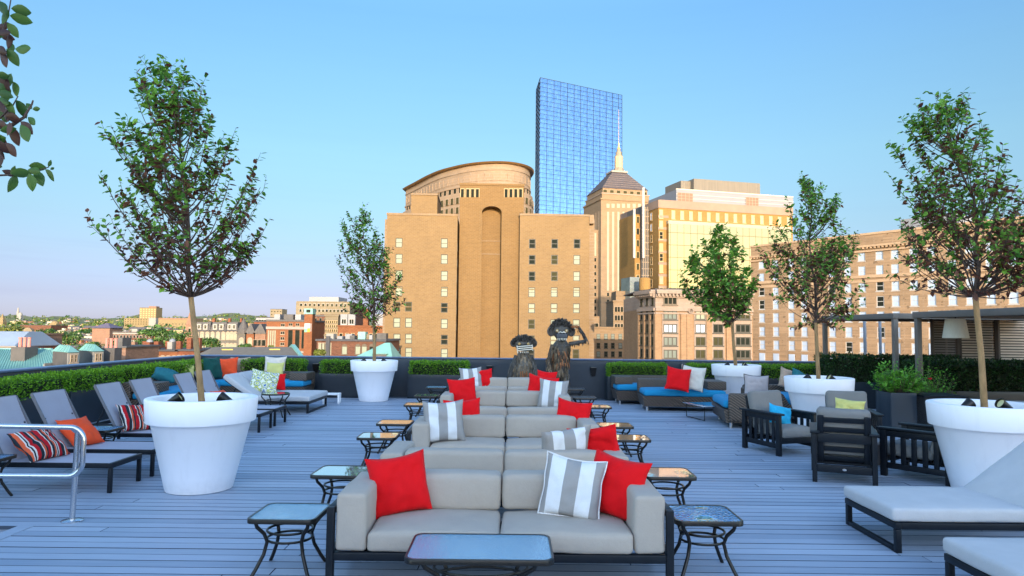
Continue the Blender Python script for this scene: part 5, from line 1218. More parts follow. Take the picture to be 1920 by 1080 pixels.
rc = random.Random(99)

# ------------------------------------------------------------------ ground, hills
k = MB(); k.box(-9000, 9000, 20, 9000, GZ - 1, GZ); tag(k.build('street_ground', mat('street_ground', (0.084, 0.084, 0.0714), .95, 0, .4, .02)), kind='structure')
SKY_ = [(-800, 590), (-600, 594), (-420, 589), (-200, 594), (-60, 591), (0, 592), (25, 589), (60, 592), (100, 589), (140, 593), (165, 597), (200, 595), (235, 591), (262, 588), (300, 591), (340, 592), (380, 590), (412, 587), (440, 585), (470, 588), (500, 591), (540, 595), (600, 598), (760, 600), (1000, 604)]
def skyv(u):
    for (a, va), (b, vb) in zip(SKY_[:-1], SKY_[1:]):
        if a <= u <= b: return va + (vb - va) * (u - a) / (b - a)
    return 598
def foot(Y):
    q = min(1, max(0, (Y - 350) / 520.0)); return 15 * q * q * (3 - 2 * q)
V = []; Fc = []; NU, NY = 330, 64
for j in range(NY + 1):
    Y = 340 + 4300 * (j / NY) ** 1.4; q = max(0, (Y - 1300) / 2500.0); q = q * q * (3 - 2 * q) if q < 1 else max(0, 1 - (q - 1) * 1.6)
    for i in range(NU + 1):
        u = -760 + 1540 * i / NU; top = far(u, skyv(u), 3800).z; p = far(u, 600, Y)
        z = GZ - .3 + foot(Y) + (top - GZ - 15) * q * (0.85 + .15 * noise.noise(Vector((u * .02, Y * .002, 1)))) + 5 * noise.noise(Vector((p.x * .012, Y * .012, 3))) * min(1, q * 3) + 4 * noise.noise(Vector((p.x * .035, Y * .03, 9))) * min(1, q * 3)
        V.append((p.x, Y, z))
for j in range(NY):
    for i in range(NU): a = j * (NU + 1) + i; Fc.append((a, a + 1, a + NU + 2, a + NU + 1))
k = MB(); k.add(V, Fc); tag(k.build('hills', mat('hillside_wood', (0.126, 0.1302, 0.0504), .95, 0, .55, .03, .5, .05)), kind='structure')
def hill_z(u, Y):
    q = (Y - 1300) / 2500.0
    if q <= 0: return GZ + foot(Y)
    q = q * q * (3 - 2 * q) if q < 1 else max(0, 1 - (q - 1) * 1.6)
    return GZ + foot(Y) + (far(u, skyv(u), 3800).z - GZ - 15) * q * .76 - 2
# far houses and far woods read as one mass each
PAL = [(.62, .50, .30), (.55, .40, .22), (.60, .48, .36), (.50, .27, .18), (.66, .58, .45), (.42, .30, .22), (.34, .15, .09), (.30, .28, .28)]
PM = [mat('far_wall_%s' % n, [x * .66 for x in c], .9, 0, .12, .2) for n, c in zip(['cream', 'gold', 'sand', 'rose', 'ivory', 'tan', 'brick', 'slate'], PAL)] + [mat('far_roof', (0.0924, 0.084, 0.0882), .9, 0, .3, .3), PANE['dark']]
k = MB()
def far_house(k, u, Y, w, d, h, mi, gz, win=False):
    p = far(u, 620, Y); a = rc.uniform(-.5, .5); Mx = Matrix.Translation((p.x, p.y, gz)) @ Matrix.Rotation(a, 4, 'Z')
    k.box(-w / 2, w / 2, -d / 2, d / 2, -4, h, mi, Mx)
    r = rc.random()
    if r < .45: k.add([(-w / 2 - .3, -d / 2 - .3, h + .01), (w / 2 + .3, -d / 2 - .3, h + .01), (w / 2 + .3, d / 2 + .3, h + .01), (-w / 2 - .3, d / 2 + .3, h + .01), (-w / 2 + .6, 0, h + d * .3), (w / 2 - .6, 0, h + d * .3)], [(0, 1, 5, 4), (2, 3, 4, 5), (1, 2, 5), (3, 0, 4), (3, 2, 1, 0)], 8, Mx)
    else:
        k.box(-w / 2 + .3, w / 2 - .3, -d / 2 + .3, d / 2 - .3, h + .01, h + .3, 8, Mx)
        if r < .8: k.box(-w * .2, w * .1, -d * .1, d * .2, h + .3, h + 2.6, rc.choice([6, 7, 4, mi]), Mx)
        if r < .95: k.box(w * .25, w * .33, d * .1, d * .2, h + .3, h + 2.0, 6, Mx)
    if win:
        for i in range(int(w / 2.6)):
            for j in range(int(h / 3.2)): x = -w / 2 + 1.3 + i * 2.6; k.box(x - .45, x + .45, -d / 2 - .05, -d / 2 + .05, 1.2 + j * 3.2, 2.8 + j * 3.2, 9, Mx)
for i in range(640):
    Y = 330 * (3000 / 330.0) ** (rc.random() ** .9); u = rc.uniform(-60, 640) if i % 5 else rc.uniform(-650, -60)
    s = 1 if Y < 900 else 1.5
    far_house(k, u, Y, rc.uniform(8, 17) * s, rc.uniform(8, 13), rc.uniform(8, 13.5) * (1 if Y < 1500 else .8), rc.choice([0, 1, 2, 3, 4, 5, 6, 6, 7] if Y > 700 else [2, 3, 4, 5, 6, 6, 6, 7, 7]), hill_z(u, Y), Y < 700)
tag(k.build('far_town', PM), 'far off mass of small town houses below the hills', 'town', kind='stuff')
M_treeA = leaf_mat('far_tree_leaf', (0.0168, 0.0462, 0.0084), (.085, .17, .030), .2)
M_treeB = leaf_mat('far_tree_leaf_golden', (0.0504, 0.0714, 0.01176), (.19, .21, .035), .2)
def clump(V, Fc, c, rx, ry, rz, n, size, rr, Mi=None, mi=0):
    for i in range(n):
        d = Vector((rr.gauss(0, 1), rr.gauss(0, 1), rr.gauss(.15, 1))).normalized()
        if d.z < -.35: d.z *= -.5
        f = 1 - rr.random() ** 2 * .45; f *= .88 + .28 * noise.noise(d * 2.2 + Vector(c) * .37)
        p = Vector(c) + Vector((d.x * rx * f, d.y * ry * f, d.z * rz * f)); nn = (d + Vector((rr.gauss(0, .5), rr.gauss(0, .5), rr.gauss(.3, .5)))).normalized()
        a = nn.cross(Vector((rr.gauss(0, 1), rr.gauss(0, 1), rr.gauss(0, 1)))).normalized() * size * rr.uniform(.6, 1.3); b = nn.cross(a); o = len(V)
        V += [p - a * .5, p + b * .35, p + a * .5, p - b * .35]; Fc.append((o, o + 1, o + 2, o + 3))
        if Mi is not None: Mi.append(mi)
V = []; Fc = []; Mi = []
for i in range(1800):
    Y = 380 * (3700 / 380.0) ** (rc.random() ** 1.25); u = rc.uniform(-60, 620) if i % 5 else rc.uniform(-650, -60); r = rc.uniform(4, 8) * (1 if Y < 1200 else 1.6); p = far(u, 620, Y)
    clump(V, Fc, (p.x, Y, hill_z(u, Y) + r * .9), r * 1.25, r * 1.25, r, 34 if Y < 1200 else 16, r * .62, rc, Mi, 1 if (Y > 1400 and rc.random() < .6) or rc.random() < .15 else 0)
k = MB(); k.v = V; k.f = Fc; k.m = Mi; tag(k.build('far_trees', [M_treeA, M_treeB]), 'far off green trees scattered between the town roofs', 'trees', kind='stuff')

# ------------------------------------------------------------------ nearer town trees, one by one
def town_tree(label, u0, u1, v0, v1, Y, mt=None, seed=1):
    rr = random.Random(seed); a, b = far(u0, v1, Y), far(u1, v0, Y); cx = (a.x + b.x) / 2; rx = (b.x - a.x) / 2; zt = b.z; zb = min(a.z, zt - rx * .9); rz = (zt - zb) / 2
    t = thing('town_tree', label, 'tree', (cx, Y, GZ), 0, 'trees between the town houses'); V = []; Fc = []
    for i in range(9):
        ph = rr.uniform(0, 6.283); f = rr.uniform(.2, .62); s = rr.uniform(.38, .6)
        c = (rx * f * math.cos(ph), rx * .8 * f * math.sin(ph), (zt + zb) / 2 - GZ + rz * rr.uniform(-.5, .5)); clump(V, Fc, c, rx * s, rx * s, rz * s * 1.1, 150, max(.35, rx * .13), rr)
    m = MB(); m.add(V, Fc); m.build('crown', mt or M_treeA, t)
    m = MB(); h = (zt + zb) / 2 - GZ; m.tube([(0, 0, 0), (.2, 0, h * .6), (0, .1, h)], [.35, .28, .1], 8)
    for i in range(5): m.tube([(0.1, 0, h * .7), (rx * .5 * math.cos(i * 1.3), rx * .4 * math.sin(i * 1.3), h + rz * .4)], [.14, .04], 5)
    m.build('trunk', M_bark, t); return t
for i, a in enumerate([('golden green tree crown at the left picture edge above the brick school gable', -30, 44, 608, 640, 420, M_treeB), ('dark green tree mass just right of the brick school gable', 58, 112, 614, 648, 380), ('dark bushy tree behind the copper roof dormers', 98, 152, 618, 655, 330),
      ('small green tree behind the second copper dormer', 146, 190, 637, 662, 210), ('green tree below the long white banded building', 190, 240, 634, 660, 230), ('green tree left of the brick row chimneys', 236, 292, 632, 662, 220), ('big dark green dome shaped tree under the cream tower', 256, 322, 611, 648, 400),
      ('broad green tree left of the church spire', 306, 362, 619, 660, 300), ('bright green spreading tree right of the tree trunk, before the grey mansard row', 366, 424, 628, 660, 190), ('small bright green tree beside the red brick chimney', 440, 474, 641, 662, 170),
      ('small green bush tree at the foot of the brick office', 502, 516, 647, 658, 150, M_treeB), ('bright yellow green tree right of the green gabled slate roof', 586, 612, 654, 678, 95, M_treeB), ('shadowy green tree between the row houses and the tree trunk', 328, 366, 642, 670, 160)]):
    town_tree(a[0], *a[1:6], mt=a[6] if len(a) > 6 else None, seed=200 + i)

# ------------------------------------------------------------------ town buildings on the left
C_brick = brick('town_brick_red', (0.1835, 0.05962, 0.02905), None, .5, .18, .2); C_brown = brick('town_brick_brown', (0.1261, 0.05198, 0.03058), None, .5, .18, .2); C_orange = brick('town_brick_orange', (0.2064, 0.07644, 0.0321), None, .5, .18, .15)
C_pink = brick('town_brick_pink', (0.237, 0.1338, 0.09173), None, .5, .18, .15); C_cream = brick('town_cream_stone', (0.2138, 0.1729, 0.1138), None, 1.4, .5, .06); C_gold = brick('town_gold_stone', (0.2275, 0.1683, 0.08645), None, 1.4, .5, .06)
C_grey = brick('town_grey_stone', (0.1147, 0.107, 0.09555), None, 1.0, .4, .1); C_pale = mat('pale_metal_panel', (0.1911, 0.2002, 0.223), .5, 0, .08, .2); C_copper = mat('verdigris_copper', (0.1547, 0.3276, 0.3003), .55, 0, .14, .5); C_slate = mat('slate_roof', (0.1428, 0.1218, 0.0966), .85, 0, .18, 3, .3, 12)
C_dark = mat('dark_roof', (0.0588, 0.0588, 0.0672), .9, 0, .3, .4); C_white = mat('white_render', (0.2275, 0.2184, 0.2048), .8, 0, .06, .3); C_lead = mat('lead_grey_cladding', (0.0756, 0.0714, 0.0714), .7, 0, .2, 1.2)
def simple(name, label, cat, u0, u1, v, Y, depth, mt, wins=None, roof=None, Y2=None, extra=None):
    """block with its front between columns u0 and u1 at distance Y, top at row v"""
    a, b = far(u0, v, Y), far(u1, v, Y2 or Y); t = building(name, label, cat, a.x, a.y); f = Facade(t, a, b); h = f.Z((u0 + u1) / 2, v)
    k = MB(); f.box(k, 0, f.L, 0, depth, 0, h); k.build('wall', mt, t)
    k = MB(); f.box(k, -.2, f.L + .2, -.25, depth + .2, h + .01, h + (roof[1] if roof else .5)); k.build('roof', roof[0] if roof else C_dark, t)
    if wins:
        c, rws, w, hh, style, pane, frame, z0, dz = wins
        for j in range(rws):
            for i in range(c): f.window(f.L * (i + .5) / c, h - z0 - j * dz - hh, w, hh, style, pane if isinstance(pane, str) else rc.choice(pane), frame)
    return t, f, h
def on(t, f, x0, x1, y0, y1, z0, z1, name, mt): k = MB(); f.box(k, x0, x1, y0, y1, z0, z1); return k.build(name, mt, t)

t, f, h = simple('tower_block', 'tall cream tower rising above the far hills', 'building', 262, 293, 577, 1700, 30, C_gold, (6, 8, 3.2, 2.6, 'slot', 'gold', 'tan', 3, 5))
on(t, f, f.L * .5, f.L * .95, 4, 20, h + .5, h + 4, 'plant_room', C_pink)
simple('office_block', 'long golden block with a pale end at the foot of the cream tower', 'building', 233, 292, 597, 1600, 30, C_gold, (12, 3, 3, 2.2, 'slot', 'mid', 'tan', 2, 5))
simple('office_block', 'pale lilac slab in front of the cream tower', 'building', 279, 292, 596, 1560, 20, C_white)
t, f, h = simple('arena_hall', 'long cream hall with a sagging roof right of the cream tower', 'building', 297, 358, 599, 1500, 60, C_gold, (10, 1, 3, 1.6, 'slot', 'dark', 'tan', 9, 5), (C_pink, 3))
simple('office_block', 'golden block behind the dark mansard row', 'building', 405, 475, 606, 900, 30, C_gold, (9, 2, 1.6, 1.2, 'slot', 'mid', 'tan', 2, 3.5))
def spire(label, u, v0, v1, v2, Y, w, mt):
    p = far(u, v2, Y); top = far(u, v0, Y).z; mid = far(u, v1, Y).z; t = building('church_steeple', label, 'church', p.x, Y); k = MB()
    k.box(-w / 2, w / 2, -w / 2, w / 2, 0, mid - GZ); k.build('tower', mt, t)
    k = MB(); q = [(-w / 2 - .2, -w / 2 - .2), (w / 2 + .2, -w / 2 - .2), (w / 2 + .2, w / 2 + .2), (-w / 2 - .2, w / 2 + .2)]; k.prism(q, mid - GZ + .01, top - GZ, top=[(x * .02, y * .02) for x, y in q]); k.build('spire', mt, t)
    for s in (-1, 1):
        k = MB(); k.prism([(s * w * .4 - .7, -w * .4 - .7), (s * w * .4 + .7, -w * .4 - .7), (s * w * .4 + .7, -w * .4 + .7), (s * w * .4 - .7, -w * .4 + .7)], mid - GZ, mid - GZ + w * .7, top=[(s * w * .4, -w * .4)] * 4); k.build('pinnacle', mt, t)
    f = Facade(t, (p.x - w / 2, Y - w / 2), (p.x + w / 2, Y - w / 2)); f.window(w / 2, mid - GZ - w * .9, w * .3, w * .5, 'arch', 'dark', 'stone')
spire('tan church steeple just left of the potted tree trunk', 358, 570, 610, 642, 520, 6, C_pink); spire('slender pale steeple on the left horizon', 3, 588, 605, 625, 900, 7, C_gold)
def dome(label, u, v0, v1, Y, w, mt):
    p = far(u, v1, Y); z = p.z - GZ; top = far(u, v0, Y).z - GZ; t = building('domed_tower', label, 'tower', p.x, Y); k = MB(); k.box(-w / 2, w / 2, -w / 2, w / 2, 0, z); k.build('tower', mt, t)
    k = MB(); k.lathe([(w * .5, z + .01), (w * .48, z + (top - z) * .4), (w * .3, z + (top - z) * .8), (.05, top)], 16); k.build('dome', mt, t, 60)
dome('small golden domed tower in the far town', 103, 601, 607, 1100, 11, C_gold); dome('white domed tower on the far left hill', 38, 585, 591, 2600, 16, C_white); dome('thin white tower on top of the far left hill', 34, 576, 584, 3300, 8, C_white)
t, f, h = simple('town_block', 'wide brown block with a flat grey roof in the left distance', 'building', 38, 96, 610, 800, 30, C_brown)
t, f, h = simple('town_hall', 'purple hip roofed hall in the middle of the far town', 'building', 173, 206, 616, 560, 18, C_pink)
k = MB(); f_ = [(-1, -1), (f.L + 1, -1), (f.L + 1, 19), (-1, 19)]; k.prism(f_, h + .51, h + 4.5, M=f.M, top=[(f.L * .45, 8), (f.L * .55, 8), (f.L * .55, 9), (f.L * .45, 9)]); k.build('hip_roof', mat('purple_roof', (0.1092, 0.0924, 0.1344), .8), t)
t, f, h = simple('school_building', 'long flat brick building with two white bands and a rooftop hut', 'building', 212, 286, 624, 420, 20, C_brown, (12, 1, 1.2, 1.6, 'slot', 'dark', 'white', 1.5, 3.5), (C_lead, .6))
on(t, f, 0, f.L, -.3, 0, h - .9, h - .1, 'white_band', C_white); on(t, f, 0, f.L, -.35, 0, h - 5.6, h - 4.4, 'white_band', C_white); on(t, f, f.L * .35, f.L * .5, 5, 10, h + .6, h + 2.4, 'roof_hut', C_white)
# dark mansard row right of the trunk
for i, (u0, u1, v, lb) in enumerate([(364, 394, 619, 'left part of the grey mansard row, beside the trunk'), (394, 424, 619, 'middle part of the grey mansard row'), (424, 445, 620, 'right end of the grey mansard row')]):
    t, f, h = simple('mansard_house', 'grey stone mansard house, ' + lb, 'house', u0, u1, 621, 240, 11, C_grey, (3, 2, 1.3, 2.2, 'arch', 'blind', 'stone', .8, 4.0), (C_dark, .3))
    k = MB(); k.prism([(0, 0), (f.L, 0), (f.L, 11), (0, 11)], h + .31, h + 3.2, M=f.M, top=[(.4, 1.2), (f.L - .4, 1.2), (f.L - .4, 10), (.4, 10)]); k.build('mansard_roof', C_lead, t)
    for j in range(2):
        d = on(t, f, f.L * (.3 + .4 * j) - .8, f.L * (.3 + .4 * j) + .8, -.1, 1.2, h + .5, h + 2.6, 'dormer', C_white); f.window(f.L * (.3 + .4 * j), h + .8, 1.0, 1.4, 'sash', 'mid', 'white', off=.1)
    on(t, f, f.L * .8, f.L * .95, 4, 5, h + 3.2, h + 4.6, 'chimney', C_brick)
for i, (u0, u1, mt_, lb) in enumerate([(444, 462, C_grey, 'blue grey turret house with an arched window'), (460, 478, C_orange, 'red gabled house with a round arched window'), (476, 498, C_pink, 'pink brick house with a roof terrace')]):
    t, f, h = simple('row_house', lb + ' in the row left of the brick office', 'house', u0, u1, 626, 230, 11, mt_, (1 if i < 2 else 3, 2, 1.5, 2.0, 'arch' if i < 2 else 'slot', 'blind' if i < 2 else 'dark', 'stone', 2.0, 4.2), (C_lead, .4))
    k = MB()
    if i == 0: k.lathe([(1.9, 0), (1.9, 1.0), (.05, 5.0)], 12, M=f.M @ Matrix.Translation((f.L / 2, 1.5, h + .4)))
    else: k.prism([(0, -.1), (f.L, -.1), (f.L, 9), (0, 9)], h + .41, h + 3.4, M=f.M, top=[(f.L * .45, 0.3), (f.L * .55, .3), (f.L * .55, 9), (f.L * .45, 9)])
    k.build('gable_roof', C_lead, t)
# brick row near the parapet
rowu = [(200, 246, 'left end, with two pink chimney stacks'), (246, 290, 'with a domed skylight tower'), (290, 332, 'with a white roof hut'), (332, 366, 'ending at the tree trunk')]
for i, (u0, u1, lb) in enumerate(rowu):
    t, f, h = simple('brick_row_house', 'red brick row house behind the left parapet, ' + lb, 'house', u0, u1, 660 - i * .5, 92, 9, C_brick if i % 2 else C_orange, (4, 2, .75, 1.5, 'arch', ['dark', 'mid', 'blind'], 'stone', .9, 2.7), (C_dark, .25))
    for q in (.12, .62): c = on(t, f, f.L * q, f.L * q + .6, 2, 2.7, h + .25, h + 1.35 + .4 * (i == 3), 'chimney', C_pink if i == 0 else C_brick)
    if i in (1, 2): k = MB(); k.box(f.L * .3, f.L * .52, 1.5, 3.0, h + .26, h + 1.25, 0, f.M); k.build('roof_hut', C_brick if i == 1 else C_white, t); k = MB(); k.lathe([(.42, h + 1.26), (.38, h + 1.5), (.14, h + 1.68), (.02, h + 1.7)], 10, M=f.M @ Matrix.Translation((f.L * .41, 2.2, 0))); k.build('skylight', C_pale, t, 60)
t, f, h = simple('carved_brick_house', 'pink brick house front with carved panels just right of the copper dormers', 'house', 197, 236, 652, 84, 8, C_pink, (2, 1, .9, 1.4, 'arch', 'dark', 'stone', 2.2, 2.7), (C_lead, .2)); on(t, f, f.L * .35, f.L * .6, 1, 3, h + .2, h + 1.2, 'roof_hut', C_lead)
# brick school with gable at far left
t, f, h = simple('gabled_school', 'pale brick school with a curved gable at the left picture edge', 'building', 42, 61, 628, 150, 10, C_pink, (1, 2, 1.0, 2.0, 'slot', 'mid', 'stone', 2, 4), (C_pink, .3))
k = MB(); k.add([(f.L / 2 + f.L / 2 * math.cos(math.pi * i / 12), y, h + .31 + 1.3 * math.sin(math.pi * i / 12)) for y in (-.1, .5) for i in range(13)], [(i, i + 1, i + 14, i + 13) for i in range(12)] + [tuple(range(13)), tuple(reversed(range(13, 26)))], 0, f.M); k.build('gable', C_cream, t)
t, f, h = simple('zinc_roof_hall', 'low hall with a broad pale zinc roof at the left picture edge', 'building', -80, 30, 650, 140, 14, C_brick, (9, 1, .9, 1.3, 'slot', 'dark', 'white', .6, 3), (C_pale, .2))
k = MB(); k.prism([(0, -.4), (f.L, -.4), (f.L, 14), (0, 14)], h + .21, h + 3.1, M=f.M, top=[(0, 5), (f.L - 1, 5), (f.L - 1, 9), (0, 9)]); k.build('zinc_roof', mat('zinc_roof', (0.1987, 0.2523, 0.3287), .5, 0, .1, .3), t)

# copper roofed house
def copper_house():
    Y = 70; a, b = far(-70, 700, Y), far(121, 700, Y); t = building('copper_roof_house', 'large house with a verdigris copper roof, dormers and tall chimneys at the left', 'house', a.x, a.y); f = Facade(t, a, b)
    ze = f.Z(40, 699); k = MB(); f.box(k, 0.3, f.L - .3, .3, 14, 0, ze); k.build('wall', C_brick, t)
    ridge = far(60, 655, Y + 7).z - GZ; x1 = far(97, 655, Y + 7).x - a.x
    k = MB(); k.add([(0, 0, ze + .01), (f.L, 0, ze + .01), (f.L, 14, ze + .01), (0, 14, ze + .01), (-3, 7, ridge), (x1, 7, ridge)], [(0, 1, 5, 4), (1, 2, 5), (2, 3, 4, 5), (3, 0, 4), (3, 2, 1, 0)], 0, f.M)
    def P(s, q): return (Vector((s * f.L, 0, ze)).lerp(Vector((-3 + s * (x1 + 3), 7, ridge)), q))
    for i in range(34):
        s = (i + .5) / 34; k.bar(f.M @ (P(s, .01) + Vector((0, -.03, .04))), f.M @ (P(s, .99) + Vector((0, -.03, .04))), .06, .07)
    k.bar(f.M @ Vector((-3, 7, ridge + .05)), f.M @ Vector((x1, 7, ridge + .05)), .3, .2); k.bar(f.M @ Vector((f.L, 0, ze + .05)), f.M @ Vector((x1, 7, ridge + .05)), .16, .16)
    k.build('roof', C_copper, t)
    for u, v0, v1 in ((33, 655, 668),):
        k = MB(); p = far(36, 660, Y + 3.4); x = p.x - a.x; k.box(x - .75, x + .75, 3.2, 5.2, p.z - GZ - 1.6, ridge + .35, 0, f.M); k.build('chimney', C_lead, t)
        for j in range(3): k = MB(); k.lathe([(.17, 0), (.15, .9), (.18, .95), (.18, 1.05)], 10, M=f.M @ Matrix.Translation((x - .5 + j * .48, 4.2, ridge + .34))); k.build('chimney_pot', mat('terracotta_pink', (0.462, 0.1848, 0.1512), .8), t)
    k = MB(); p = far(89, 690, Y + .3); x = p.x - a.x; k.prism([(x - .5, -.25), (x + .5, -.25), (x + .5, 1.4), (x - .5, 1.4)], p.z - GZ - 1.2, p.z - GZ + .5, M=f.M, top=[(x - .02, -.25), (x + .02, -.25), (x + .02, 1.4), (x - .02, 1.4)]); k.build('small_gable', C_white, t)
    return t
copper_house()
def dormer_house(label, uL, uM, uR, vE, vB, vR, Y, ch=None):
    """copper capped dormer block: dark cladding side on the left, white window front on the right"""
    m_ = far(uM, vE, Y); l_ = far(uL, vE, Y + 2.8); r_ = far(uR, vE, Y + 1.1); t = building('dormer_house', label, 'house', m_.x, m_.y)
    z = m_.z - GZ; o = Vector((m_.x, m_.y, 0)); L_ = Vector((l_.x, l_.y, 0)) - o; R_ = Vector((r_.x, r_.y, 0)) - o; Bk = L_ + R_
    pts = [(0, 0), (R_.x, R_.y), (Bk.x, Bk.y), (L_.x, L_.y)]
    k = MB(); k.prism(pts, 0, z); k.build('wall', C_lead, t)
    cx, cy = Bk.x / 2, Bk.y / 2; big = [(cx + (x - cx) * 1.12, cy + (y - cy) * 1.12) for x, y in pts]; zr = far(uM, vR, Y + 1).z - GZ
    tp = [(R_.x / 2 * .9 + .5 * L_.x * .25, R_.y / 2 + .5 * L_.y * .25)] * 2; e1 = (R_.x / 2 + L_.x * .2, R_.y / 2 + L_.y * .2); e2 = (R_.x / 2 + L_.x * .95, R_.y / 2 + L_.y * .95)
    k = MB(); k.prism(big, z + .01, zr, top=[e1, e1, e2, e2])
    for q in (.12, .3, .5, .7, .88):
        A = Vector((*big[0], z)).lerp(Vector((*big[3], z)), q); B = Vector((*e1, zr)).lerp(Vector((*e2, zr)), q); k.bar(A + Vector((0, 0, .04)), B + Vector((0, 0, .04)), .07, .07)
    k.build('roof', C_copper, t)
    f = Facade(t, (m_.x, m_.y), (r_.x, r_.y)); hb = z - (far(uM, vB, Y).z - GZ)
    on(t, f, -.02, f.L + .02, -.08, .0, z - hb - 1.2, z - .05, 'front', C_white)
    for q in (.32, .68): f.window(f.L * q, z - hb * .86, f.L * .26, hb * .68, 'sash', 'mid', 'stone', off=.085)
    if ch: p = far(ch, vE, Y + 2.5); k = MB(); k.box(p.x - m_.x - .8, p.x - m_.x + .8, 2.6, 4, 0, z + .3); k.build('chimney', C_lead, t); [inst('chimney_pot', PT, t, (p.x - m_.x - .5 + j * .5, 3.3, z + .29)) for j in range(3)]
    return t
k = MB(); k.lathe([(.17, 0), (.15, .9), (.18, .95), (.18, 1.05)], 10); o_ = k.build('chimney_pot', mat('terracotta_pink', (0.462, 0.1848, 0.1512), .8)); PT = o_.data; bpy.data.objects.remove(o_)
dormer_house('copper capped dormer house with a white two light window, left one of the pair', 99, 127, 147, 661, 683, 648, 68); dormer_house('copper capped dormer house with a white two light window, right one with the chimney pots', 149, 174, 193, 659, 680, 646, 72, 200)

# slate gable roof behind the back parapet
def slate_house():
    Y = 62; a, b = far(380, 690, Y), far(566, 690, Y + 4); t = building('slate_roof_house', 'long brown slate roof with a green edged gable behind the back parapet', 'house', a.x, a.y); f = Facade(t, a, b); ze = f.Z(470, 672); zr = far(470, 651, Y + 6).z - GZ
    k = MB(); f.box(k, 0, f.L - .4, 0.2, 9.8, 0, ze); k.build('wall', C_brick, t); x1 = f.L
    k = MB(); k.add([(0, 0, ze + .01), (x1, 0, ze + .01), (x1, 10, ze + .01), (0, 10, ze + .01), (1.2, 5, zr), (x1 - .1, 5, zr)], [(0, 1, 5, 4), (2, 3, 4, 5), (3, 0, 4), (3, 2, 1, 0)], 0, f.M); k.build('roof', C_slate, t)
    k = MB(); k.add([(x1 - .4, .3, ze - .3), (x1 - .4, 9.7, ze - .3), (x1 - .4, 5, zr - .15)], [(0, 1, 2)], 0, f.M); k.build('gable', C_brick, t)
    k = MB(); k.bar(f.M @ Vector((x1, -.1, ze)), f.M @ Vector((x1, 5, zr + .12)), .35, .3); k.bar(f.M @ Vector((x1, 10.1, ze)), f.M @ Vector((x1, 5, zr + .12)), .35, .3); k.build('verge_board', C_copper, t)
    for u in (427, 523): p = far(u, 658, Y + 4); k = MB(); x = (Vector((p.x, p.y, 0)) - f.a).dot(f.d); k.box(x - .5, x + .5, 3.6, 4.4, zr - 1.2, zr - .15, 0, f.M); k.build('roof_vent', mat('ochre_vent', (0.42, 0.3024, 0.0672), .7), t)
slate_house()
# brick office with bands, brick pier with clock, stepped hotel behind
t, f, h = simple('brick_office', 'red brick office with pale bands and glazed bays left of the clock tower', 'building', 500, 573, 603, 215, 22, C_orange, None, (C_lead, .6))
on(t, f, -.1, f.L + .1, -.3, 0, h - 2.4, h - 1.6, 'stone_band', C_white); on(t, f, -.1, f.L + .1, -.3, 0, h - 8.6 - 1.2, h - 9.2, 'stone_band', C_white)
for i in range(4): f.window(f.L * .06 + i * f.L * .055, h - 8.4, .34, 5.6, 'strip', 'blind', 'stone')
for j in range(5): f.window(f.L * .42, h - 1.4 - j * 1.75 + (-.5 if j else .2) - .4, 1.3, 1.0, 'two', 'dark', 'stone')
for q in (.62, .80, .95): f.window(f.L * q, h - 8.4, 1.35 if q < .9 else .9, 5.8, 'strip', 'dark', 'brown')
for q in (.62, .80): f.window(f.L * q, h - 1.35, 1.2, .9, 'two', 'dark', 'stone')
for q in (.5, .7, .85): f.window(f.L * q, h - 11.6, 1.6, 1.3, 'two', 'dark', 'stone')
for q0, q1, mt_ in ((.05, .2, C_pale), (.3, .55, C_lead), (.6, .75, C_pale)): on(t, f, f.L * q0, f.L * q1, 5, 12, h + .6, h + 2.4, 'roof_plant', mt_)
t, f, h = simple('clock_tower', 'tall square brick pier with a pale green clock box and a poster', 'tower', 571, 586, 589, 190, 2.6, C_orange, None, (C_copper, .12))
on(t, f, -.1, f.L + .1, -.2, 2.8, h + .13, h + 1.55, 'clock_box', C_copper); on(t, f, f.L * .25, f.L * .75, -.26, -.2, h + .45, h + 1.25, 'clock_face', PANE['dark'])
pw = on(t, f, f.L * .05, f.L * .75, -.08, 0, h - 5.0, h - 2.6, 'poster', mat('poster_white', (0.504, 0.462, 0.4872), .7, 0, .3, 1.5)); on(t, f, f.L * .05, f.L * .4, -.12, -.08, h - 5.0, h - 4.0, 'poster', mat('poster_green', (0.126, 0.42, 0.2688), .7)); on(t, f, f.L * .4, f.L * .75, -.12, -.08, h - 5.0, h - 3.9, 'poster', mat('poster_orange', (0.63, 0.252, 0.042), .7)); on(t, f, f.L * .82, f.L * .92, -.10, 0, h - 4.8, h - 2.6, 'poster', C_pale)
t, f, h = simple('stepped_hotel', 'large brown brick building with a cream top and a pale rooftop box', 'building', 557, 655, 567, 300, 30, C_brown, None, (C_cream, .4))
on(t, f, -.3, f.L * .45, -.3, 10, h - 5.4, h - .01, 'cream_top', C_cream); on(t, f, f.L * .45, f.L + .3, -.2, 10, h - 5.2, h - .02, 'cream_top', C_cream); on(t, f, -.35, f.L + .35, -.4, 2, h - 6.2, h - 5.45, 'lead_band', C_lead)
on(t, f, f.L * .18, f.L * .75, 4, 20, h + .4, h + 2.6, 'roof_box', C_pale)
for j, (n, zz) in enumerate(((11, 1.7), (13, 4.2), (10, 8.0), (10, 10.4), (10, 12.8), (10, 15.2), (10, 17.6))):
    for i in range(n): f.window(f.L * (.04 + .93 * (i + .5) / n), h - zz, 1.0, 1.1, 'slot', rc.choice(['dark', 'mid']), 'stone' if j > 1 else 'white', off=.31 if j < 2 else 0)
on(t, f, f.L * .30, f.L * .62, -.5, 0, h - 16.4, h - 14.3, 'white_bay', C_white)
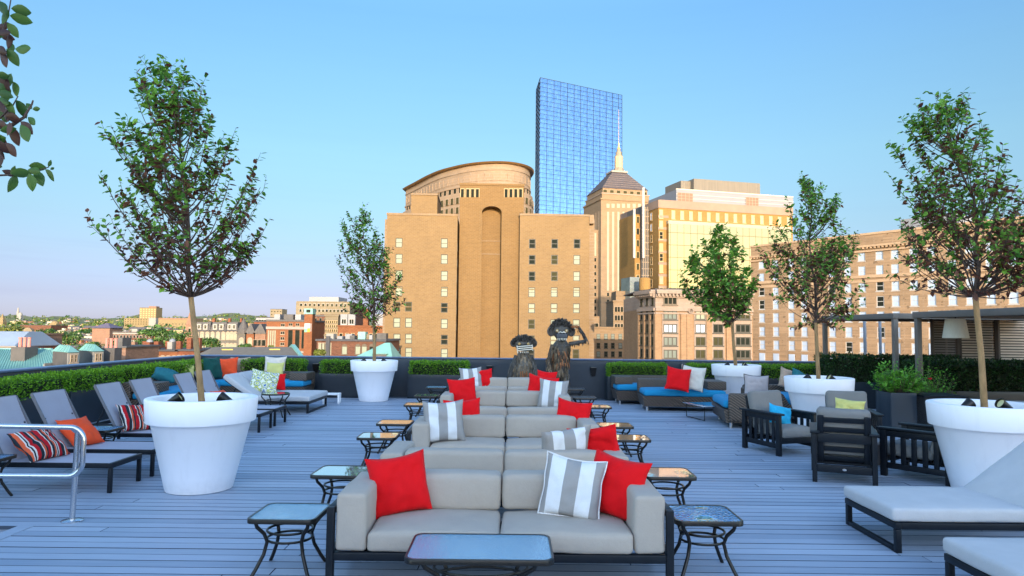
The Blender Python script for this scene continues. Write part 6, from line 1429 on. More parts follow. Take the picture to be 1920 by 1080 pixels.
t, f, h = simple('cream_fronted_block', 'narrow cream fronted block with tiny windows right of the clock tower', 'building', 610, 634, 593, 200, 12, C_cream, (6, 6, .35, .7, 'slot', 'mid', 'tan', 1.3, 1.25), (C_cream, .5)); on(t, f, -.2, f.L + .2, -.35, 0, h - 5.8, h - 5.4, 'cornice', C_cream)
t, f, h = simple('orange_brick_hall', 'long orange brick hall behind the far left potted tree', 'building', 634, 724, 613, 185, 18, C_orange, (8, 2, .8, 1.3, 'slot', 'dark', 'tan', 1.8, 2.5), (C_orange, .4))
for q in (.04, .2): 
    on(t, f, f.L * q, f.L * q + 1.9, 0.2, 1.2, h + .4, h + 3.4, 'glazed_bay', C_pale); f.window(f.L * q + .95, h + .7, 1.3, 1.4, 'two', 'dark', 'white', off=-.19)
on(t, f, f.L * .5, f.L * .6, 1, 3, h + .4, h + 5, 'chimney', C_orange); on(t, f, f.L * .75, f.L * .98, 1, 6, h + .4, h + 3.5, 'roof_house', C_pale)
t, f, h = simple('brick_warehouse', 'brown brick warehouse with arched windows and rooftop machines behind the far left pot', 'building', 594, 722, 640, 108, 14, C_brown, None, (C_dark, .3))
for u in (600, 606, 612, 618): f.win_px(u, 655, .38, 1.9, 'slot', 'blind', 'stone')
for u, pn in ((646, 'blind'), (671, 'blind'), (683, 'blind'), (697, 'dark')): f.win_px(u, 657, .75, 1.2, 'arch', pn, 'brown')
x = f.X(617); on(t, f, x - .3, x + .3, -.5, 0, 0, h + .8, 'drainpipe', C_dark)
for i, (u0, u1, hh, mt_) in enumerate(((606, 620, .85, C_white), (624, 634, .45, C_pale), (637, 650, .8, C_pale), (651, 660, .6, C_lead), (664, 678, 1.2, C_copper), (674, 684, .8, C_cream), (688, 694, .7, C_pale), (700, 718, 1.0, C_lead))):
    on(t, f, f.X(u0), f.X(u1), 2 + i % 3, 4 + i % 3, h + .3, h + .3 + hh, 'roof_machine', mt_)
t, f, h = simple('skylight_house', 'small house with a pale green glazed hip roof beside the tan brick hotel', 'house', 700, 724, 664, 100, 10, C_lead, None, (C_copper, .1))
k = MB(); k.prism([(-3, -.3), (f.L + 1, -.3), (f.L + 1, 8), (-3, 8)], h - .6, h + 1.6, M=f.M, top=[(f.L * .6, 3), (f.L, 3), (f.L, 4), (f.L * .6, 4)]); k.build('glazed_roof', C_copper, t)
simple('apartment_block', 'tiny pale rooftop blocks on the skyline left of the cream topped hotel', 'building', 507, 529, 580, 900, 20, C_cream, (4, 3, 2, 1.4, 'slot', 'mid', 'stone', 2, 4)); simple('apartment_block', 'low pale block with dark bands under the skyline blocks', 'building', 480, 520, 596, 420, 20, C_pale, (8, 1, 1.6, 1, 'slot', 'dark', 'white', 1.2, 3)); simple('red_brick_block', 'plain red brick block left of the brick office', 'building', 476, 502, 604, 300, 16, C_brick, (4, 2, 1, 1.2, 'slot', 'dark', 'stone', 1.6, 3))
# ------------------------------------------------------------------ large buildings
B_tan = brick('tan_brick', (.195, .124, .058), None, .8, .26, .06, blot=.07)
B_gold = brick('golden_tan_brick', (.178, .105, .041), None, .8, .26, .06, blot=.07)
B_tanr = brick('tan_brick_hotel', (0.3276, 0.2184, 0.1319), None, .8, .26, .14, blot=.12, holes=.45)
B_lime = brick('limestone', (0.2275, 0.1565, 0.09555), None, 1.6, .6, .06); B_pink = brick('pink_stone', (0.2821, 0.2138, 0.1729), None, 1.6, .6, .06); B_brk2 = brick('orange_buff_brick', (0.2661, 0.1643, 0.09391), None, .6, .22, .1)
B_yel = brick('yellow_ochre_brick', (0.2661, 0.1487, 0.04304), None, .8, .26, .06); B_band = mat('rosy_precast', (.22, .155, .12), .85, 0, .12, .3)
B_rose = brick('rosy_granite', (0.2504, 0.1839, 0.1291), None, 2.2, .9, .06)

# tan brick hotel in the middle
def brick_hotel():
    Y = 130; a, b = far(726, 500, Y), far(1105, 500, Y + 1.5); t = building('brick_hotel', 'big tan brick hotel with a tall arched niche in the middle of the picture', 'building', a.x, a.y); f = Facade(t, a, b)
    x0, xa, zl = f.X(726, 404), f.X(858, 404), f.Z(790, 404); xb, x1, zr_ = f.X(975, 405), f.X(1105, 405), f.Z(1040, 405); HL = []; HR = []
    k = MB(); f.box(k, x0, xa, .302, 24, 0, zl); f.box(k, xb, x1, .302, 24, 0, zr_); k.build('wall', B_tan, t)
    k = MB(); zt = f.Z(796, 366, -3); f.box(k, f.X(771, 380, -3), f.X(820, 380, -3), 3, 14, zl + .01, zt); k.build('penthouse', B_tan, t)
    k = MB(); f.box(k, f.X(770, 380, -3), f.X(821, 380, -3), 2.8, 14.2, zt + .01, zt + .35); f.box(k, x0 - .1, xa + .1, -.12, .6, zl + .01, zl + .4); f.box(k, xb - .1, x1 + .1, -.12, .6, zr_ + .01, zr_ + .4); k.build('coping', B_lime, t)
    off = -1.6; zt = f.Z(920, 348, off); xl, xr = f.X(862, 400, off), f.X(982, 400, off); nl, nr = f.X(903, 450, off), f.X(940, 450, off); zs = f.Z(921, 398, off); rad = (nr - nl) / 2; cx = (nl + nr) / 2; y0 = 1.6
    # centre tower with the arched niche cut out of its front
    n = 16; arc = [(cx + rad * math.cos(math.pi * i / n), zs + rad * .62 * math.sin(math.pi * i / n)) for i in range(n + 1)]
    k = MB(); f.box(k, xa + .01 if xl < xa else xl, nl, y0, y0 + 3.0, 0, zs); f.box(k, nr, xb - .01, y0, y0 + 3.0, 0, zs)
    V = []; Fc = []
    for x, z in arc: V += [(x, y0, z), (x, y0, zt), (x, y0 + 3.0, z)]
    for i in range(n): a3, b3 = i * 3, i * 3 + 3; Fc += [(b3, a3, a3 + 1, b3 + 1), (a3, b3, b3 + 2, a3 + 2)]
    k.add(V, Fc, 0, f.M)
    f.box(k, xl, nl - .001, y0, y0 + 3.0, zs, zt); f.box(k, nr + .001, xr, y0, y0 + 3.0, zs, zt); f.box(k, xl, xr, y0 + 3.0, y0 + 16, 0, zt); f.box(k, nl, nr, y0 + 2.2, y0 + 2.99, 0, zs + rad)
    k.build('wall', B_gold, t)
    k = MB(); f.box(k, xl - .1, xr + .1, y0 - .15, y0 + 1, zt + .01, zt + .4); f.box(k, nl - .5, nl, y0 - .12, y0 - .001, 0, zs); f.box(k, nr, nr + .5, y0 - .12, y0 - .001, 0, zs)
    o = [(cx + (rad + .5) * math.cos(math.pi * i / n), zs + (rad * .62 + .5) * math.sin(math.pi * i / n)) for i in range(n + 1)]
    V = [(x, y0 - .12, z) for x, z in arc] + [(x, y0 - .12, z) for x, z in o]; k.add(V, [(i + 1, i, n + 1 + i, n + 2 + i) for i in range(n)], 0, f.M); k.build('niche_surround', B_gold, t)
    for v in (450, 475): k = MB(); z = f.Z(921, v, off); f.box(k, nl, nr, y0 + 2.12, y0 + 2.199, z, z + .18); k.build('niche_band', B_lime, t)
    for u in (867, 877, 886, 895, 949, 958, 967, 976): f.window(f.X(u, 362, off), f.Z(u, 370, off), .62, 1.65, 'slot', 'dark', 'tan', off=off)
    def WN(u, v, pane, lst):
        x, z = f.hit(u, v); x, z = round(x, 3), round(z - .92, 3); f.window(x, z, 1.3, 1.85, 'sash', pane, 'dark', off=-.20); lst.append((x, z, 1.3, 1.85))
    lv = [455, 485, 516, 546, 576, 606, 636, 662]
    pl = ['blind'] * 3 + ['blind', 'dark', 'blind', 'dark', 'blind']
    for j, v in enumerate(lv):
        WN(833, v + 1, pl[j], HL)
        if j < 4: WN(748, v, 'blind', HL)
        else:
            for u in (744, 766): WN(u, v - 1, 'mid' if j == 4 else 'blind', HL)
    kr = [['dark', 'dark', 'dark'], ['dark', 'mid', 'blind'], ['dark', 'mid', 'blind'], ['blind'] * 3, ['blind'] * 3, ['mid', 'blind', 'blind'], ['mid', 'blind', 'blind'], ['dark', 'mid', 'mid']]
    for j, v in enumerate(lv):
        for i, u in enumerate((998, 1040, 1082)): WN(u - j * .3, v + 2, kr[j][i], HR)
    holed(f, 'wall', B_tan, x0, xa, 0, zl, HL); holed(f, 'wall', B_tan, xb, x1, 0, zr_, HR)
    # narrow windows in the return wall
    g = Facade(t, f.a + f.d * xa, f.a + f.d * (xa + .001) - f.n * 1.55)
    k = MB(); f.box(k, x0 - .45, x0, .4, 3, 0, zl - .8); f.box(k, x1, x1 + 1.2, 1.0, 20, 0, zr_ - .3); f.box(k, x1 + .01, x1 + .9, -.25, .95, zr_ - 1.4, zr_ + .3); k.build('corner_pier', B_lime, t)
    for j in range(6): k = MB(); z = zl - 5.2 - j * 3.05; k.box(xa - .03, xa + .05, .5, 1.1, z - 1.6, z, 0, f.M); k.build('slit_window', FR['dark'], t)
    for j in (540, 576, 636): k = MB(); z = f.Z(800, j); f.box(k, x0 + .02, xa - .02, -.03, -.001, z - .06, z + .06); f.box(k, xb + .02, x1 - .02, -.03, -.001, z - .06, z + .06); k.build('string_course', B_tan, t)
brick_hotel()

# round fronted tower behind it
def round_tower():
    P = [(-37.7, 241), (-32, 230.5), (-27, 221), (-22, 213), (-17, 207.5), (-13, 204), (-9, 201.8), (-5, 200.8), (-1.5, 201), (1.5, 202.6), (3.8, 205.2), (5.2, 208.6), (5.8, 213), (5.4, 219), (3, 230), (-4, 243), (-20, 256), (-36, 258)]
    z0 = far(930, 304, 201).z - GZ; t = building('round_tower', 'rosy granite tower with a curved front behind the tan brick hotel', 'building', 0, 200)
    Q = []
    for i in range(len(P)):                                                     # smooth the plan
        a, b, c, d = (Vector(P[(i + j) % len(P)]) for j in (-1, 0, 1, 2))
        for q in ((0, .25, .5, .75) if i < len(P) - 1 else (0,)):
            if i == 0 or i >= len(P) - 2: Q.append(b.lerp(c, q) if i < len(P) - 1 else b); continue
            Q.append(.5 * ((2 * b) + (c - a) * q + (2 * a - 5 * b + 4 * c - d) * q * q + (3 * b - a - 3 * c + d) * q ** 3))
    Q = [Vector((p.x, p.y - 200)) for p in Q]
    def grow(r): 
        out = []
        for i, p in enumerate(Q): e = (Q[(i + 1) % len(Q)] - Q[i - 1]).normalized(); out.append((p.x + e.y * r, p.y - e.x * r))
        return out
    k = MB(); k.prism(grow(0), 0, z0 - .5); k.build('wall', B_rose, t, 30)
    k = MB(); k.prism(grow(1.0), z0 - .49, z0 - .05, top=grow(1.3)); k.build('roof_edge', mat('bronze_edge', (.26, .14, .05), .35, .6), t, 30)
    zb = far(960, 347, 203).z - GZ; k = MB(); k.prism(grow(.35), zb - .4, zb); k.prism(grow(.25), z0 - 2.4, z0 - 2.1); k.build('string_course', B_rose, t, 30)
    zl = far(985, 364, 206).z - GZ; k = MB(); k.prism(grow(1.2), 0, zl, top=grow(.9)); k.build('lower_drum', B_rose, t, 30)
    # panels and windows follow the curve
    L = [0]; n = 14 * 4
    for i in range(n): L.append(L[-1] + (Q[i + 1] - Q[i]).length)
    def along(s):
        for i in range(n):
            if L[i] <= s <= L[i + 1]:
                q = (s - L[i]) / (L[i + 1] - L[i]); e = (Q[i + 1] - Q[i]).normalized(); return Q[i].lerp(Q[i + 1], q), e
        return Q[n], (Q[n] - Q[n - 1]).normalized()
    s = 1.2; nw = 0; k = MB(); k2 = MB()
    while s < L[-1] - 1:
        p, e = along(s); Mx = Matrix.Translation((p.x, p.y, 0)) @ Matrix.Rotation(math.atan2(e.y, e.x), 4, 'Z')
        k.box(-.16, .16, -.22, .1, zb + .8, z0 - 3.2, 0, Mx); k2.box(-.9, .9, -.10, .1, zb + .9, zb + 1.3, 0, Mx); s += 2.45
    k.build('pilaster', B_rose, t); k2.build('panel_ledge', B_rose, t)
    s = 2.4
    for row, v in enumerate((361, 380, 398)):
        z = far(840, v, 209).z - GZ; s = 2.4
        while s < L[-1] - 6 and nw < 96:
            p, e = along(s); fm, pm = win_mesh(1.25, 1.9, 'slot'); u_ = 957 + p.x / (p.y + 200) * 1280
            if u_ < 772 or 815 < u_ < 864 or u_ > 975:
                q = p + Vector((e.y, -e.x)) * (1.25 if z < zl else .12); w = inst('window', with_mat(fm, FR['stone']), t, (q.x, q.y, z - 1), (0, 0, math.atan2(e.y, e.x))); inst('pane', with_mat(pm, PANE['mid' if row else 'dark']), w); nw += 1
            s += 2.45
round_tower()

# blue glass tower
def glass_tower():
    a, b = far(1011, 400, 570), far(1166, 400, 611); z = far(1011, 145, 570).z - GZ; t = building('glass_tower', 'tall slanting blue mirror glass skyscraper', 'skyscraper', a.x, a.y); f = Facade(t, a, b); back = far(1003.5, 400, 600)
    bl = Vector((back.x - a.x, back.y - a.y)); br = Vector((b.x - a.x + bl.x, b.y - a.y + bl.y)); bb = Vector((b.x - a.x, b.y - a.y))
    m, tt, bs = nt('blue_mirror_glass'); Lk = tt.links
    v, obj = facade_xy(tt); br_ = N(tt, 'ShaderNodeTexBrick'); br_.offset = 0; br_.inputs['Scale'].default_value = 1; br_.inputs['Brick Width'].default_value = 1.75; br_.inputs['Row Height'].default_value = 3.9; br_.inputs['Mortar Size'].default_value = .06
    br_.inputs['Color1'].default_value = (.135, .235, .40, 1); br_.inputs['Color2'].default_value = (.185, .30, .47, 1); br_.inputs['Mortar'].default_value = (.035, .09, .24, 1); Lk.new(v, br_.inputs[0]); Lk.new(br_.outputs[0], bs.inputs['Base Color'])
    bs.inputs['Metallic'].default_value = .92; bs.inputs['Roughness'].default_value = .06
    nz = N(tt, 'ShaderNodeTexNoise'); nz.inputs['Scale'].default_value = .035; nz.inputs['Detail'].default_value = 3; Lk.new(obj, nz.inputs[0]); bump(tt, bs, nz.outputs[0], .3, 1.0)
    k = MB(); k.prism([(0, 0), (bb.x, bb.y), (br.x, br.y), (bl.x, bl.y)], 0, z); k.build('curtain_wall', m, t)
    k = MB(); nfl = int(z / 3.9)
    for i in range(nfl + 1):
        zz = z - .25 - i * 3.9; f.box(k, -.15, f.L + .15, -.28, .0, zz - .10, zz + .10)
    for i in range(int(f.L / 6.9) + 2): x = min(f.L, i * 6.9); f.box(k, x - .07, x + .07, -.34, -.02, 0, z)
    g = Facade(t, (back.x, back.y), a)
    for i in range(nfl + 1): zz = z - .25 - i * 3.9; g.box(k, 0, g.L - .02, -.28, 0, zz - .22, zz + .22)
    for i in range(4): x = g.L * i / 4; g.box(k, x - .16, x + .16, -.34, -.02, 0, z)
    k.build('mullion_grid', mat('dark_mullion', (.018, .04, .085), .6), t)
    k = MB(); k.prism([(0.5, .8), (bb.x - .5, bb.y + .5), (br.x - .5, br.y - .8), (bl.x + .5, bl.y - .5)], z + .01, z + .3); k.build('roof', C_dark, t)
glass_tower()

# stone tower with pyramid roof and beacon
def beacon_tower():
    a, b = far(1127, 420, 370), far(1221, 420, 377); t = building('beacon_tower', 'limestone tower with a stepped pyramid roof and a slender beacon mast', 'skyscraper', a.x, a.y); f = Facade(t, a, b)
    _, x0, x1, z1 = f.block('wall', B_lime, 1127, 1221, 377, 28)
    def tier(name, mt, i0, i1, zA, v, ref=1175): z = f.Z(ref, v, -i0); k = MB(); f.box(k, x0 + i0, x1 - i0, i0, 28 - i0, zA, z); k.build(name, mt, t); return z
    k = MB(); f.box(k, x0 - .5, x1 + .5, -.5, 28.5, z1 + .01, z1 + .9); k.build('cornice', B_lime, t); zc = z1 + .91
    z2 = tier('attic', B_lime, .9, 0, zc, 366); k = MB(); f.box(k, x0 + .6, x1 - .6, .6, 27.4, z2 + .01, z2 + .6); k.build('cornice', B_pink, t)
    z3 = tier('attic', B_lime, 1.6, 0, z2 + .61, 355)
    for i in range(7): x = x0 + 3 + (x1 - x0 - 6) * i / 6; f.window(x, z2 + 1.0, 2.2, 1.5, 'slot', 'mid', 'stone', off=-1.6)
    zp = f.Z(1168, 324, -10); cx = (x0 + x1) / 2; k = MB(); k.prism([(x0 + 1.2, 1.2), (x1 - 1.2, 1.2), (x1 - 1.2, 26.8), (x0 + 1.2, 26.8)], z3 + .01, zp, M=f.M, top=[(cx - 4.3, 10), (cx + 4.3, 10), (cx + 4.3, 18), (cx - 4.3, 18)]); k.build('pyramid_roof', mat('purple_slate_steps', (.060, .052, .058), .7, 0, .15, .4), t)
    k = MB()
    for i in range(1, 8):
        q = i / 8; w0 = (x1 - x0) / 2 - 1.2; hw = w0 + (4.3 - w0) * q; yy = 1.2 + (10 - 1.2) * q; z = z3 + (zp - z3) * q; f.box(k, cx - hw - .15, cx + hw + .15, yy - .2, 28 - yy + .2, z - .15, z + .15)
    k.build('roof_step', mat('pale_step', (.10, .085, .09), .7), t)
    k = MB(); f.box(k, cx - 4.9, cx + 4.9, 9.4, 18.6, zp + .01, zp + 1.0); k.build('platform', C_white, t)
    zq = zp + 1.01; lt = far(1160, 277, 384).z - GZ; lx = f.X(1160, 300, -14); k = MB()
    for r, q0, q1 in ((2.9, 0, .16), (2.3, .16, .72), (1.7, .72, .88), (1.1, .88, 1)): k.prism([(lx + r * math.cos(R(22.5 + 45 * i)), 14 + r * math.sin(R(22.5 + 45 * i))) for i in range(8)], zq + (lt - zq) * q0 + .01, zq + (lt - zq) * q1, M=f.M)
    k.build('lantern', mat('pale_lantern_stone', (.19, .17, .135), .7), t)
    k = MB()
    for i in range(9): z = zq + (lt - zq) * (.2 + .055 * i); k.prism([(lx + 2.36 * math.cos(R(22.5 + 45 * j)), 14 + 2.36 * math.sin(R(22.5 + 45 * j))) for j in range(8)], z, z + .45, M=f.M)
    k.build('lantern_louvre', mat('gold_louvre', (.50, .36, .2), .5), t)
    k = MB(); k.lathe([(1.1, lt + .02), (.5, lt + 1.2), (.38, lt + 3.2), (.28, lt + 4)], 8, M=f.M @ Matrix.Translation((lx, 14, 0))); k.build('cap', mat('gilt_cap', (.6, .4, .12), .4, .5), t)
    k = MB(); k.tube([(lx, 14, lt + 3.9), (lx, 14, far(1160, 202, 384).z - GZ)], [.17, .09], 8); k2 = MB(); k2.v = [tuple(f.M @ Vector(v)) for v in k.v]; k2.f = k.f; k2.m = k.m; k2.build('mast', mat('mast_rose', (.36, .28, .30), .5), t)
    us = (1140, 1149.5, 1159.5, 1169, 1178.5, 1189, 1199)
    for u in us: f.win_px(u, 386, 1.7, 2.2, 'slot', 'blind', 'stone')
    for i, u in enumerate(us): zt, zb_ = f.Z(u, 397), f.Z(u, 545); f.window(f.X(u, 470), zb_, 1.15, zt - zb_, 'strip', 'blind', 'stone')
    for u in us[:4]:
        for v in range(552, 620, 13): f.win_px(u, v, 1.3, 1.9, 'slot', 'dark', 'stone')
    k = MB(); w = f.X(1107, 440, -4); f.box(k, w, x0 - .02, 4, 20, 0, f.Z(1116, 431, -4)); k.build('side_wing', B_lime, t); f.window(f.X(1116, 500, -4), f.Z(1116, 480, -4), 1.2, f.Z(1116, 437, -4) - f.Z(1116, 480, -4), 'strip', 'blind', 'stone', off=-4)
    for v in range(487, 600, 13): f.win_px(1116, v, 1.3, 1.9, 'slot', 'dark', 'stone', off=-4)
    # windows on the left flank
    a2 = f.a - f.n * 28; g = Facade(t, a2, f.a + f.d * 0)
    for i in range(6): g.window(g.L * (i + .6) / 6.4, z1 - 50, 1.1, 44, 'strip', 'blind', 'stone')
beacon_tower()
t, f, h = simple('stone_annex', 'low limestone annex with three rows of square windows below the beacon tower', 'building', 1105, 1172, 616, 165, 16, B_lime, None, (B_lime, .4))
for j, v in enumerate((631, 648, 664)):
    for i, u in enumerate((1122, 1136, 1149, 1163)): f.win_px(u, v, .9, 1.35, 'sash', rc.choice(['green', 'dark', 'green']), 'dark')
k = MB(); f.box(k, f.X(1108), f.X(1128), 4, 12, h + .4, h + 3.0); k.build('upper_block', B_lime, t)
for u in (1112, 1119): f.win_px(u, 610, .8, 1.0, 'slot', 'dark', 'stone', off=-4)
t, f, h = simple('stepped_stone_block', 'narrow stepped limestone block between the annex and the glass bay', 'building', 1150, 1182, 566, 190, 14, B_lime, None, (B_lime, .4))
for j in range(5):
    for u in (1155, 1160, 1166, 1175): f.win_px(u, 580 + j * 16, .7, 1.4, 'slot', 'dark', 'stone')
k = MB(); f.box(k, f.X(1158), f.X(1180), 3, 12, h + .4, h + 3.2); k.build('upper_block', B_lime, t)

# ochre brick building with mirror front
def ochre_block():
    a, b = far(1235, 480, 190), far(1487, 480, 201); t = building('ochre_office', 'ochre brick office with a cream mirror glass front and a white louvred penthouse', 'building', a.x, a.y); f = Facade(t, a, b)
    zt = f.Z(1235, 377); k = MB(); f.box(k, 0, f.L, 0, 26, 0, zt); k.build('wall', B_yel, t)
    k = MB(); f.box(k, -.15, f.L + .1, -.2, 26.1, zt - 1.9, zt + .4); k.build('parapet_band', B_band, t)
    cols = [1240 + i * 0 for i in range(1)] + [1263 + i * 16.75 for i in range(14)]; zz = [f.Z(1240, v) for v in (409, 427, 449, 471, 490, 511, 532, 553)]
    for j, z in enumerate(zz[:2]):
        for u in cols: f.window(f.X(u), z - .1, 1.15, 2.5 if j == 0 else 2.1, 'sash', 'blind', 'tan')
    for j, z in enumerate(zz[2:]): f.window(f.X(1240), z, 1.15, 2.2, 'sash', ['dark', 'gold', 'dark', 'gold', 'blind', 'mid'][j], 'tan')
    k = MB()
    for v in (406, 428, 450, 472, 494, 516, 538): z = f.Z(1240, v); f.box(k, -.1, f.X(1254), -.08, 0, z - .35, z + .35)
    k.build('precast_band', B_band, t)
    # mirror front standing proud
    m, tt, bs = nt('cream_mirror_glass'); v, obj = facade_xy(tt); br_ = N(tt, 'ShaderNodeTexBrick'); br_.offset = 0; br_.inputs['Scale'].default_value = 1; br_.inputs['Brick Width'].default_value = 2.55; br_.inputs['Row Height'].default_value = 3.5; br_.inputs['Mortar Size'].default_value = .09
    br_.inputs['Color1'].default_value = (.27, .215, .12, 1); br_.inputs['Color2'].default_value = (.30, .24, .135, 1); br_.inputs['Mortar'].default_value = (.16, .11, .045, 1); tt.links.new(v, br_.inputs[0]); tt.links.new(br_.outputs[0], bs.inputs['Base Color']); bs.inputs['Metallic'].default_value = .75; bs.inputs['Roughness'].default_value = .18
    x0, x1 = f.X(1254, 480, 1.4), f.X(1484, 480, 1.4); zg, zb = f.Z(1300, 421.5, 1.4), f.Z(1300, 541, 1.4); k = MB(); f.box(k, x0, x1, -1.4, -.01, zb, zg); k.build('mirror_front', m, t)
    k = MB(); f.box(k, x0 - .05, x1, -1.38, -.02, zg + .01, zg + .9); k.build('front_cap', mat('cream_cap', (.28, .25, .19), .5), t)
    z2 = f.Z(1300, 566, .8); k = MB(); f.box(k, x0 + .1, x1, -.8, -.012, z2, zb - .01); k.build('lower_glazing', PANE['green'], t)
    k = MB(); [f.box(k, x0 + i * 2.55, x0 + i * 2.55 + .12, -.88, -.81, z2, zb - .02) for i in range(14)]; f.box(k, x0, x1, -.92, -.885, (z2 + zb) / 2, (z2 + zb) / 2 + .14); k.build('glazing_bar', FR['white'], t)
    # penthouse and plant
    o = -4; p0, p1 = f.X(1268, 370, o), f.X(1487, 370, o); zp = f.Z(1270, 355.5, o); k = MB(); f.box(k, p0, p1, 4, 22, zt + .41, zp); k.build('penthouse', mat('white_penthouse', (.165, .17, .195), .5, 0, .05, .3), t)
    k = MB(); [f.box(k, p0 - .02, p1, 3.9, 3.999, zt + .9 + i * 1.15, zt + 1.05 + i * 1.15) for i in range(int((zp - zt - .8) / 1.15))]; f.box(k, p0 - .05, p1, 3.88, 4.3, zp + .01, zp + .3); k.build('penthouse_rib', mat('warm_rib', (.46, .38, .33), .6), t)
    for u0, u1 in ((1271, 1299), (1399, 1422)):
        q0, q1 = f.X(u0, 370, -3.8), f.X(u1, 370, -3.8); zA, zB = f.Z(1285, 378.5, -3.8), f.Z(1285, 362, -3.8); k = MB(); f.box(k, q0, q1, 3.8, 3.895, zA, zB); lo = k.build('louvre', mat('brown_louvre', (.17, .10, .07), .6), t)
        k = MB(); [f.box(k, q0 + (q1 - q0) * i / 4 - .06, q0 + (q1 - q0) * i / 4 + .06, 3.74, 3.799, zA, zB) for i in range(5)]; [f.box(k, q0, q1, 3.70, 3.739, zA + (zB - zA) * i / 3 - .05, zA + (zB - zA) * i / 3 + .05) for i in range(4)]; k.build('louvre_frame', FR['stone'], lo)
    o = -8; q0, q1 = f.X(1301, 350, o), f.X(1425, 350, o); zq = f.Z(1310, 335.5, o); k = MB(); f.box(k, q0, q1, 8, 20, zp + .31, zq); f.box(k, q0 - 3.2, q0 - .01, 10, 20, zp + .31, zq - .4); k.build('plant_screen', mat('taupe_ribbed_screen', (.13, .115, .095), .6, 0, .2, 1, stretch=(6, 6, .1)), t)
    # left return with stair glazing
    L0 = f.a - f.n * 16 - f.d * 1.0; g = Facade(t, f.a - f.n * 15, f.a)
    for j in range(8):
        for q in (.25, .7): g.window(g.L * q, zz[0] - j * 3.2, 1.2, 2.2, 'sash', 'sky' if j < 2 else 'mid', 'tan')
    k = MB(); h0 = f.Z(1222, 360, -6); f.box(k, f.X(1203, 400, -6), f.X(1224, 400, -6), 6, 16, 0, f.Z(1214, 388, -6)); k.build('stair_block', C_lead, t)
    k = MB()
    for i in range(26): z = f.Z(1214, 388, -6) - 1 - i * 1.9; f.box(k, f.X(1203, 400, -6), f.X(1224, 400, -6), 5.9, 5.99, z, z + .18)
    for u in (1206, 1210, 1214, 1218, 1222): x = f.X(u, 450, -6); f.box(k, x - .08, x + .08, 5.82, 5.899, 0, f.Z(1214, 388, -6))
    k.build('stair_glazing_bar', FR['stone'], t)
    k = MB(); x = f.X(1205, 420, -5); f.box(k, x - .28, x + .28, 4.4, 4.9, f.Z(1205, 484, -5), f.Z(1205, 352, -5)); x = f.X(1188, 440, -5); f.box(k, x - .28, x + .28, 4.4, 4.9, f.Z(1188, 484, -5), f.Z(1188, 392, -5)); k.build('white_fin', FR['white'], t)
    k = MB(); f.box(k, f.X(1190, 420, -7), f.X(1203, 420, -7) - .02, 7, 18, 0, f.Z(1196, 402, -7)); k.build('ochre_wing', B_yel, t)
    for j in range(7): f.win_px(1196, 412 + j * 22, .8, 1.8, 'slot', rc.choice(['mid', 'dark']), 'tan', off=-7)
    k = MB(); x0, x1 = f.X(1181, 600, -2), f.X(1199, 600, -2); zA = f.Z(1190, 520, -2); f.box(k, x0, x1, 2, 8, 0, zA); k.build('glass_bay', mat('grey_green_glass', (.16, .20, .19), .15, 0, .3, .3), t)
    k = MB()
    for i in range(9): x = x0 + (x1 - x0) * i / 8; f.box(k, x - .05, x + .05, 1.9, 1.999, 0, zA)
    for i in range(28): z = zA - i * 1.05; f.box(k, x0, x1, 1.84, 1.899, z - .05, z + .05)
    k.build('glass_bay_bar', C_pale, t)
    k = MB(); k.lathe([(1.55, 0), (1.55, 3.6), (1.4, 3.9), (.1, 4.1)], 24, M=f.M @ Matrix.Translation((f.X(1209, 540, 3), -3, f.Z(1209, 548, 3)))); k.build('water_tank', B_yel, t, 50)
ochre_block()

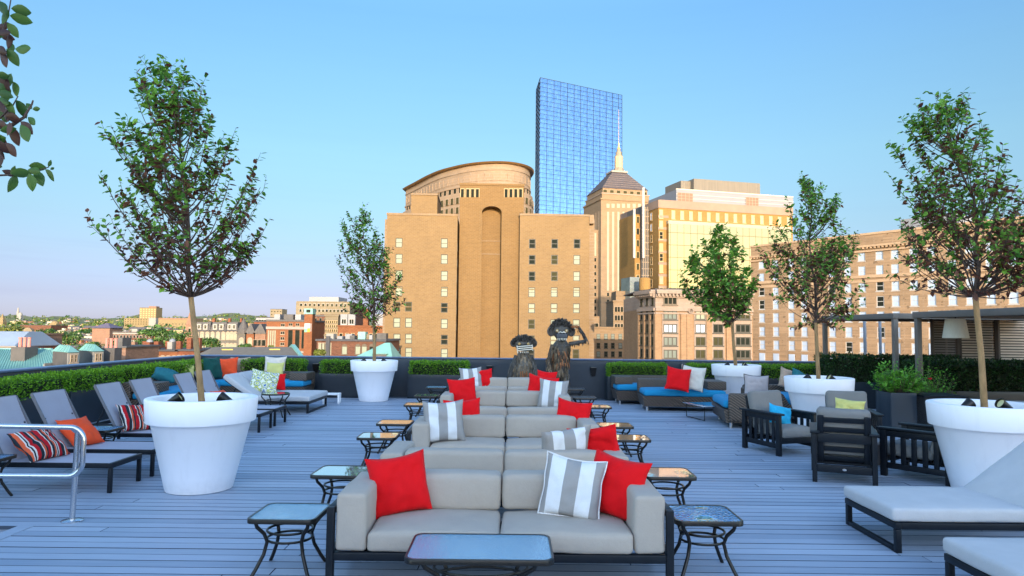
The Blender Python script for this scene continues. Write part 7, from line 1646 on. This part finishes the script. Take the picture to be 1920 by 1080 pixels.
# pink stone corner building
def corner_block():
    a, b = far(1229, 600, 100), far(1411, 600, 101.5); c = far(1197.5, 600, 105.5); t = building('stone_corner_building', 'pink stone and brick corner building with a heavy bracketed cornice', 'building', a.x, a.y); f = Facade(t, a, b); g = Facade(t, c, a)
    zt = f.Z(1300, 552); zb = f.Z(1300, 580); k = MB(); A = Vector((0, 0)); B_ = Vector((b.x - a.x, b.y - a.y)); C_ = Vector((c.x - a.x, c.y - a.y)); poly = [(A.x, A.y), (B_.x, B_.y), (B_.x, B_.y + 16), (C_.x, C_.y + 14), (C_.x, C_.y)]
    k.prism(poly, 0, zb); k.build('wall', B_brk2, t); k = MB(); k.prism(poly, zb + .01, zt); k.build('attic', B_pink, t)
    for fc, x0, x1 in ((f, -.02, f.L), (g, 0, g.L + .02)):
        k = MB(); fc.box(k, x0, x1, -.95, .3, zt + .01, zt + .32); fc.box(k, x0, x1, -.75, .3, zt + .33, zt + .6); fc.box(k, x0, x1, -.4, .3, zt - .55, zt - .01); n = max(4, int((x1 - x0) / .55))
        for i in range(n): x = x0 + (x1 - x0) * (i + .5) / n; fc.box(k, x - .12, x + .12, -.8, -.41, zt - .35, zt - .005)
        k.build('cornice', B_pink, t); k = MB(); fc.box(k, x0, x1, -.35, 0, zb - .3, zb + .15); fc.box(k, x0, x1, -.2, 0, zb - .75, zb - .5); k.build('belt_course', B_pink, t)
    k = MB(); k.prism([(x * .98, y + .3) for x, y in poly], zt + .61, zt + .8); k.build('roof', C_dark, t)
    rows = [(563, 1.35), (591, 1.30), (616, 1.30), (640, 1.30), (664, 1.30)]
    grp = [(1256.5, 2.05, 'three'), (1313, 1.5, 'two'), (1346, 1.5, 'two'), (1392.5, 2.3, 'three')]
    pn = {(2, 0): 'sky', (2, 1): 'sky', (2, 2): 'dark', (2, 3): 'dark', (1, 0): 'green', (1, 1): 'blind', (1, 2): 'mid', (1, 3): 'mid', (3, 0): 'green', (3, 1): 'mid', (3, 2): 'mid', (3, 3): 'dark', (4, 0): 'green', (4, 1): 'mid', (4, 2): 'mid', (4, 3): 'dark', (0, 0): 'dark', (0, 3): 'mid', (0, 1): 'mid', (0, 2): 'mid'}
    for j, (v, h) in enumerate(rows):
        for i, (u, w, st) in enumerate(grp): f.win_px(u, v, w, h, st, pn[(j, i)], 'dark' if j else 'brown')
    for i, (u, w, st) in enumerate(grp):
        k = MB(); x = f.X(u)
        for v in (603.5, 628, 652): z = f.Z(u, v); f.box(k, x - w / 2 - .02, x + w / 2 + .02, -.06, 0, z - .30, z + .28)
        f.box(k, x - w / 2 - .2, x - w / 2 - .02, -.10, 0, 0, zb - .76); f.box(k, x + w / 2 + .02, x + w / 2 + .2, -.10, 0, 0, zb - .76); k.build('spandrel', B_pink, t)
    k = MB()
    for u in (1233, 1281, 1292, 1329, 1366): x = f.X(u); f.box(k, x - .42, x + .42, -.22, 0, 0, zb - .76)
    for q in (.02, .36, .70, .98): x = g.L * q; g.box(k, x - .25, x + .25, -.18, 0, 0, zb - .76)
    k.build('pilaster', B_brk2, t)
    for j, (v, h) in enumerate(rows):
        z = f.Z(1240, v) - h / 2
        for q in (.19, .53, .86): g.window(g.L * q, z, .62, h, 'sash', ['mid', 'dark', 'mid'][j % 3], 'dark')
    k = MB(); x = f.X(1294); k.lathe([(.42, 0), (.42, .12), (.3, .12), (.3, 0)], 18, M=f.M @ Matrix.Translation((x, -.35, f.Z(1294, 583))) @ Matrix.Rotation(R(90), 4, 'X')); k.build('wreath', B_pink, t)
corner_block()

# brick hotel on the right
def right_hotel():
    p1, p2 = far(1408, 500, 145), far(1690, 500, 119.8); d = Vector((p2.x - p1.x, p2.y - p1.y)).normalized(); b = Vector((p1.x, p1.y)) + d * 78; t = building('brick_block', 'long buff brick building with rows of white sash windows on the right', 'building', p1.x, p1.y); f = Facade(t, p1, b)
    zt = f.Z(1690, 434); k = MB(); f.box(k, 0, f.L, .302, 20, 0, zt); k.build('wall', B_tanr, t); HR = []
    zc = f.Z(1600, 466); k = MB(); f.box(k, -.1, f.L, -.5, 0, zc, zc + .35); f.box(k, -.1, f.L, -.3, 0, zc - .9, zc - .6); n = int(f.L / .7)
    for i in range(n): x = f.L * (i + .5) / n; f.box(k, x - .16, x + .16, -.42, -.001, zc - .30, zc - .01)
    f.box(k, -.12, f.L, -.15, .8, zt + .01, zt + .4); k.build('cornice', mat('buff_cornice', (0.3784, 0.258, 0.1634), .85, 0, .12, .5), t)
    zb = f.Z(1640, 518); k = MB(); f.box(k, 0, f.L, -.22, 0, zb - .25, zb + .3); f.box(k, 0, f.L, -.12, 0, zb - 1.1, zb - .6); k.build('belt_course', MATS['buff_cornice'], t)
    us = [1428, 1454, 1483, 1507, 1559.5, 1590, 1616.5, 1650, 1679, 1714, 1747, 1786, 1820, 1858, 1900]; rows = [477, 507, 536, 565.5, 594, 623.5, 652.5, 681]
    zs = [f.Z(1650, v) for v in rows]; cnt = 0; rest = MB(); order = sorted([(j, u) for j in range(8) for u in us], key=lambda q: q[0] > 6)
    for j, u in order:
        x = f.X(u, 550); pnl = 'dark' if (j, u) in ((2, 1650), (3, 1650), (5, 1650), (3, 1428), (2, 1559.5), (2, 1428), (6, 1590)) else 'sky'
        if cnt < 100: f.window(x, zs[j] - .95, 1.35, 1.95, 'sash', pnl, 'white', off=-.16); cnt += 1; HR.append((x, zs[j] - .95, 1.35, 1.95))
        else: f.box(rest, x - .65, x + .65, -.08, .02, zs[j] - .95, zs[j] + 1.0)
    holed(f, 'wall', B_tanr, 0, f.L, 0, zt, HR)
    if rest.v: tag(rest.build('window', PANE['sky'], t), kind='stuff')
    k = MB(); x = f.X(1700, 430, -3); f.box(k, x - 1, x + 8, 3, 10, zt + .41, zt + 2.6); k.build('penthouse', C_pale, t)
right_hotel()

# unseen slab added behind the viewer to throw evening shade over the terrace
def shade_slab():
    t = building('added_shade_slab', 'unseen wide buff slab added behind the viewer to shade the terrace', 'building', 10, -100, GZ); hh = 57.0; k = MB(); k.box(-75, 95, -16, 0, 0, hh); k.build('wall', B_tanr, t)
    k = MB(); k.box(-75.2, 95.2, -16.2, .3, hh + .01, hh + .6); k.build('coping', B_lime, t)
    for j in range(4):
        for i in range(24): p = Vector((-71 + i * 7, 0, hh - 4 - j * 3.8)); fm, pm = win_mesh(1.6, 2.0, 'sash'); w = inst('window', with_mat(fm, FR['white']), t, p, (0, 0, math.pi)); inst('pane', with_mat(pm, PANE['dark']), w)
shade_slab()
